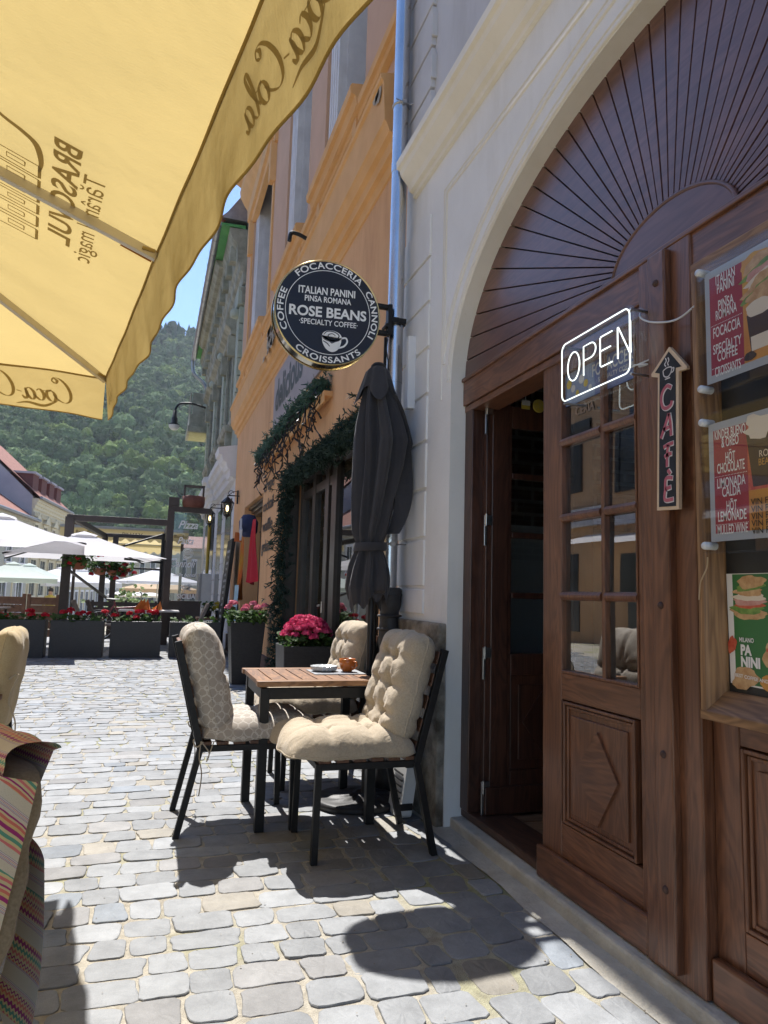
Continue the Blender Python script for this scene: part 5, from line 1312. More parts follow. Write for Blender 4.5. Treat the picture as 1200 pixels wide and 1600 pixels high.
# side 0 reads from the near end to the far corner; side 3 (front) from the near corner outwards
val_text(0, .945, .50, .125, .74)
val_text(0, .075, .20, .085, .72)
val_text(3, .957, .56, .15, .78)
val_text(3, .62, .56, .15, .78)
build_split(q, 'valance_print', m_ink, T, gap=.03)
# ------------------------------------------------------------------ orange building
OB = thing('orange_building', 'orange plastered building with white window surrounds and a dark shopfront', 'building', (1.7, 9.5, 0))
XO, YA, YB = 1.55, 4.345, 14.75
q = MB()
def ow(y0, y1, z0, z1, x=XO, mi=0): q.box(x, 2.3, y0, y1, z0, z1, mi)
S0, S1, ST = 4.83, 8.98, 2.72
D0, D1, DT = 10.72, 12.95, 2.68
ow(YA, S0, 0, 4.5); ow(S1, D0, 0, 4.5); ow(D1, YB, 0, 4.5); ow(S0, S1, ST, 4.5); ow(D0, D1, DT, 4.5)
BAYS = [(5.66, 7.28), (8.15, 9.75), (11.25, 13.7)]
ys_ = [YA]+[v for b_ in BAYS for v in b_]+[YB]
for i in range(0, len(ys_), 2): ow(ys_[i], ys_[i+1], 4.5, 10.4, XO, 1)
for y0, y1 in BAYS: ow(y0, y1, 4.5, 5.5, XO+.03, 1); ow(y0, y1, 9.3, 10.4, XO+.02, 1)
q.box(1.56, 2.3, YA-.0, YA+.001, 0, 10.4)
q.build('wall', [m_orange, m_peach], OB)
q = MB(); q.box(1.515, 1.60, YA+.0, S0-.02, 0, .32); q.box(1.515, 1.6, S1+.02, D0-.02, 0, .32); q.box(1.515, 1.6, D1+.02, YB, 0, .32)
build_split(q, 'plinth', M('brown_plinth', (.12, .06, .04), (.16, .085, .055), rough=.8), OB, bevel=.006)
q = MB()
pr = [(1.57, 4.34), (1.535, 4.35), (1.52, 4.42), (1.485, 4.43), (1.475, 4.50), (1.44, 4.52), (1.415, 4.58), (1.40, 4.60), (1.385, 4.90), (1.365, 4.915), (1.36, 4.95), (1.57, 5.0)]
q.sweep(pr, 4.55, YB+.05)
q.sweep([(1.57, 5.34), (1.50, 5.36), (1.49, 5.40), (1.46, 5.41), (1.45, 5.47), (1.57, 5.50)], 4.4, YB)
q.sweep([(1.57, 9.5), (1.45, 9.6), (1.38, 9.8), (1.14, 9.95), (1.11, 10.2), (1.57, 10.4)], YA, YB)
q.build('cornice', m_orange2, OB, bevel=.004)
q = MB(); r_ = random.Random(3)
for i in range(26):
    y_ = 8.6+r_.uniform(0, 1.7); z_2 = r_.uniform(4.55, 4.9); s_ = r_.uniform(.04, .16)
    n_ = 11; q.add([(1.3845-.0006*i*0+.02*(4.9-z_2)*0-.002, y_+s_*1.4*math.cos(2*PI*k/n_)*r_.uniform(.6, 1.1), z_2+s_*.7*math.sin(2*PI*k/n_)*r_.uniform(.6, 1.1)) for k in range(n_)], [tuple(range(n_))])
for i in range(2):
    n_ = 10; y_ = 4.62+r_.uniform(0, .12); z_2 = 4.9-i*.05; q.add([(1.379, y_+.09*math.cos(2*PI*k/n_)*r_.uniform(.6, 1.1), z_2+.07*math.sin(2*PI*k/n_)*r_.uniform(.6, 1.1)) for k in range(n_)], [tuple(range(n_))])
build_split(q, 'peeling_patch', m_dirt, OB)
for y0, y1 in BAYS:
    W_ = MB(); a, b_ = y0+.03, y1-.03; zb_, zt_ = 5.6, 9.25
    # flat surround: far jamb band, fluted
    for k in range(4): W_.box(1.60-.008*k, 1.70, b_-.30+.07*k, b_-.30+.07*k+.062, zb_, zt_)
    for k in range(2): W_.box(1.62, 1.70, a+.02+.07*k, a+.082+.07*k, zb_, zt_)
    W_.box(1.60, 1.70, a, b_, zt_-.25, zt_)
    w_ = W_.build('window', m_surr, OB, bevel=.004)
    W_ = MB(); W_.sweep([(1.60, 5.40), (1.45, 5.42), (1.43, 5.50), (1.395, 5.51), (1.385, 5.58), (1.40, 5.60), (1.60, 5.63)], y0-.12, y1+.12)
    for yb in (y0+.02, y1-.14): W_.box(1.48, 1.57, yb, yb+.12, 5.0, 5.40)
    W_.box(1.535, 1.58, y0+.25, y1-.25, 5.06, 5.30)
    W_.build('sill', m_orange2, w_, bevel=.004)
    if y0 > 11:
        W_ = MB(); W_.sweep([(1.60, 8.55), (1.50, 8.57), (1.49, 8.68), (1.44, 8.70), (1.43, 8.95), (1.36, 9.05), (1.28, 9.2), (1.26, 9.32), (1.60, 9.4)], y0-.3, y1+.35)
        for yb in (y0-.22, y1+.05): W_.box(1.45, 1.57, yb, yb+.16, 7.9, 8.6); W_.box(1.52, 1.57, yb+.02, yb+.14, 5.6, 7.9)
        W_.build('window_hood', m_orange2, w_, bevel=.004)
    W_ = MB(); W_.box(1.70, 2.1, b_-.31, b_-.02, zb_, zt_); W_.box(1.70, 2.1, a, a+.17, zb_, zt_); W_.box(1.7, 2.1, a, b_, zb_-.1, zb_+.01)
    W_.build('reveal', m_surr, w_)
    W_ = MB(); ya, yb = a+.17, b_-.31; ym = (ya+yb)/2
    for q_ in ((ya, ya+.06, zb_, zt_), (yb-.06, yb, zb_, zt_), (ym-.04, ym+.04, zb_, zt_), (ya, yb, zb_, zb_+.07), (ya, yb, 7.9, 7.97)): W_.box(1.90, 1.94, *q_)
    W_.build('sash', M('brown_sash', (.06, .025, .015), (.09, .04, .025), rough=.6), w_, bevel=.003)
    W_ = MB(); W_.add([(1.925, ya, zb_), (1.925, yb, zb_), (1.925, yb, zt_), (1.925, ya, zt_)], [(0, 1, 2, 3)]); W_.build('pane', m_win, w_)
    W_ = MB(); W_.box(2.28, 2.30, ya-.2, yb+.2, zb_, zt_); W_.build('dark_room', m_dkglass, w_)
# shopfront
SF = MB(); xs = 1.76
for y_, w_ in ((S0, .12), (5.55, .30), (7.02, .20), (7.36, .16), (8.02, .14), (8.72, .14)): SF.box(xs, xs+.08, y_, y_+w_, 0, ST)
SF.box(xs-.02, xs+.1, S0, S1, ST-.16, ST); SF.box(xs, xs+.08, S0, S1, 0, .12); SF.box(xs+.01, xs+.07, 7.2, 8.9, 2.34, 2.44)
for y0, y1 in ((5.0, 5.55), (5.85, 7.02), (7.52, 8.02), (8.16, 8.72)): SF.box(xs+.015, xs+.06, y0, y1, .12, .62); SF.box(xs-.005, xs+.02, y0+.08, y1-.08, .2, .54)
SF.box(1.60, xs, S1-.03, S1, 0, ST); SF.box(1.60, xs, S0, S1, ST-.012, ST)
sf = SF.build('shopfront', m_shop, OB, bevel=.005)
q = MB(); q.add([(xs+.04, S0, .1), (xs+.04, S1, .1), (xs+.04, S1, ST-.1), (xs+.04, S0, ST-.1)], [(0, 1, 2, 3)]); q.build('glass', glass('shop_glass', (.45, .47, .48), refl=2.6), sf)
q = MB(); q.tube([(xs-.03, 7.36, .98), (xs-.03, 7.36, 1.10)], .012, 8); q.bar((xs-.05, 7.36, 1.06), (xs-.05, 7.48, 1.05), .012, .02); q.build('handle', m_steel, sf)
q = MB(); q.box(2.28, 2.3, S0, S1, 0, ST); q.box(2.28, 2.3, D0, D1, 0, DT); q.box(1.6, 2.3, S0, S1, -.02, .02); q.build('shop_interior', M('shop_dark', (.05, .042, .035), (.09, .075, .06), scale=3), OB)
# second doorway
q = MB(); q.box(1.85, 1.92, D0, D1, 2.25, 2.33); q.box(1.85, 1.92, 11.55, 11.68, 0, DT); q.box(1.85, 1.92, D0, D0+.1, 0, DT); q.box(1.85, 1.92, D1-.1, D1, 0, DT); q.box(1.87, 1.90, D0, 11.55, 0, 2.25)
for k in range(3): q.box(1.62+.05*k, 1.86, D0, D1, DT-.05-.05*k, DT-.05*k)
dd = q.build('shop_door', m_shop, OB, bevel=.006)
q = MB()
for k in range(6): q.tube([(1.83, 12.2+.0+.13*math.cos(a)+.05*k*0, 2.12-.27*k+.13*math.sin(a)) for a in np.linspace(0, 2*PI, 18)[:-1]], .010, 5, closed=True)
q.box(1.82, 1.84, 11.7, 12.85, 2.235, 2.255)
q.build('iron_grille', m_black, dd)
m_letter = plain('black_letter', (.012, .012, .014), .4)
q = MB()
for i, (tx, z_3, h_) in enumerate((('crepe', 2.66, .17), ('cocktail', 2.36, .17), ('waffle', 2.06, .17), ('gelato', 1.76, .17))):
    for e_ in (0, .004): q.text(tx, h_, lambda a, b_: (XO-.003-e_, 10.16-a, z_3+b_), bold=.012, fit=.92)
build_split(q, 'wall_lettering', m_letter, OB, gap=.045)
q = MB(); q.tube(catmull([(1.40, 7.2, 4.97), (1.30, 7.2, 5.01), (1.23, 7.2, 5.02), (1.20, 7.2, 5.0), (1.19, 7.2, 4.92)], 6), .022, 8); q.build('iron_hook', m_black, OB)
T = thing('shop_sign', 'grey fascia sign with black lower case lettering above the garland', 'sign', (1.53, 8.3, 3.45))
q = MB(); q.box(1.525, 1.549, 6.55, 9.95, 3.46, 4.24); q.build('panel', M('sign_grey', (.30, .26, .27), (.36, .31, .31), rough=.6, scale=2), T, bevel=.004)
q = MB()
for e_ in (0,): q.text('delicious', .42, lambda a, b_: (1.523-e_, 9.78-a, 3.70+b_), bold=.03, align='L', fit=1.9)
q.text('delicious', .42, lambda a, b_: (1.523, 99-a, 3.66), align='L')if False else None
q.build('lettering', m_letter, T)
T = thing('sign_canopy', 'narrow orange ledge under the grey sign carrying the fir garland', 'ledge', (1.5, 8.6, 3.05))
q = MB(); q.box(1.46, 1.549, 6.45, 10.7, 3.06, 3.11); q.box(1.46, 1.475, 6.45, 10.7, 3.0, 3.06); q.build('ledge', m_orange2, T, bevel=.004)
# fir garlands with dark string lights
m_fir = leafmat('fir_needles', (.035, .085, .06), (.085, .155, .12), scale=16, trans=.1); m_fird = leafmat('fir_needles_dark', (.020, .042, .032), (.045, .075, .06), scale=16, trans=.1)
def garland(name, label, path, rad, n, mat, lights=None):
    P = [np.array(p) for p in path]; seg = [np.linalg.norm(b_-a) for a, b_ in zip(P[:-1], P[1:])]; tot = sum(seg)
    T = thing(name, label, 'garland', tuple(P[0]), 0); q = MB()
    def at(s):
        for a, b_, l in zip(P[:-1], P[1:], seg):
            if s <= l: return a+(b_-a)*s/l, (b_-a)/l
            s -= l
        return P[-1], (P[-1]-P[-2])/seg[-1]
    for i in range(n):
        c, d = at(rng.uniform(0, tot)); rd = rad*(1+.25*math.sin(i*.37)); o = rng.normal(0, .5, 3)*rd*.7; base = c+o
        dr = rng.normal(0, 1, 3)+d*.5; dr /= np.linalg.norm(dr); L_ = rng.uniform(.05, .095)
        q.tube([base, base+dr*L_], .003, 3, 0)
        for k in range(9):
            f = .1+.9*k/9; bp_ = base+dr*L_*f; nd = dr*.7+rng.normal(0, .55, 3); nd /= np.linalg.norm(nd); sd = np.cross(nd, rng.normal(0, 1, 3)); sd /= np.linalg.norm(sd)+1e-6; nl_ = rng.uniform(.03, .06)
            q.add([bp_-sd*.007, bp_+sd*.007, bp_+nd*nl_+sd*.003, bp_+nd*nl_-sd*.003], [(0, 1, 2, 3)])
    q.build('fir_sprays', mat, T)
    if lights:
        q = MB(); r2_ = random.Random(4)
        for i in range(lights):
            c, d = at(tot*(i+.5)/lights); hgt_ = r2_.uniform(.15, .55); p0 = c+np.array([-.05, 0, -.02])
            pts_ = [p0]+[p0+np.array([r2_.uniform(-.04, .04), r2_.uniform(-.12, .12), -hgt_*k/4]) for k in range(1, 5)]
            q.tube(catmull(pts_, 4), .006, 4)
            for k in (1, 2, 3, 4): q.bar(pts_[k], pts_[k]+np.array([r2_.uniform(-.05, .05), r2_.uniform(-.08, .08), -.04]), .014, .014)
        q.build('string_lights', m_black, T)
    return T
garland('fir_garland', 'green fir garland with hanging string lights on the ledge under the grey sign', [(1.475, 6.5, 3.19), (1.47, 8.6, 3.21), (1.47, 10.7, 3.19)], .10, 1300, m_fir, 40)
garland('fir_garland', 'dark fir garland running along the top and far side of the shopfront', [(1.60, 4.95, 2.60), (1.58, 8.95, 2.60), (1.56, 8.97, 1.4), (1.56, 8.97, .05)], .13, 2200, m_fird)
# cloths hanging at the second doorway
def cloth(name, label, cat, c, w_, h_, mat, sway=.0, taper=0., seed=1):
    r_ = random.Random(seed); a = r_.uniform(0, 6); q = MB()
    def f(u, v):
        ww = w_*(1-taper*(1-v)); y = (u-.5)*ww; return (c[0]+.05*math.sin(u*11+a+v*2)*v+sway*v-.03*u, c[1]+y+.03*math.sin(v*6+a), c[2]-v*h_*(1-.12*abs(u-.5)))
    q.grid(24, 24, f); o = q.build(name, mat); props(o, label, cat); return o
cloth('red_scarf', 'red patterned bandana hanging in the second shop doorway', 'scarf', (1.50, 11.1, 2.30), .55, 1.02, M('red_bandana', (.42, .01, .025), (.50, .03, .05), rough=.85, scale=14, lo=.62, hi=.66), taper=.75, seed=2)
cloth('blue_scarf', 'pale blue cloth hanging low at the side of the second doorway', 'scarf', (1.38, 12.0, 1.28), .85, .72, fabric('pale_blue', (.36, .52, .60), (.28, .44, .54), weave=200), taper=.65, seed=5)
cloth('yellow_scarf', 'mustard and orange strip of cloth hanging in the second doorway', 'scarf', (1.46, 12.2, 2.12), .22, 1.1, M('mustard', (.42, .20, .02), (.50, .10, .02), rough=.9, scale=3), taper=.2, seed=7)
T = thing('hanging_bag', 'dark blue bag with white and orange trim hanging above the bandana', 'bag', (1.5, 11.9, 2.3))
q = MB(); q.lathe([(0, .18), (.10, .16), (.16, .05), (.15, -.12), (.08, -.2), (0, -.2)], 16, (1.5, 11.9, 2.28)); q.build('bag_body', M('navy_cloth', (.02, .03, .09), (.04, .05, .12), rough=.8), T)
q = MB(); q.bar((1.36, 11.8, 2.2), (1.34, 11.5, 2.1), .03, .12); q.bar((1.35, 11.7, 2.35), (1.34, 11.55, 2.0), .03, .05); q.build('trim', plain('white_trim', (.6, .6, .62), .7), T)
q = MB(); q.bar((1.36, 12.02, 2.15), (1.35, 12.0, 2.0), .04, .12); q.build('orange_trim', plain('orange_trim', (.5, .12, .02), .7), T)

# ------------------------------------------------------------------ green building beyond, white at street level
GB = thing('green_building', 'weathered green townhouse with white rusticated ground floor', 'building', (1.7, 20, 0))
m_grn = M('green_plaster', (.30, .33, .27), (.42, .44, .36), rough=.9, scale=2.5, detail=9, bump=.3, bscale=40); m_grnd = M('weathered_trim', (.20, .20, .155), (.38, .37, .30), rough=.9, scale=3, detail=10, bump=.4, bscale=30)
m_wht = M('white_base', (.60, .60, .62), (.70, .70, .71), rough=.85, scale=2, detail=8, bump=.3, bscale=40)
GY0, GY1 = 14.85, 24.3
q = MB(); q.box(1.56, 2.6, GY0, GY1, 4.0, 9.0); q.build('wall', m_grn, GB)
GWIN = [(16.4, 17.6), (19.0, 20.2), (21.7, 22.9)]
q = MB()
q.sweep([(1.58, 7.75), (1.50, 7.78), (1.48, 8.0), (1.42, 8.05), (1.40, 8.2), (1.36, 8.25), (1.34, 8.6), (1.25, 8.7), (1.18, 8.85), (1.16, 8.95), (1.58, 8.97)], GY0, GY1)
q.sweep([(1.58, 7.3), (1.50, 7.35), (1.49, 7.6), (1.46, 7.65), (1.58, 7.68)], GY0, GY1)
q.sweep([(1.58, 4.85), (1.48, 4.88), (1.46, 4.98), (1.58, 5.0)], GY0, GY1)
for i in range(12): q.box(1.22, 1.36, GY0+.3+i*.79, GY0+.55+i*.79, 8.35, 8.68)
q.sweep([(1.58, 8.80), (1.10, 8.82), (1.04, 8.9), (1.0, 8.97), (1.58, 8.98)], GY0+1.7, GY1-1.6)
q.build('frieze', m_grnd, GB, bevel=.008)
q = MB()
for y_ in (15.0, 18.1, 20.75, 23.5):
    for k in range(6): q.box(1.47, 1.58, y_, y_+.5, 5.0+k*.385, 5.0+k*.385+.365)
    q.box(1.42, 1.58, y_-.06, y_+.56, 7.32, 7.72); q.lathe([(.0, -.1), (.12, -.08), (.14, 0), (.12, .08), (0, .1)], 12, (1.43, y_+.25, 7.2))
build_split(q, 'pilaster', m_grn, GB, bevel=.008)
for y0, y1 in GWIN:
    q = MB(); q.box(1.50, 1.62, y0-.2, y0, 4.9, 7.0); q.box(1.50, 1.62, y1, y1+.2, 4.9, 7.0); q.box(1.49, 1.62, y0-.2, y1+.2, 6.9, 7.1)
    q.sweep([(1.6, 7.0), (1.42, 7.05), (1.40, 7.15), (1.28, 7.25), (1.26, 7.35), (1.6, 7.5)], y0-.35, y1+.35); q.box(1.36, 1.6, y0-.28, y0-.1, 6.55, 7.02); q.box(1.36, 1.6, y1+.1, y1+.28, 6.55, 7.02)
    q.sweep([(1.6, 4.75), (1.40, 4.78), (1.36, 4.9), (1.6, 4.94)], y0-.3, y1+.3); q.box(1.42, 1.6, y0-.2, y0-.02, 4.45, 4.78); q.box(1.42, 1.6, y1+.02, y1+.2, 4.45, 4.78)
    w_ = q.build('window', m_grnd, GB, bevel=.006)
    q = MB(); q.box(1.545, 1.56, y0, y1, 4.93, 6.9); q.build('pane', M('grey_pane', (.05, .055, .055), (.09, .095, .09), rough=.15, scale=2), w_)
q = MB(); q.sweep([(1.5, 8.98), (.98, 9.0), (.98, 9.04), (1.5, 9.06)], GY0+.02, GY1); q.build('eave_soffit', M('green_soffit', (.07, .26, .08), (.11, .34, .11), rough=.8, scale=3), GB)
q = MB(); q.tube([(.93, GY0+.05, 9.06), (.93, GY1, 8.98)], .085, 14); 
for i in range(14): q.tube([(.93, GY0+.1+i*.7, 9.06-.006*i), (.93, GY0+.14+i*.7, 9.06-.006*i)], .092, 14)
q.tube(catmull([(.93, GY1, 8.98), (.93, GY1+.06, 8.7), (1.0, GY1+.06, 8.45), (1.3, GY1+.05, 8.2), (1.46, GY1, 7.9)], 6), .06, 10)
q.build('gutter', M('grey_gutter', (.28, .29, .31), (.40, .41, .43), rough=.35, metal=.8, scale=4), GB)
q = MB(); q.prism([(.93, 9.14), (2.6, 10.9), (2.6, 10.7), (1.0, 9.05)], lambda a, b_, d: (a, d, b_), GY0+.05, GY1); q.build('roof', M('roof_tiles', (.20, .07, .045), (.28, .11, .07), rough=.9, scale=12), GB)
q = MB(); q.prism([(1.0, 9.12), (1.55, 9.95), (1.75, 9.95), (1.75, 9.12)], lambda a, b_, d: (a, d, b_), GY0-.06, GY0+.9); q.build('roof_flashing', M('zinc_flashing', (.25, .25, .27), (.34, .34, .36), rough=.35, metal=.7), GB)
q = MB(); q.box(1.60, 2.6, GY0, GY1, 0, 4.0)
for y_ in (GY0, 17.0, 19.1, 21.3, 23.6):
    for k in range(9): q.box(1.575, 1.62, y_, y_+.62, .35+k*.365, .35+k*.365+.345)
    q.box(1.55, 1.62, y_-.04, y_+.66, 0, .33)
q.build('ground_floor', m_wht, GB, bevel=.01)
q = MB()
q.sweep([(1.62, 3.5), (1.50, 3.52), (1.48, 3.65), (1.44, 3.68), (1.42, 3.8), (1.36, 3.84), (1.33, 3.95), (1.28, 3.98), (1.26, 4.1), (1.62, 4.2)], GY0, GY1)
for y_ in (GY0+.02, 19.1): q.sweep([(1.62, 3.53), (1.44, 3.55), (1.42, 3.68), (1.38, 3.71), (1.35, 3.83), (1.28, 3.87), (1.25, 3.98), (1.19, 4.01), (1.17, 4.13), (1.62, 4.22)], y_-.06, y_+.72)
q.build('ground_floor_cornice', m_wht, GB, bevel=.006)
q = MB()
for y0, y1 in ((15.7, 16.9), (17.75, 18.95), (20.0, 21.2), (22.1, 23.4)): q.box(1.585, 1.61, y0, y1, .6, 3.2)
for i in range(9): q.box(1.54, 1.56, 20.0+.14*i, 20.03+.14*i, 2.3, 3.2)
build_split(q, 'shop_window', M('dim_window', (.05, .055, .06), (.10, .11, .12), rough=.12, scale=2), GB)
q = MB(); q.box(.86, 1.58, GY1-.5, GY1+1.1, 6.35, 6.55); q.box(.90, 1.58, GY1-.45, GY1+1.05, 6.55, 6.95); q.box(.98, 1.58, GY1-.4, GY1-.36, 6.95, 7.7)
for i in range(7): q.tube([(.92, GY1-.4+i*.22, 6.95), (.92, GY1-.4+i*.22, 7.65)], .018, 6)
q.box(.90, .94, GY1-.45, GY1+1.05, 7.63, 7.68)
q.build('balcony', m_grnd, GB, bevel=.01)
q = MB(); q.box(.94, 1.5, GY1-.42, GY1+1.0, 6.335, 6.352); q.build('balcony_soffit', M('soffit_yellow', (.34, .33, .16), (.42, .40, .22), rough=.8), GB)
q = MB(); q.tube(catmull([(1.505, 20.55, 3.3), (1.50, 20.55, 2.0), (1.50, 20.55, 1.2), (1.5, 20.55, .6)], 6), .045, 10); q.build('gas_pipe', M('yellow_pipe', (.50, .34, .03), (.42, .27, .03), rough=.5), GB)
# lanterns
m_lit = plain('lantern_bulb', (1., .78, .42), .4, emit=2.2)
def lantern(x, y, z, label):
    T = thing('wall_lantern', label, 'lantern', (x, y, z), 0, 'black wall lanterns on the white ground floor')
    q = MB()
    def hexr(r, zz): return [(x+r*math.cos(a), y+r*math.sin(a), z+zz) for a in np.linspace(0, 2*PI, 7)[:-1]]
    lv = [hexr(.02, .22), hexr(.055, .19), hexr(.125, .12), hexr(.13, .105)]
    q.add(sum(lv, []), [(k*6+i, k*6+(i+1) % 6, k*6+6+(i+1) % 6, k*6+6+i) for k in range(3) for i in range(6)])
    for i in range(6):
        a, b_ = hexr(.118, .105)[i], hexr(.07, -.12)[i]; q.bar(a, b_, .012, .012)
    lv = [hexr(.075, -.12), hexr(.06, -.15), hexr(.02, -.17), hexr(.012, -.21), hexr(.0, -.22)]
    q.add(sum(lv, []), [(k*6+i, k*6+(i+1) % 6, k*6+6+(i+1) % 6, k*6+6+i) for k in range(4) for i in range(6)])
    q.tube([(x, y, z+.2), (x, y, z+.26)], .012, 6)
    q.build('lantern_frame', m_black, T)
    q = MB(); A, B_ = hexr(.114, .10), hexr(.068, -.115); q.add(A+B_, [(i, (i+1) % 6, 6+(i+1) % 6, 6+i) for i in range(6)]); q.build('lantern_glass', glass('lantern_glass', (.8, .8, .76), .6), T)
    q = MB(); q.lathe([(0, -.06), (.02, -.05), (.028, 0), (.02, .05), (0, .065)], 10, (x, y, z)); q.build('bulb', m_lit, T)
    q = MB(); q.tube([(x, y, z+.255), (1.60, y, z+.255)], .011, 6); q.box(1.50, 1.53, y-.03, y+.03, z+.1, z+.36)
    q.tube([(x+.06+.05*math.cos(a)*1, y, z+.30+.05*math.sin(a)) for a in np.linspace(0, 5, 14)], .007, 5); q.tube(catmull([(x+.02, y, z+.26), (x+.10, y, z+.33), (1.50, y, z+.34)], 5), .007, 5)
    q.build('bracket', m_black, T)
lantern(1.33, 13.9, 2.76, 'lit black wall lantern at the corner of the orange building')
lantern(1.26, 17.3, 2.88, 'lit black wall lantern in front of the yellow gas pipe')
T = thing('street_lamp', 'black swan neck street lamp fixed high at the corner of the green house', 'street lamp', (.40, 23.2, 6.4))
q = MB(); q.tube(catmull([(1.5, 23.2, 7.0), (1.0, 23.2, 7.12), (.6, 23.2, 7.1), (.45, 23.2, 6.95), (.42, 23.2, 6.75)], 6), .035, 8); q.lathe([(.0, .42), (.06, .42), (.075, .2), (.10, .18), (.10, .02), (.17, -.02), (.17, -.05)], 16, (.42, 23.2, 6.42)); q.build('lamp_arm', m_black, T)
q = MB(); q.lathe([(.165, -.05), (.15, -.14), (.08, -.2), (0, -.21)], 16, (.42, 23.2, 6.42)); q.build('lamp_shade', plain('opal_shade', (.62, .62, .62), .3), T)
T = thing('meter_box', 'light grey utility meter box on the white wall under the gas pipe', 'meter box', (1.4, 20.3, .9))
q = MB(); q.box(1.26, 1.60, 19.7, 20.7, .72, 1.62); q.build('box', M('meter_grey', (.44, .44, .43), (.50, .50, .49), rough=.5), T, bevel=.02)
q = MB(); q.box(1.252, 1.262, 19.78, 20.62, .8, 1.54); q.build('door', M('meter_door', (.40, .40, .39), (.46, .46, .45), rough=.5), T, bevel=.01)
T = thing('leaning_board', 'tall black menu board leaning between the orange and white buildings', 'board', (1.4, 13.7, 0))
q = MB(); q.bar((1.22, 13.75, .02), (1.46, 13.75, 2.18), .70, .07, (0, 1, 0)) if False else None
q.add([(1.22+dx+.0, y_, 0) for dx in (0, .07) for y_ in (13.35, 14.15)]+[(1.40+dx, y_, 2.15) for dx in (0, .07) for y_ in (13.35, 14.15)], [(0, 1, 3, 2), (4, 6, 7, 5), (0, 4, 5, 1), (2, 3, 7, 6), (0, 2, 6, 4), (1, 5, 7, 3)])
q.build('board_frame', m_black, T, bevel=.01)
q = MB(); r_ = random.Random(8)
for i in range(15):
    z_4 = .35+i*.11; x_4 = 1.222+.18*z_4/2.15
    for k in range(r_.randint(1, 3)): a0 = 13.45+r_.uniform(0, .3); q.add([(x_4-.004, a0, z_4), (x_4-.004, a0+r_.uniform(.1, .3), z_4), (x_4+.002, a0+r_.uniform(.1, .3), z_4+.05), (x_4+.002, a0, z_4+.05)], [(0, 1, 2, 3)])
q.build('chalk_marks', plain('chalk_marks', (.42, .42, .42), .9), T)
T = thing('wooden_crate', 'wooden crate stand with dark panel holding small potted plants', 'crate', (1.2, 14.6, 0))
q = MB()
for x in (.93, 1.38):
    for y_ in (14.42, 14.85): q.box(x, x+.05, y_, y_+.05, 0, .62)
q.box(.91, 1.45, 14.4, 14.92, .60, .64)
for k in range(5): q.box(1.40, 1.425, 14.42, 14.88, .04+k*.11, .13+k*.11)
q.build('crate_frame', m_oak, T, bevel=.006)
q = MB(); q.box(.985, 1.375, 14.44, 14.46, .05, .58); q.build('dark_panel', m_black, T)
def pot(name, label, x, y_, z0, r, mat_leaf, n, extra=None):
    T = thing(name, label, 'potted plant', (x, y_, z0)); q = MB(); q.lathe([(0, 0), (r*.75, 0), (r, .14), (r*.9, .14), (r*.85, .11), (0, .11)], 16, (x, y_, z0)); q.build('pot', M('dark_pot', (.03, .03, .03), rough=.5), T)
    q = MB(); leaves(q, lambda: (x+rng.normal(0, r*.7), y_+rng.normal(0, r*.7), z0+rng.uniform(.14, .30)), n, .02, .05, 0); q.build('leaves', mat_leaf, T)
pot('potted_plant', 'small potted plant with dark leaves on the wooden crate', 1.12, 14.6, .642, .09, m_gl, 60); pot('potted_plant', 'yellow flowering pot at the wall end of the wooden crate', 1.33, 14.6, .642, .07, leafmat('yellow_flower', (.45, .34, .02), (.52, .42, .04), 20), 40)
# ------------------------------------------------------------------ terrace across the end of the street
m_perg = M('dark_brown_steel', (.030, .020, .016), (.045, .030, .024), rough=.5, scale=5)
T = thing('pergola', 'dark brown steel terrace pergola with a glazed side panel', 'pergola', (-.6, 16, 0))
q = MB()
def post(x, y, h, w_=.13): q.box(x-w_/2, x+w_/2, y-w_/2, y+w_/2, gz(y), h)
for x, y, h in ((-1.66, 16, 2.62), (.345, 16, 2.90), (-1.22, 20.5, 2.6), (-.95, 20.5, 2.6), (.30, 20.5, 2.6)): post(x, y, h, .17 if (x < -1.5) else .14)
build_split(q, 'post', m_perg, T, bevel=.006)
q = MB(); q.bar((-1.72, 16, 2.60), (.30, 16, 2.60), .12, .13); q.bar((.28, 16, 2.92), (1.2, 16, 2.90), .12, .12); q.bar((-1.66, 16, 2.62), (-1.22, 20.5, 2.55), .10, .12); q.bar((.34, 16, 2.62), (.30, 20.5, 2.55), .1, .12); q.bar((-1.3, 20.5, 1.72), (.35, 20.5, 1.70), .04, .05); q.bar((-1.3, 20.5, 2.58), (.35, 20.5, 2.58), .1, .1)
q.bar((-1.66, 16, 1.55), (-.95, 20.5, .8), .05, .05); q.bar((.34, 16, 1.1), (1.1, 16.4, 1.9), .03, .03) if False else None
build_split(q, 'beam', m_perg, T, bevel=.005)
q = MB(); q.box(.41, 1.07, 15.97, 16.03, .20, .88); q.box(.41, 1.07, 15.95, 16.05, .88, .94); q.build('lower_panel', m_perg, T, bevel=.004)
q = MB(); q.add([(.41, 16, .94), (1.07, 16, .94), (1.07, 16, 2.84), (.41, 16, 2.84)], [(0, 1, 2, 3)]); q.build('glass', glass('smoked_glass', (.62, .62, .63), 1.2), T)
q = MB(); G_ = lambda xc, zc: (lambda a, b_: (xc+a, 15.985, zc+b_))
for tx, xc, zc, h_, f_ in (('Pizza', .72, 2.50, .17, .42), ('Pasta', .68, 2.16, .15, .34), ('Cannoli', .66, 1.66, .16, .52), ('dalle bontà', .70, 1.46, .07, .46)): q.text(tx, h_, G_(xc, zc), shear=.4, bold=.016, fit=f_)
q.text('SICILIA', .095, G_(.76, .985), bold=.03, fit=.38)
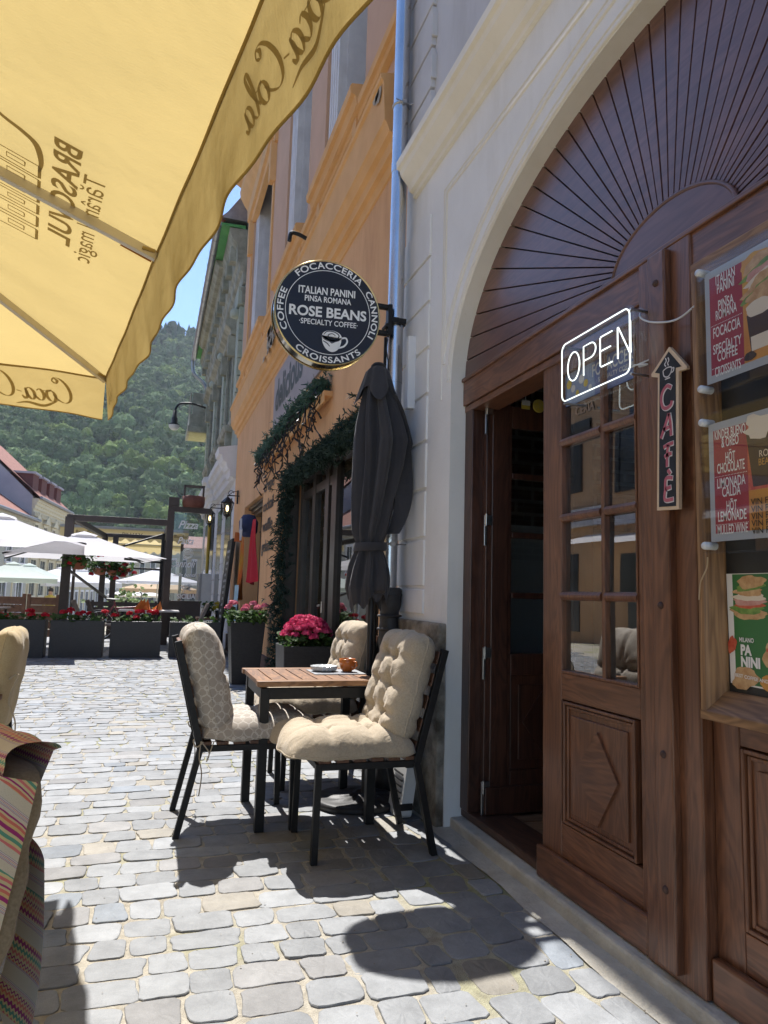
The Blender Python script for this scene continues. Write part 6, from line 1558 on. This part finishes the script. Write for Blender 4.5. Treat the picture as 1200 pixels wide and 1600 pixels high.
for rr in (.11, .085): q.tube([(.74+rr*math.cos(a), 15.985, 1.96+rr*math.sin(a)) for a in np.linspace(0, 2*PI, 26)[:-1]], .004, 4, closed=True)
for z in (1.94, 1.97, 2.0): q.box(.67, .81, 15.984, 15.986, z, z+.012)
r_ = random.Random(2)
for i in range(14):
    a = r_.uniform(0, 6); q.ribbon(catmull([(.74+.05*math.cos(a), 1.18), (.74+r_.uniform(-.12, .12), 1.22+r_.uniform(-.07, .12)), (.74+r_.uniform(-.1, .1), 1.16+r_.uniform(-.06, .14))], 5), .010, lambda x, z: (x, 15.984, z))
build_split(q, 'glass_lettering', plain('etched_white', (.74, .74, .74), .6), T, gap=.035)
T = thing('roof_crate', 'old reddish brown wooden tub and box on top of the pergola corner', 'tub', (.85, 16, 2.96))
q = MB(); q.lathe([(0, 0), (.22, 0), (.24, .10), (.24, .24), (.21, .25), (.2, .05), (0, .05)], 18, (.80, 16, 2.965)); q.build('tub', M('red_brown', (.10, .03, .018), (.15, .05, .03), rough=.7), T)
q = MB()
for x in (.60, 1.0): q.box(x-.015, x+.015, 15.9, 15.93, 3.15, 3.45); q.box(x-.015, x+.015, 16.1, 16.13, 3.15, 3.45)
q.box(.58, 1.02, 15.9, 15.93, 3.42, 3.45); q.box(.58, 1.02, 16.1, 16.13, 3.42, 3.45); q.box(.28, .5, 15.92, 16.1, 2.98, 3.16); q.build('frame', m_perg, T)
def basket(x, y, z, label, s=1., n=5):
    T = thing('hanging_basket', label, 'hanging basket', (x, y, z), 0, 'flower baskets hanging on the pergola posts'); q = MB(); q.lathe([(0, -.14*s), (.09*s, -.13*s), (.17*s, 0), (.16*s, .01), (0, 0)], 16, (x, y, z)); q.build('pot', M('terracotta', (.30, .10, .05), (.24, .08, .045), rough=.8), T)
    q = MB(); leaves(q, lambda: (x+rng.normal(0, .17*s), y+rng.normal(0, .15), z+rng.normal(.09, .09)), 110, .035, .07, 0); q.build('leaves', m_gl, T)
    q = MB(); 
    for i in range(n): bloom(q, (x+rng.normal(0, .26*s), y-.15, z+rng.normal(.06, .12)), .065, 26, 0, .03)
    q.build('blossom', m_rd, T)
    q = MB(); q.tube([(x-.15*s, y, z), (x, y, z+.5), (x+.15*s, y, z)], .006, 4); q.build('hanger', m_black, T)
basket(-1.42, 15.9, 1.66, 'terracotta flower basket hanging beside the stout brown pergola post', n=4); basket(-1.28, 20.2, 1.66, 'flower basket hanging on the farther thin pergola post', 1.2, 3); basket(-.95, 20.2, 1.62, 'flower basket hanging between the two far pergola posts', 1., 5); basket(-.72, 20.2, 1.58, 'small flower basket with pink blooms hanging free of the pergola posts', .9, 6)
# white cantilever parasols
m_wcan = fabric('white_canvas', (.78, .77, .79), (.72, .71, .73), weave=90, trans=.35, bump=.05, nscale=2)
m_gcan = fabric('greenish_canvas', (.66, .72, .66), (.60, .66, .60), weave=90, trans=.4, bump=.05, nscale=2); m_tcan = fabric('tan_canvas', (.66, .50, .33), (.60, .44, .28), weave=90, trans=.4, bump=.05, nscale=2)
def parasol(x, y, ze, za, hw, mat, label, val=0., mast=None, rot=.2, group='open parasols over the street terraces', vmat=None):
    T = thing('open_parasol', label, 'parasol', (x, y, gz(y)), 0, group); cs = [np.array([x+hw*1.41*math.cos(rot+PI/4+k*PI/2), y+hw*1.41*math.sin(rot+PI/4+k*PI/2), ze]) for k in range(4)]; ap_ = np.array([x, y, za])
    q = MB()
    for k in range(4):
        a, b_ = cs[k], cs[(k+1) % 4]
        def f(u, v):
            e = a+(b_-a)*u; p = e+(ap_-e)*v*.94; p[2] -= .05*math.sin(PI*v)*(.6+.4*math.sin(PI*u)); return tuple(p)
        q.grid(10, 10, f)
        if val: q.grid(24, 4, lambda u, v: tuple(a+(b_-a)*u+np.array([0, 0, -val*v-.012*v*math.sin(u*40)])))
    q.build('canopy', mat, T)
    q = MB()
    for k in range(4):
        a, b_ = cs[k], cs[(k+1) % 4]; q.grid(8, 3, lambda u, v: tuple(ap_+np.array([0, 0, .03])+((a+(b_-a)*u)-ap_)*.17*v))
    q.build('vent_cap', mat, T); q = MB()
    if mast is None: q.tube([(x, y, gz(y)), (x, y, za)], .028, 8)
    else:
        mx_, my_ = mast; q.tube([(mx_, my_, gz(my_)), (mx_, my_, za+.18)], .035, 8); q.tube([(mx_, my_, za+.16), (x+(mx_-x)*.42, y+(my_-y)*.42, za-.22)], .022, 8); q.tube([(mx_, my_, ze+.02), (x+(mx_-x)*.5, y+(my_-y)*.5, ze+.04)], .025, 8)
    for c in cs: q.bar(c-np.array([0, 0, .03]), ap_-np.array([0, 0, .06]), .02, .025)
    q.build('pole', m_black if mast is not None else m_alu, T)
parasol(-2.62, 14.3, 1.93, 2.44, 1.42, m_wcan, 'white cantilever parasol farther from the wall, in front of the brown post', mast=(-4.3, 14.9), rot=.1)
parasol(-1.28, 15.0, 1.74, 2.23, 1.36, m_wcan, 'white cantilever parasol with its slanting arm beside the glazed panel', mast=(.22, 16.6), rot=.16)
parasol(-4.95, 30, 1.42, 2.02, 1.55, m_gcan, 'greenish white parasol with a valance, nearer of the two low ones', val=.16, rot=.12)
parasol(-5.15, 35, 1.42, 2.12, 1.75, m_gcan, 'greenish white parasol with a valance, half hidden behind its twin', val=.16, rot=.12)
parasol(-4.05, 38, 1.55, 2.1, 1.7, m_wcan, 'white parasol beyond the stout pergola post', val=.2, rot=.3)
parasol(-2.9, 34, 1.35, 1.95, 1.5, m_wcan, 'white parasol between the pergola posts', val=.2, rot=.2)
parasol(.35, 36, 1.5, 2.15, 1.7, m_wcan, 'white topped parasol far down the street behind the bicycle', val=.12, rot=.2); parasol(.5, 41, 1.15, 1.75, 1.8, m_tcan, 'tan parasol below the white one far down the street', val=.2, rot=.2)
parasol(-.75, 44, .75, 1.3, 1.4, m_wcan, 'small white parasol lowest on the slope of the street', val=.1, rot=.2)
# striped awning
T = thing('terrace_awning', 'yellow striped terrace awning with scalloped printed valance', 'awning', (-.6, 24, 0))
m_aw, t, b = nodes('striped_awning'); mp = coords(t); sep = N(t, 'ShaderNodeSeparateXYZ'); t.links.new(mp.outputs[0], sep.inputs[0])
aa_ = N(t, 'ShaderNodeMath', operation='MULTIPLY'); aa_.inputs[1].default_value = 3.2; t.links.new(sep.outputs[1], aa_.inputs[0]); ff = N(t, 'ShaderNodeMath', operation='FRACT'); t.links.new(aa_.outputs[0], ff.inputs[0])
r = ramp(t, [(0, (.60, .50, .27)), (.5, (.52, .42, .21)), (.8, (.62, .53, .32))], 'CONSTANT'); t.links.new(ff.outputs[0], r.inputs[0]); t.links.new(r.outputs[0], b.inputs['Base Color']); b.inputs['Roughness'].default_value = .9
tl = N(t, 'ShaderNodeBsdfTranslucent'); t.links.new(r.outputs[0], tl.inputs[0]); mx = N(t, 'ShaderNodeMixShader'); mx.inputs[0].default_value = .45; t.links.new(b.outputs[0], mx.inputs[1]); t.links.new(tl.outputs[0], mx.inputs[2]); t.links.new(mx.outputs[0], t.nodes['Material Output'].inputs[0])
q = MB(); AX0, AX1 = -2.75, 1.1
q.grid(40, 12, lambda u, v: (AX0+(AX1-AX0)*u, 24+4.2*v, 3.02-.22*v+.03*math.sin(v*9)))
q.grid(200, 5, lambda u, v: (AX0+(AX1-AX0)*u, 24-.03*v, 3.02-(.34+.045*math.cos(u*2*PI*13))*v)); q.grid(200, 5, lambda u, v: (AX0+(AX1-AX0)*u, 28.2, 2.80-(.30+.045*math.cos(u*2*PI*13))*v)); q.build('canopy', m_aw, T)
q = MB(); q.bar((AX0, 23.98, 3.05), (AX1, 23.98, 3.05), .10, .08); q.bar((AX0, 28.2, 2.82), (AX1, 28.2, 2.82), .10, .06); build_split(q, 'front_bar', M('awning_bar', (.42, .42, .40), rough=.5), T)
q = MB()
for x, y_ in ((AX0+.3, 26), (AX1-.1, 26)): q.tube([(x, y_, gz(y_)), (x, y_, 2.9)], .05, 8)
q.build('leg', m_perg, T)
q = MB(); q.text('PILVAX', .13, lambda a, b_: (-.62+a, 23.955, 2.79+b_), bold=.01, fit=.62)
for xc in (-1.9, .72): q.text('Bere Burduri', .10, lambda a, b_: (xc+a, 23.955, 2.83+b_), bold=.01, fit=.78)
build_split(q, 'valance_lettering', plain('awning_print', (.12, .085, .04), .8), T)
# terrace tables, chairs, benches
m_grywood = M('weathered_wood', (.30, .25, .21), (.20, .16, .13), rough=.8, scale=12, st=(1, 8, 1))
def ttable(x, y, label, wx=1.2, top=None):
    T = thing('terrace_table', label, 'table', (x, y, gz(y))); z0 = gz(y)
    q = MB(); q.box(x-wx/2, x+wx/2, y-.4, y+.4, z0+.72, z0+.75); q.build('table_top', top or m_grywood, T, bevel=.005)
    for dx in (-wx/2+.08, wx/2-.08):
        for dy in (-.33, .33): r = MB(); r.box(x+dx-.02, x+dx+.02, y+dy-.02, y+dy+.02, z0, z0+.72); r.build('leg', m_black, T)
def tchair(x, y, rz, label, back=None, seat=None):
    T = thing('terrace_chair', label, 'chair', (x, y, gz(y)), rz, 'wooden terrace chairs behind the planters'); q = MB()
    q.box(-.24, .22, -.22, .22, .43, .46); q.build('seat', seat or m_grywood, T, local=True, bevel=.004)
    q = MB()
    for k in range(5): q.bar((.20, -.17+k*.085, .5), (.38, -.17+k*.085, .92), .06, .018, (0, 1, 0))
    q.bar((.37, -.22, .9), (.37, .22, .9), .03, .05); q.build('backrest', back or m_grywood, T, local=True, bevel=.004)
    for sx, sy in ((-1, -1), (-1, 1), (1, -1), (1, 1)): r = MB(); r.bar((sx*.21, sy*.2, 0), (sx*.2, sy*.2, .43), .025, .025); r.build('leg', m_black, T, local=True)
m_paper = M('paper_cloth', (.60, .58, .55), (.66, .64, .60), rough=.7)
ttable(.02, 15.2, 'pale topped terrace table carrying the orange folded basket', 1.15, m_paper); ttable(-3.2, 15.2, 'bare brown terrace table in front of the boarded partition', 1.3)
tchair(-1.0, 14.9, PI, 'folding wooden chair with pale slatted back near the bicycle wheel'); tchair(-.78, 15.3, PI, 'darker wooden chair tucked behind the pale slatted one', M('dark_slats', (.10, .075, .06), rough=.7))
tchair(.72, 14.3, 0, 'wooden terrace chair with light back, nearer the glazed panel'); tchair(1.08, 14.2, 0, 'wooden terrace chair with white back at the wall side', M('white_back', (.62, .60, .56), rough=.7))
T = thing('bread_basket', 'orange folded napkins in a small basket on the pale terrace table', 'basket', (.02, 15.2, .75))
q = MB(); r_ = random.Random(4)
for i in range(7):
    x, y_ = .02+r_.uniform(-.2, .2), 15.15+r_.uniform(-.15, .15); a = r_.uniform(0, 3); h_ = r_.uniform(.08, .24)
    q.add([(x-.14*math.cos(a), y_-.1*math.sin(a), .752), (x+.14*math.cos(a), y_+.1*math.sin(a), .752), (x+.05*math.sin(a), y_-.06, .752+h_), (x+.1, y_+.1, .76)], [(0, 1, 2), (1, 3, 2), (0, 2, 3)])
q.build('napkins', M('orange_napkin', (.55, .14, .02), (.62, .20, .04), rough=.8), T)
T = thing('bench', 'dark wooden terrace bench back running between the pergola posts', 'bench', (-.9, 19.9, 0))
q = MB()
for k in range(3): q.box(-1.5, .25, 19.88, 19.92, gz(20)+.55+k*.14, gz(20)+.66+k*.14)
q.build('backrest', m_perg, T); q = MB(); q.box(-1.5, .25, 19.4, 19.85, gz(20)+.42, gz(20)+.46); q.build('seat', m_perg, T)
q = MB()
for x in (-1.4, -.6, .15): q.box(x, x+.06, 19.86, 19.94, gz(20), gz(20)+.98)
q.build('leg', m_perg, T)
m_crt = M('crate_wood', (.20, .11, .07), (.14, .075, .05), rough=.8, scale=10)
for i, (x0, x1, yy, lb) in enumerate(((-3.6, -2.45, 16.6, 'brown boarded terrace partition with faint lettering, outer one'), (-2.4, -1.78, 16.4, 'brown boarded terrace partition beside the stout pergola post'))):
    T = thing('terrace_partition', lb, 'partition', ((x0+x1)/2, yy, 0)); q = MB()
    for k in range(5): q.box(x0, x1, yy, yy+.03, .12+k*.165, .275+k*.165)
    for x in (x0, x1-.07): q.box(x, x+.07, yy-.02, yy+.05, 0, 1.0)
    q.build('boards', m_crt, T, bevel=.004)
    if i == 0: q = MB(); q.text('BERARIA', .07, lambda a, b_: (-2.9+a, yy-.003, .70+b_), bold=.02, fit=.5); q.build('lettering', plain('crate_print', (.07, .035, .02)), T)
# bicycle
T = thing('bicycle', 'parked dark bicycle half hidden behind the geranium planters', 'bicycle', (-.55, 17.2, 0))
for x in (-1.02, .02):
    q = MB(); q.tube([(x+.33*math.cos(a), 17.2, .34+.33*math.sin(a)) for a in np.linspace(0, 2*PI, 40)[:-1]], .016, 6, closed=True); w_ = q.build('wheel', M('tyre', (.02, .02, .02), rough=.8), T)
    q = MB(); q.tube([(x+.305*math.cos(a), 17.2, .34+.305*math.sin(a)) for a in np.linspace(0, 2*PI, 40)[:-1]], .009, 6, closed=True)
    for k in range(14): q.tube([(x, 17.2, .34), (x+.3*math.cos(k*.449), 17.2, .34+.3*math.sin(k*.449))], .002, 3)
    q.build('rim', m_steel, w_)
q = MB()
for a, b_ in (((-1.02, .34), (-.72, .80)), ((-.72, .80), (-.52, .33)), ((-.72, .72), (-.16, .76)), ((-.52, .33), (-.15, .70)), ((-.17, .90), (.02, .34)), ((-1.02, .34), (-.52, .33)), ((-.72, .8), (-.74, .92))): q.tube([(a[0], 17.2, a[1]), (b_[0], 17.2, b_[1])], .018, 8)
q.build('frame', M('bike_red', (.20, .03, .04), rough=.35), T)
q = MB(); q.tube(catmull([(-.30, 16.92, 1.06), (-.18, 16.98, 1.08), (-.17, 17.2, 1.0), (-.18, 17.42, 1.08), (-.3, 17.48, 1.06)], 6), .013, 8); q.tube([(-.17, 17.2, .88), (-.17, 17.2, 1.0)], .014, 8); q.build('handlebar', m_steel, T)
q = MB(); q.grid(10, 8, lambda u, v: (-.90+.28*u, 17.2+(v-.5)*.16*(1-.7*u), .93+.02*math.sin(PI*v)-.02*u)); q.tube([(-.72, 17.2, .90), (-.9, 17.2, .92)], .03, 8); q.build('saddle', m_black, T)
# motor scooter-like dark mass is left as potted greenery at the end of the terrace
T = thing('potted_bush', 'light green flowering bush in a dark trough behind the bench', 'bush', (-.6, 22, gz(22)))
q = MB(); q.box(-1.1, -.1, 21.8, 22.2, gz(22), gz(22)+.5); q.build('trough', m_perg, T)
q = MB(); leaves(q, lambda: (-.6+rng.normal(0, .32), 22+rng.normal(0, .18), gz(22)+.5+abs(rng.normal(.25, .28))), 420, .04, .09, 0); q.build('leaves', leafmat('pale_leaf', (.16, .24, .08), (.34, .42, .22), 6), T)
q = MB(); q.box(.1, .9, 21.8, 22.1, gz(22), gz(22)+.55)
T2 = thing('trough_plants', 'dark trough of yellow green plants at the foot of the glazed panel', 'planter', (.5, 22, gz(22))); q.build('trough', m_perg, T2)
q = MB(); leaves(q, lambda: (.5+rng.uniform(-.4, .4), 21.95+rng.normal(0, .12), gz(22)+.55+rng.uniform(0, .3)), 160, .04, .08, 0); q.build('leaves', leafmat('lime_leaf', (.20, .26, .05), (.36, .34, .06), 6), T2)
# a waiter far off under the low parasols
T = thing('person', 'distant person in a yellow shirt standing under the greenish parasols', 'person', (-3.95, 33, gz(33)))
me = bpy.data.meshes.new('body'); z0 = 0
sv = [((0, 0, .95), .14), ((0, 0, 1.15), .15), ((0, 0, 1.38), .17), ((0, 0, 1.50), .06), ((0, -.01, 1.60), .09), ((0, -.01, 1.70), .085), ((.19, 0, 1.40), .06), ((.25, -.02, 1.13), .045), ((.22, -.18, .98), .035), ((-.19, 0, 1.40), .06), ((-.25, 0, 1.13), .045), ((-.26, -.1, .90), .035), ((.09, 0, .88), .10), ((.10, -.02, .48), .07), ((.11, 0, .06), .05), ((.11, -.12, .03), .04), ((-.09, 0, .88), .10), ((-.10, .02, .48), .07), ((-.11, .03, .06), .05), ((-.11, -.09, .03), .04)]
ed = [(0, 1), (1, 2), (2, 3), (3, 4), (4, 5), (2, 6), (6, 7), (7, 8), (2, 9), (9, 10), (10, 11), (0, 12), (12, 13), (13, 14), (14, 15), (0, 16), (16, 17), (17, 18), (18, 19)]
me.from_pydata([s_[0] for s_ in sv], ed, []); bo_ = bpy.data.objects.new('body', me); COL.objects.link(bo_); bo_.parent = T
sk = bo_.modifiers.new('skin', 'SKIN')
for v, (p_, r_2) in zip(me.skin_vertices[0].data, sv): v.radius = (r_2, r_2)
me.skin_vertices[0].data[0].use_root = True
su = bo_.modifiers.new('sub', 'SUBSURF'); su.levels = 1; su.render_levels = 1
mp_, t, b = nodes('person_clothes'); cdn = coords(t); sep = N(t, 'ShaderNodeSeparateXYZ'); t.links.new(cdn.outputs[0], sep.inputs[0]); r = ramp(t, [(0, (.03, .035, .05)), (.50, (.50, .38, .06)), (.82, (.45, .26, .18))], 'CONSTANT'); dv = N(t, 'ShaderNodeMath', operation='DIVIDE'); dv.inputs[1].default_value = 1.85; t.links.new(sep.outputs[2], dv.inputs[0]); t.links.new(dv.outputs[0], r.inputs[0]); t.links.new(r.outputs[0], b.inputs['Base Color']); me.materials.append(mp_)
q = MB(); q.lathe([(0, .125), (.06, .11), (.10, .05), (.105, -.01), (.09, -.05)], 14, (-3.95, 33+.015, gz(33)+1.69)); q.build('hair', plain('dark_hair', (.02, .013, .01), .6), T)

# ------------------------------------------------------------------ houses on the far side of the street
def LP(y): return -7.47+(y-50)*.098
m_hcream = M('house_cream', (.46, .38, .24), (.52, .44, .30), rough=.9, scale=.7, detail=8); m_hgrey = M('house_grey', (.36, .34, .28), (.43, .40, .34), rough=.9, scale=.7, detail=8); m_gable = M('violet_gable', (.30, .29, .33), (.38, .36, .40), rough=.9, scale=.6, detail=9)
m_tile, t, b = nodes('red_tiles'); mp = coords(t); wv = N(t, 'ShaderNodeTexNoise', Scale=5., Detail=6); t.links.new(mp.outputs[0], wv.inputs['Vector']); r = ramp(t, [(.3, (.17, .06, .04)), (.7, (.30, .125, .085))]); t.links.new(wv.outputs['Fac'], r.inputs[0]); t.links.new(r.outputs[0], b.inputs['Base Color']); b.inputs['Roughness'].default_value = .9
m_hwin = M('house_window', (.04, .045, .05), (.08, .085, .09), rough=.15, scale=1.)
def house(label, y0, y1, ze, mwall, mroof, ridge, depth=9, slope_front=True, winrow=(), name='town_house', gable=None, trim=None, dorm=False, hood=False, cor=.5):
    T = thing(name, label, 'house', (LP(y0), y0, gz(y0))); zb_ = -3; q = MB()
    d = Vector((.098, 1, 0)).normalized(); nrm = Vector((-d.y, d.x, 0))      # into the block
    def P(s, dep, z): v = Vector((LP(y0), y0, 0))+d*s+nrm*dep; return (v.x, v.y, z)
    Ls = (y1-y0)/d.y
    def bx(mb, s0, s1, d0, d1, z0, z1, mi=0): mb.add([P(s, dd_, z) for z in (z0, z1) for dd_ in (d0, d1) for s in (s0, s1)], [(0, 2, 3, 1), (4, 5, 7, 6), (0, 1, 5, 4), (2, 6, 7, 3), (0, 4, 6, 2), (1, 3, 7, 5)], mi)
    bx(q, 0, Ls, 0, depth, zb_, ze); 
    q.add([P(0, 0, ze), P(0, depth, ze), P(0, depth/2, ridge)], [(0, 1, 2)], 1); q.add([P(Ls, 0, ze), P(Ls, depth, ze), P(Ls, depth/2, ridge)], [(0, 1, 2)], 1)
    bx(q, -.01, .01, 0.01, depth-.01, zb_, ze, 1)
    q.build('wall', [mwall, gable or mwall], T)
    q = MB(); q.add([P(-.1, -.45, ze-.05), P(Ls+.1, -.45, ze-.05), P(Ls+.1, depth/2, ridge+.1), P(-.1, depth/2, ridge+.1), P(Ls+.1, depth+.45, ze-.05), P(-.1, depth+.45, ze-.05)], [(0, 1, 2, 3), (3, 2, 4, 5)])
    q.add([P(-.1, -.45, ze-.17), P(Ls+.1, -.45, ze-.17), P(Ls+.1, depth/2, ridge-.02), P(-.1, depth/2, ridge-.02), P(Ls+.1, depth+.45, ze-.17), P(-.1, depth+.45, ze-.17)], [(0, 1, 2, 3), (3, 2, 4, 5)]); rf = q.build('roof', mroof, T)
    q = MB()
    for k, (a, b_) in enumerate(((0, .06), (-.12, .14), (-.25, .22), (-.40, .3))): bx(q, -.02*k, Ls+.02*k, -.08-.09*k, .02, ze-cor+k*cor/4.6, ze-cor+(k+1)*cor/4.6)
    n_ = int(Ls/.35)
    for i in range(n_): bx(q, i*.35, i*.35+.16, -.2, .02, ze-cor*1.25, ze-cor)
    q.build('cornice', trim or mwall, T)
    q = MB(); q.tube([P(-.1, -.52, ze-.08), P(Ls+.1, -.52, ze-.08)], .10, 8); q.build('gutter', M('zinc_gutter', (.26, .27, .30), rough=.5, metal=.5), T)
    for z0, h_, n2, wd_ in winrow:
        for i in range(n2):
            s = Ls*(i+.5)/n2; w_ = MB(); bx(w_, s-wd_/2-.14, s-wd_/2, -.07, .02, z0-.1, z0+h_); bx(w_, s+wd_/2, s+wd_/2+.14, -.07, .02, z0-.1, z0+h_); bx(w_, s-wd_/2-.14, s+wd_/2+.14, -.08, .02, z0+h_, z0+h_+.16); bx(w_, s-wd_/2-.18, s+wd_/2+.18, -.12, .02, z0-.22, z0-.1); bx(w_, s-.03, s+.03, -.03, .0, z0, z0+h_)
            if hood: w_.add([P(s-wd_/2-.3, -.22, z0+h_+.2), P(s+wd_/2+.3, -.22, z0+h_+.2), P(s, -.22, z0+h_+.8), P(s-wd_/2-.3, .02, z0+h_+.2), P(s+wd_/2+.3, .02, z0+h_+.2), P(s, .02, z0+h_+.8)], [(0, 1, 2), (0, 3, 4, 1), (1, 4, 5, 2), (2, 5, 3, 0)])
            f_ = w_.build('window', trim or m_surr, T); w_ = MB(); bx(w_, s-wd_/2, s+wd_/2, -.02, .01, z0-.1, z0+h_); w_.build('pane', m_hwin, f_)
    if dorm:
        for i in range(4):
            s = Ls*(i+.6)/4.3; w_ = MB(); bx(w_, s-.7, s+.7, .25, 3.0, ze+.1, ze+1.55); bx(w_, s-.82, s+.82, .1, 3.1, ze+1.55, ze+1.68, 1); w_.build('dormer', [M('dormer_red', (.09, .022, .018), (.13, .03, .025), rough=.6), m_gable], rf)
    return T
house('low grey house with red tiled roof before the dormered house', 30, 50, 5.35, m_hgrey, m_tile, 8.2, depth=8, winrow=((2.6, 1.5, 7, .9), (-.4, 1.9, 6, 1.2)))
house('tall cream house with violet grey gable, red roof and four dormers', 50, 59.6, 6.85, m_hcream, m_tile, 11.6, depth=10, winrow=((3.6, 1.5, 4, .9), (.6, 2.2, 4, 1.3)), gable=m_gable, trim=M('stucco_trim', (.50, .44, .32), (.58, .52, .40), rough=.9), dorm=True, hood=True, cor=1.0)
house('long low cream house after the dormered one', 59.8, 74, 5.0, m_hcream, m_tile, 7.6, depth=8, winrow=((1.9, 1.5, 6, .9), (-1.2, 1.9, 6, 1.2)))
house('cream house with shallow roof further along the far row', 74.2, 92, 5.6, m_hgrey, m_tile, 8.4, depth=8, winrow=((2.2, 1.5, 7, .9), (-1., 1.9, 6, 1.2)))
# pale building closing the street
T = thing('end_building', 'pale stone building with tall windows closing the end of the street', 'building', (-1, 96, gz(96)))
q = MB(); q.box(-5.5, 9, 96, 106, -3, 6.1); q.build('wall', M('pale_stone', (.44, .40, .31), (.50, .46, .37), rough=.9, scale=.5, detail=8), T)
q = MB(); q.box(-5.7, 9.2, 95.6, 106.4, 6.1, 6.5); q.box(-5.5, 9, 95.85, 96, 2.1, 2.4); q.box(-5.5, 9, 95.85, 96, 5.2, 5.4); q.build('cornice', m_hgrey, T)
q = MB(); q.add([(-5.9, 95.4, 6.5), (9.4, 95.4, 6.5), (9.4, 101, 8.4), (-5.9, 101, 8.4), (9.4, 106.6, 6.5), (-5.9, 106.6, 6.5)], [(0, 1, 2, 3), (3, 2, 4, 5), (0, 3, 5), (1, 4, 2)]); q.build('roof', M('pinkish_roof', (.30, .18, .15), (.38, .25, .21), rough=.9, scale=2), T)
for i in range(11):
    x = -4.9+i*1.28
    q = MB(); q.box(x-.34, x-.26, 95.9, 96, 2.7, 5.0); q.box(x+.26, x+.34, 95.9, 96, 2.7, 5.0); q.box(x-.36, x+.36, 95.88, 96, 4.9, 5.1); f_ = q.build('window', m_surr, T); q = MB(); q.box(x-.26, x+.26, 95.95, 96.01, 2.7, 4.95); q.build('pane', m_hwin, f_)
    q = MB(); q.box(x-.3, x+.3, 95.93, 96.01, -1.8, .9); build_split(q, 'shop_window', m_hwin, T)
# ochre house across the street (it shows in the door glass)
T = thing('ochre_house', 'ochre house across the street with dark windows and shop awnings', 'house', (-11.5, 6, 0))
q = MB(); q.box(-20, -10.6, -14, 27, -1, 9.5); q.build('wall', M('ochre_plaster', (.60, .36, .19), (.66, .41, .23), rough=.9, scale=1), T)
q = MB(); q.box(-10.65, -10.3, -14, 27, 9.2, 9.6); q.box(-10.65, -10.45, -14, 27, 3.9, 4.3); q.build('cornice', m_surr, T)
for i in range(11):
    y = -12.5+i*3.7
    q = MB(); q.box(-10.62, -10.52, y-.2, y, 4.9, 7.6); q.box(-10.62, -10.52, y+1.3, y+1.5, 4.9, 7.6); q.box(-10.62, -10.5, y-.2, y+1.5, 7.4, 7.7); f_ = q.build('window', m_hwin, T); q = MB(); q.box(-10.61, -10.56, y, y+1.3, 4.9, 7.5); q.build('pane', m_hwin, f_)
    q = MB(); q.box(-10.62, -10.56, y-.2, y+1.6, .2, 3.0); build_split(q, 'shop_window', m_hwin, T)
q = MB(); q.add([(-10.55, -8, 3.6), (-10.55, 20, 3.6), (-8.9, 20, 3.1), (-8.9, -8, 3.1)], [(0, 1, 2, 3)]); q.build('awning', m_wcan, T)

# ------------------------------------------------------------------ summer air between here and the hill
hm = bpy.data.materials.new('summer_haze'); hm.use_nodes = True; t = hm.node_tree; t.nodes.clear()
ou = t.nodes.new('ShaderNodeOutputMaterial'); pv = t.nodes.new('ShaderNodeVolumePrincipled'); pv.inputs['Color'].default_value = (.80, .88, 1., 1); pv.inputs['Density'].default_value = .00021; pv.inputs['Anisotropy'].default_value = .3
t.links.new(pv.outputs[0], ou.inputs['Volume'])
q = MB(); q.box(-520, 520, -45, 660, -70, 260); hz_o = q.build('haze', hm); props(hz_o, kind='stuff')
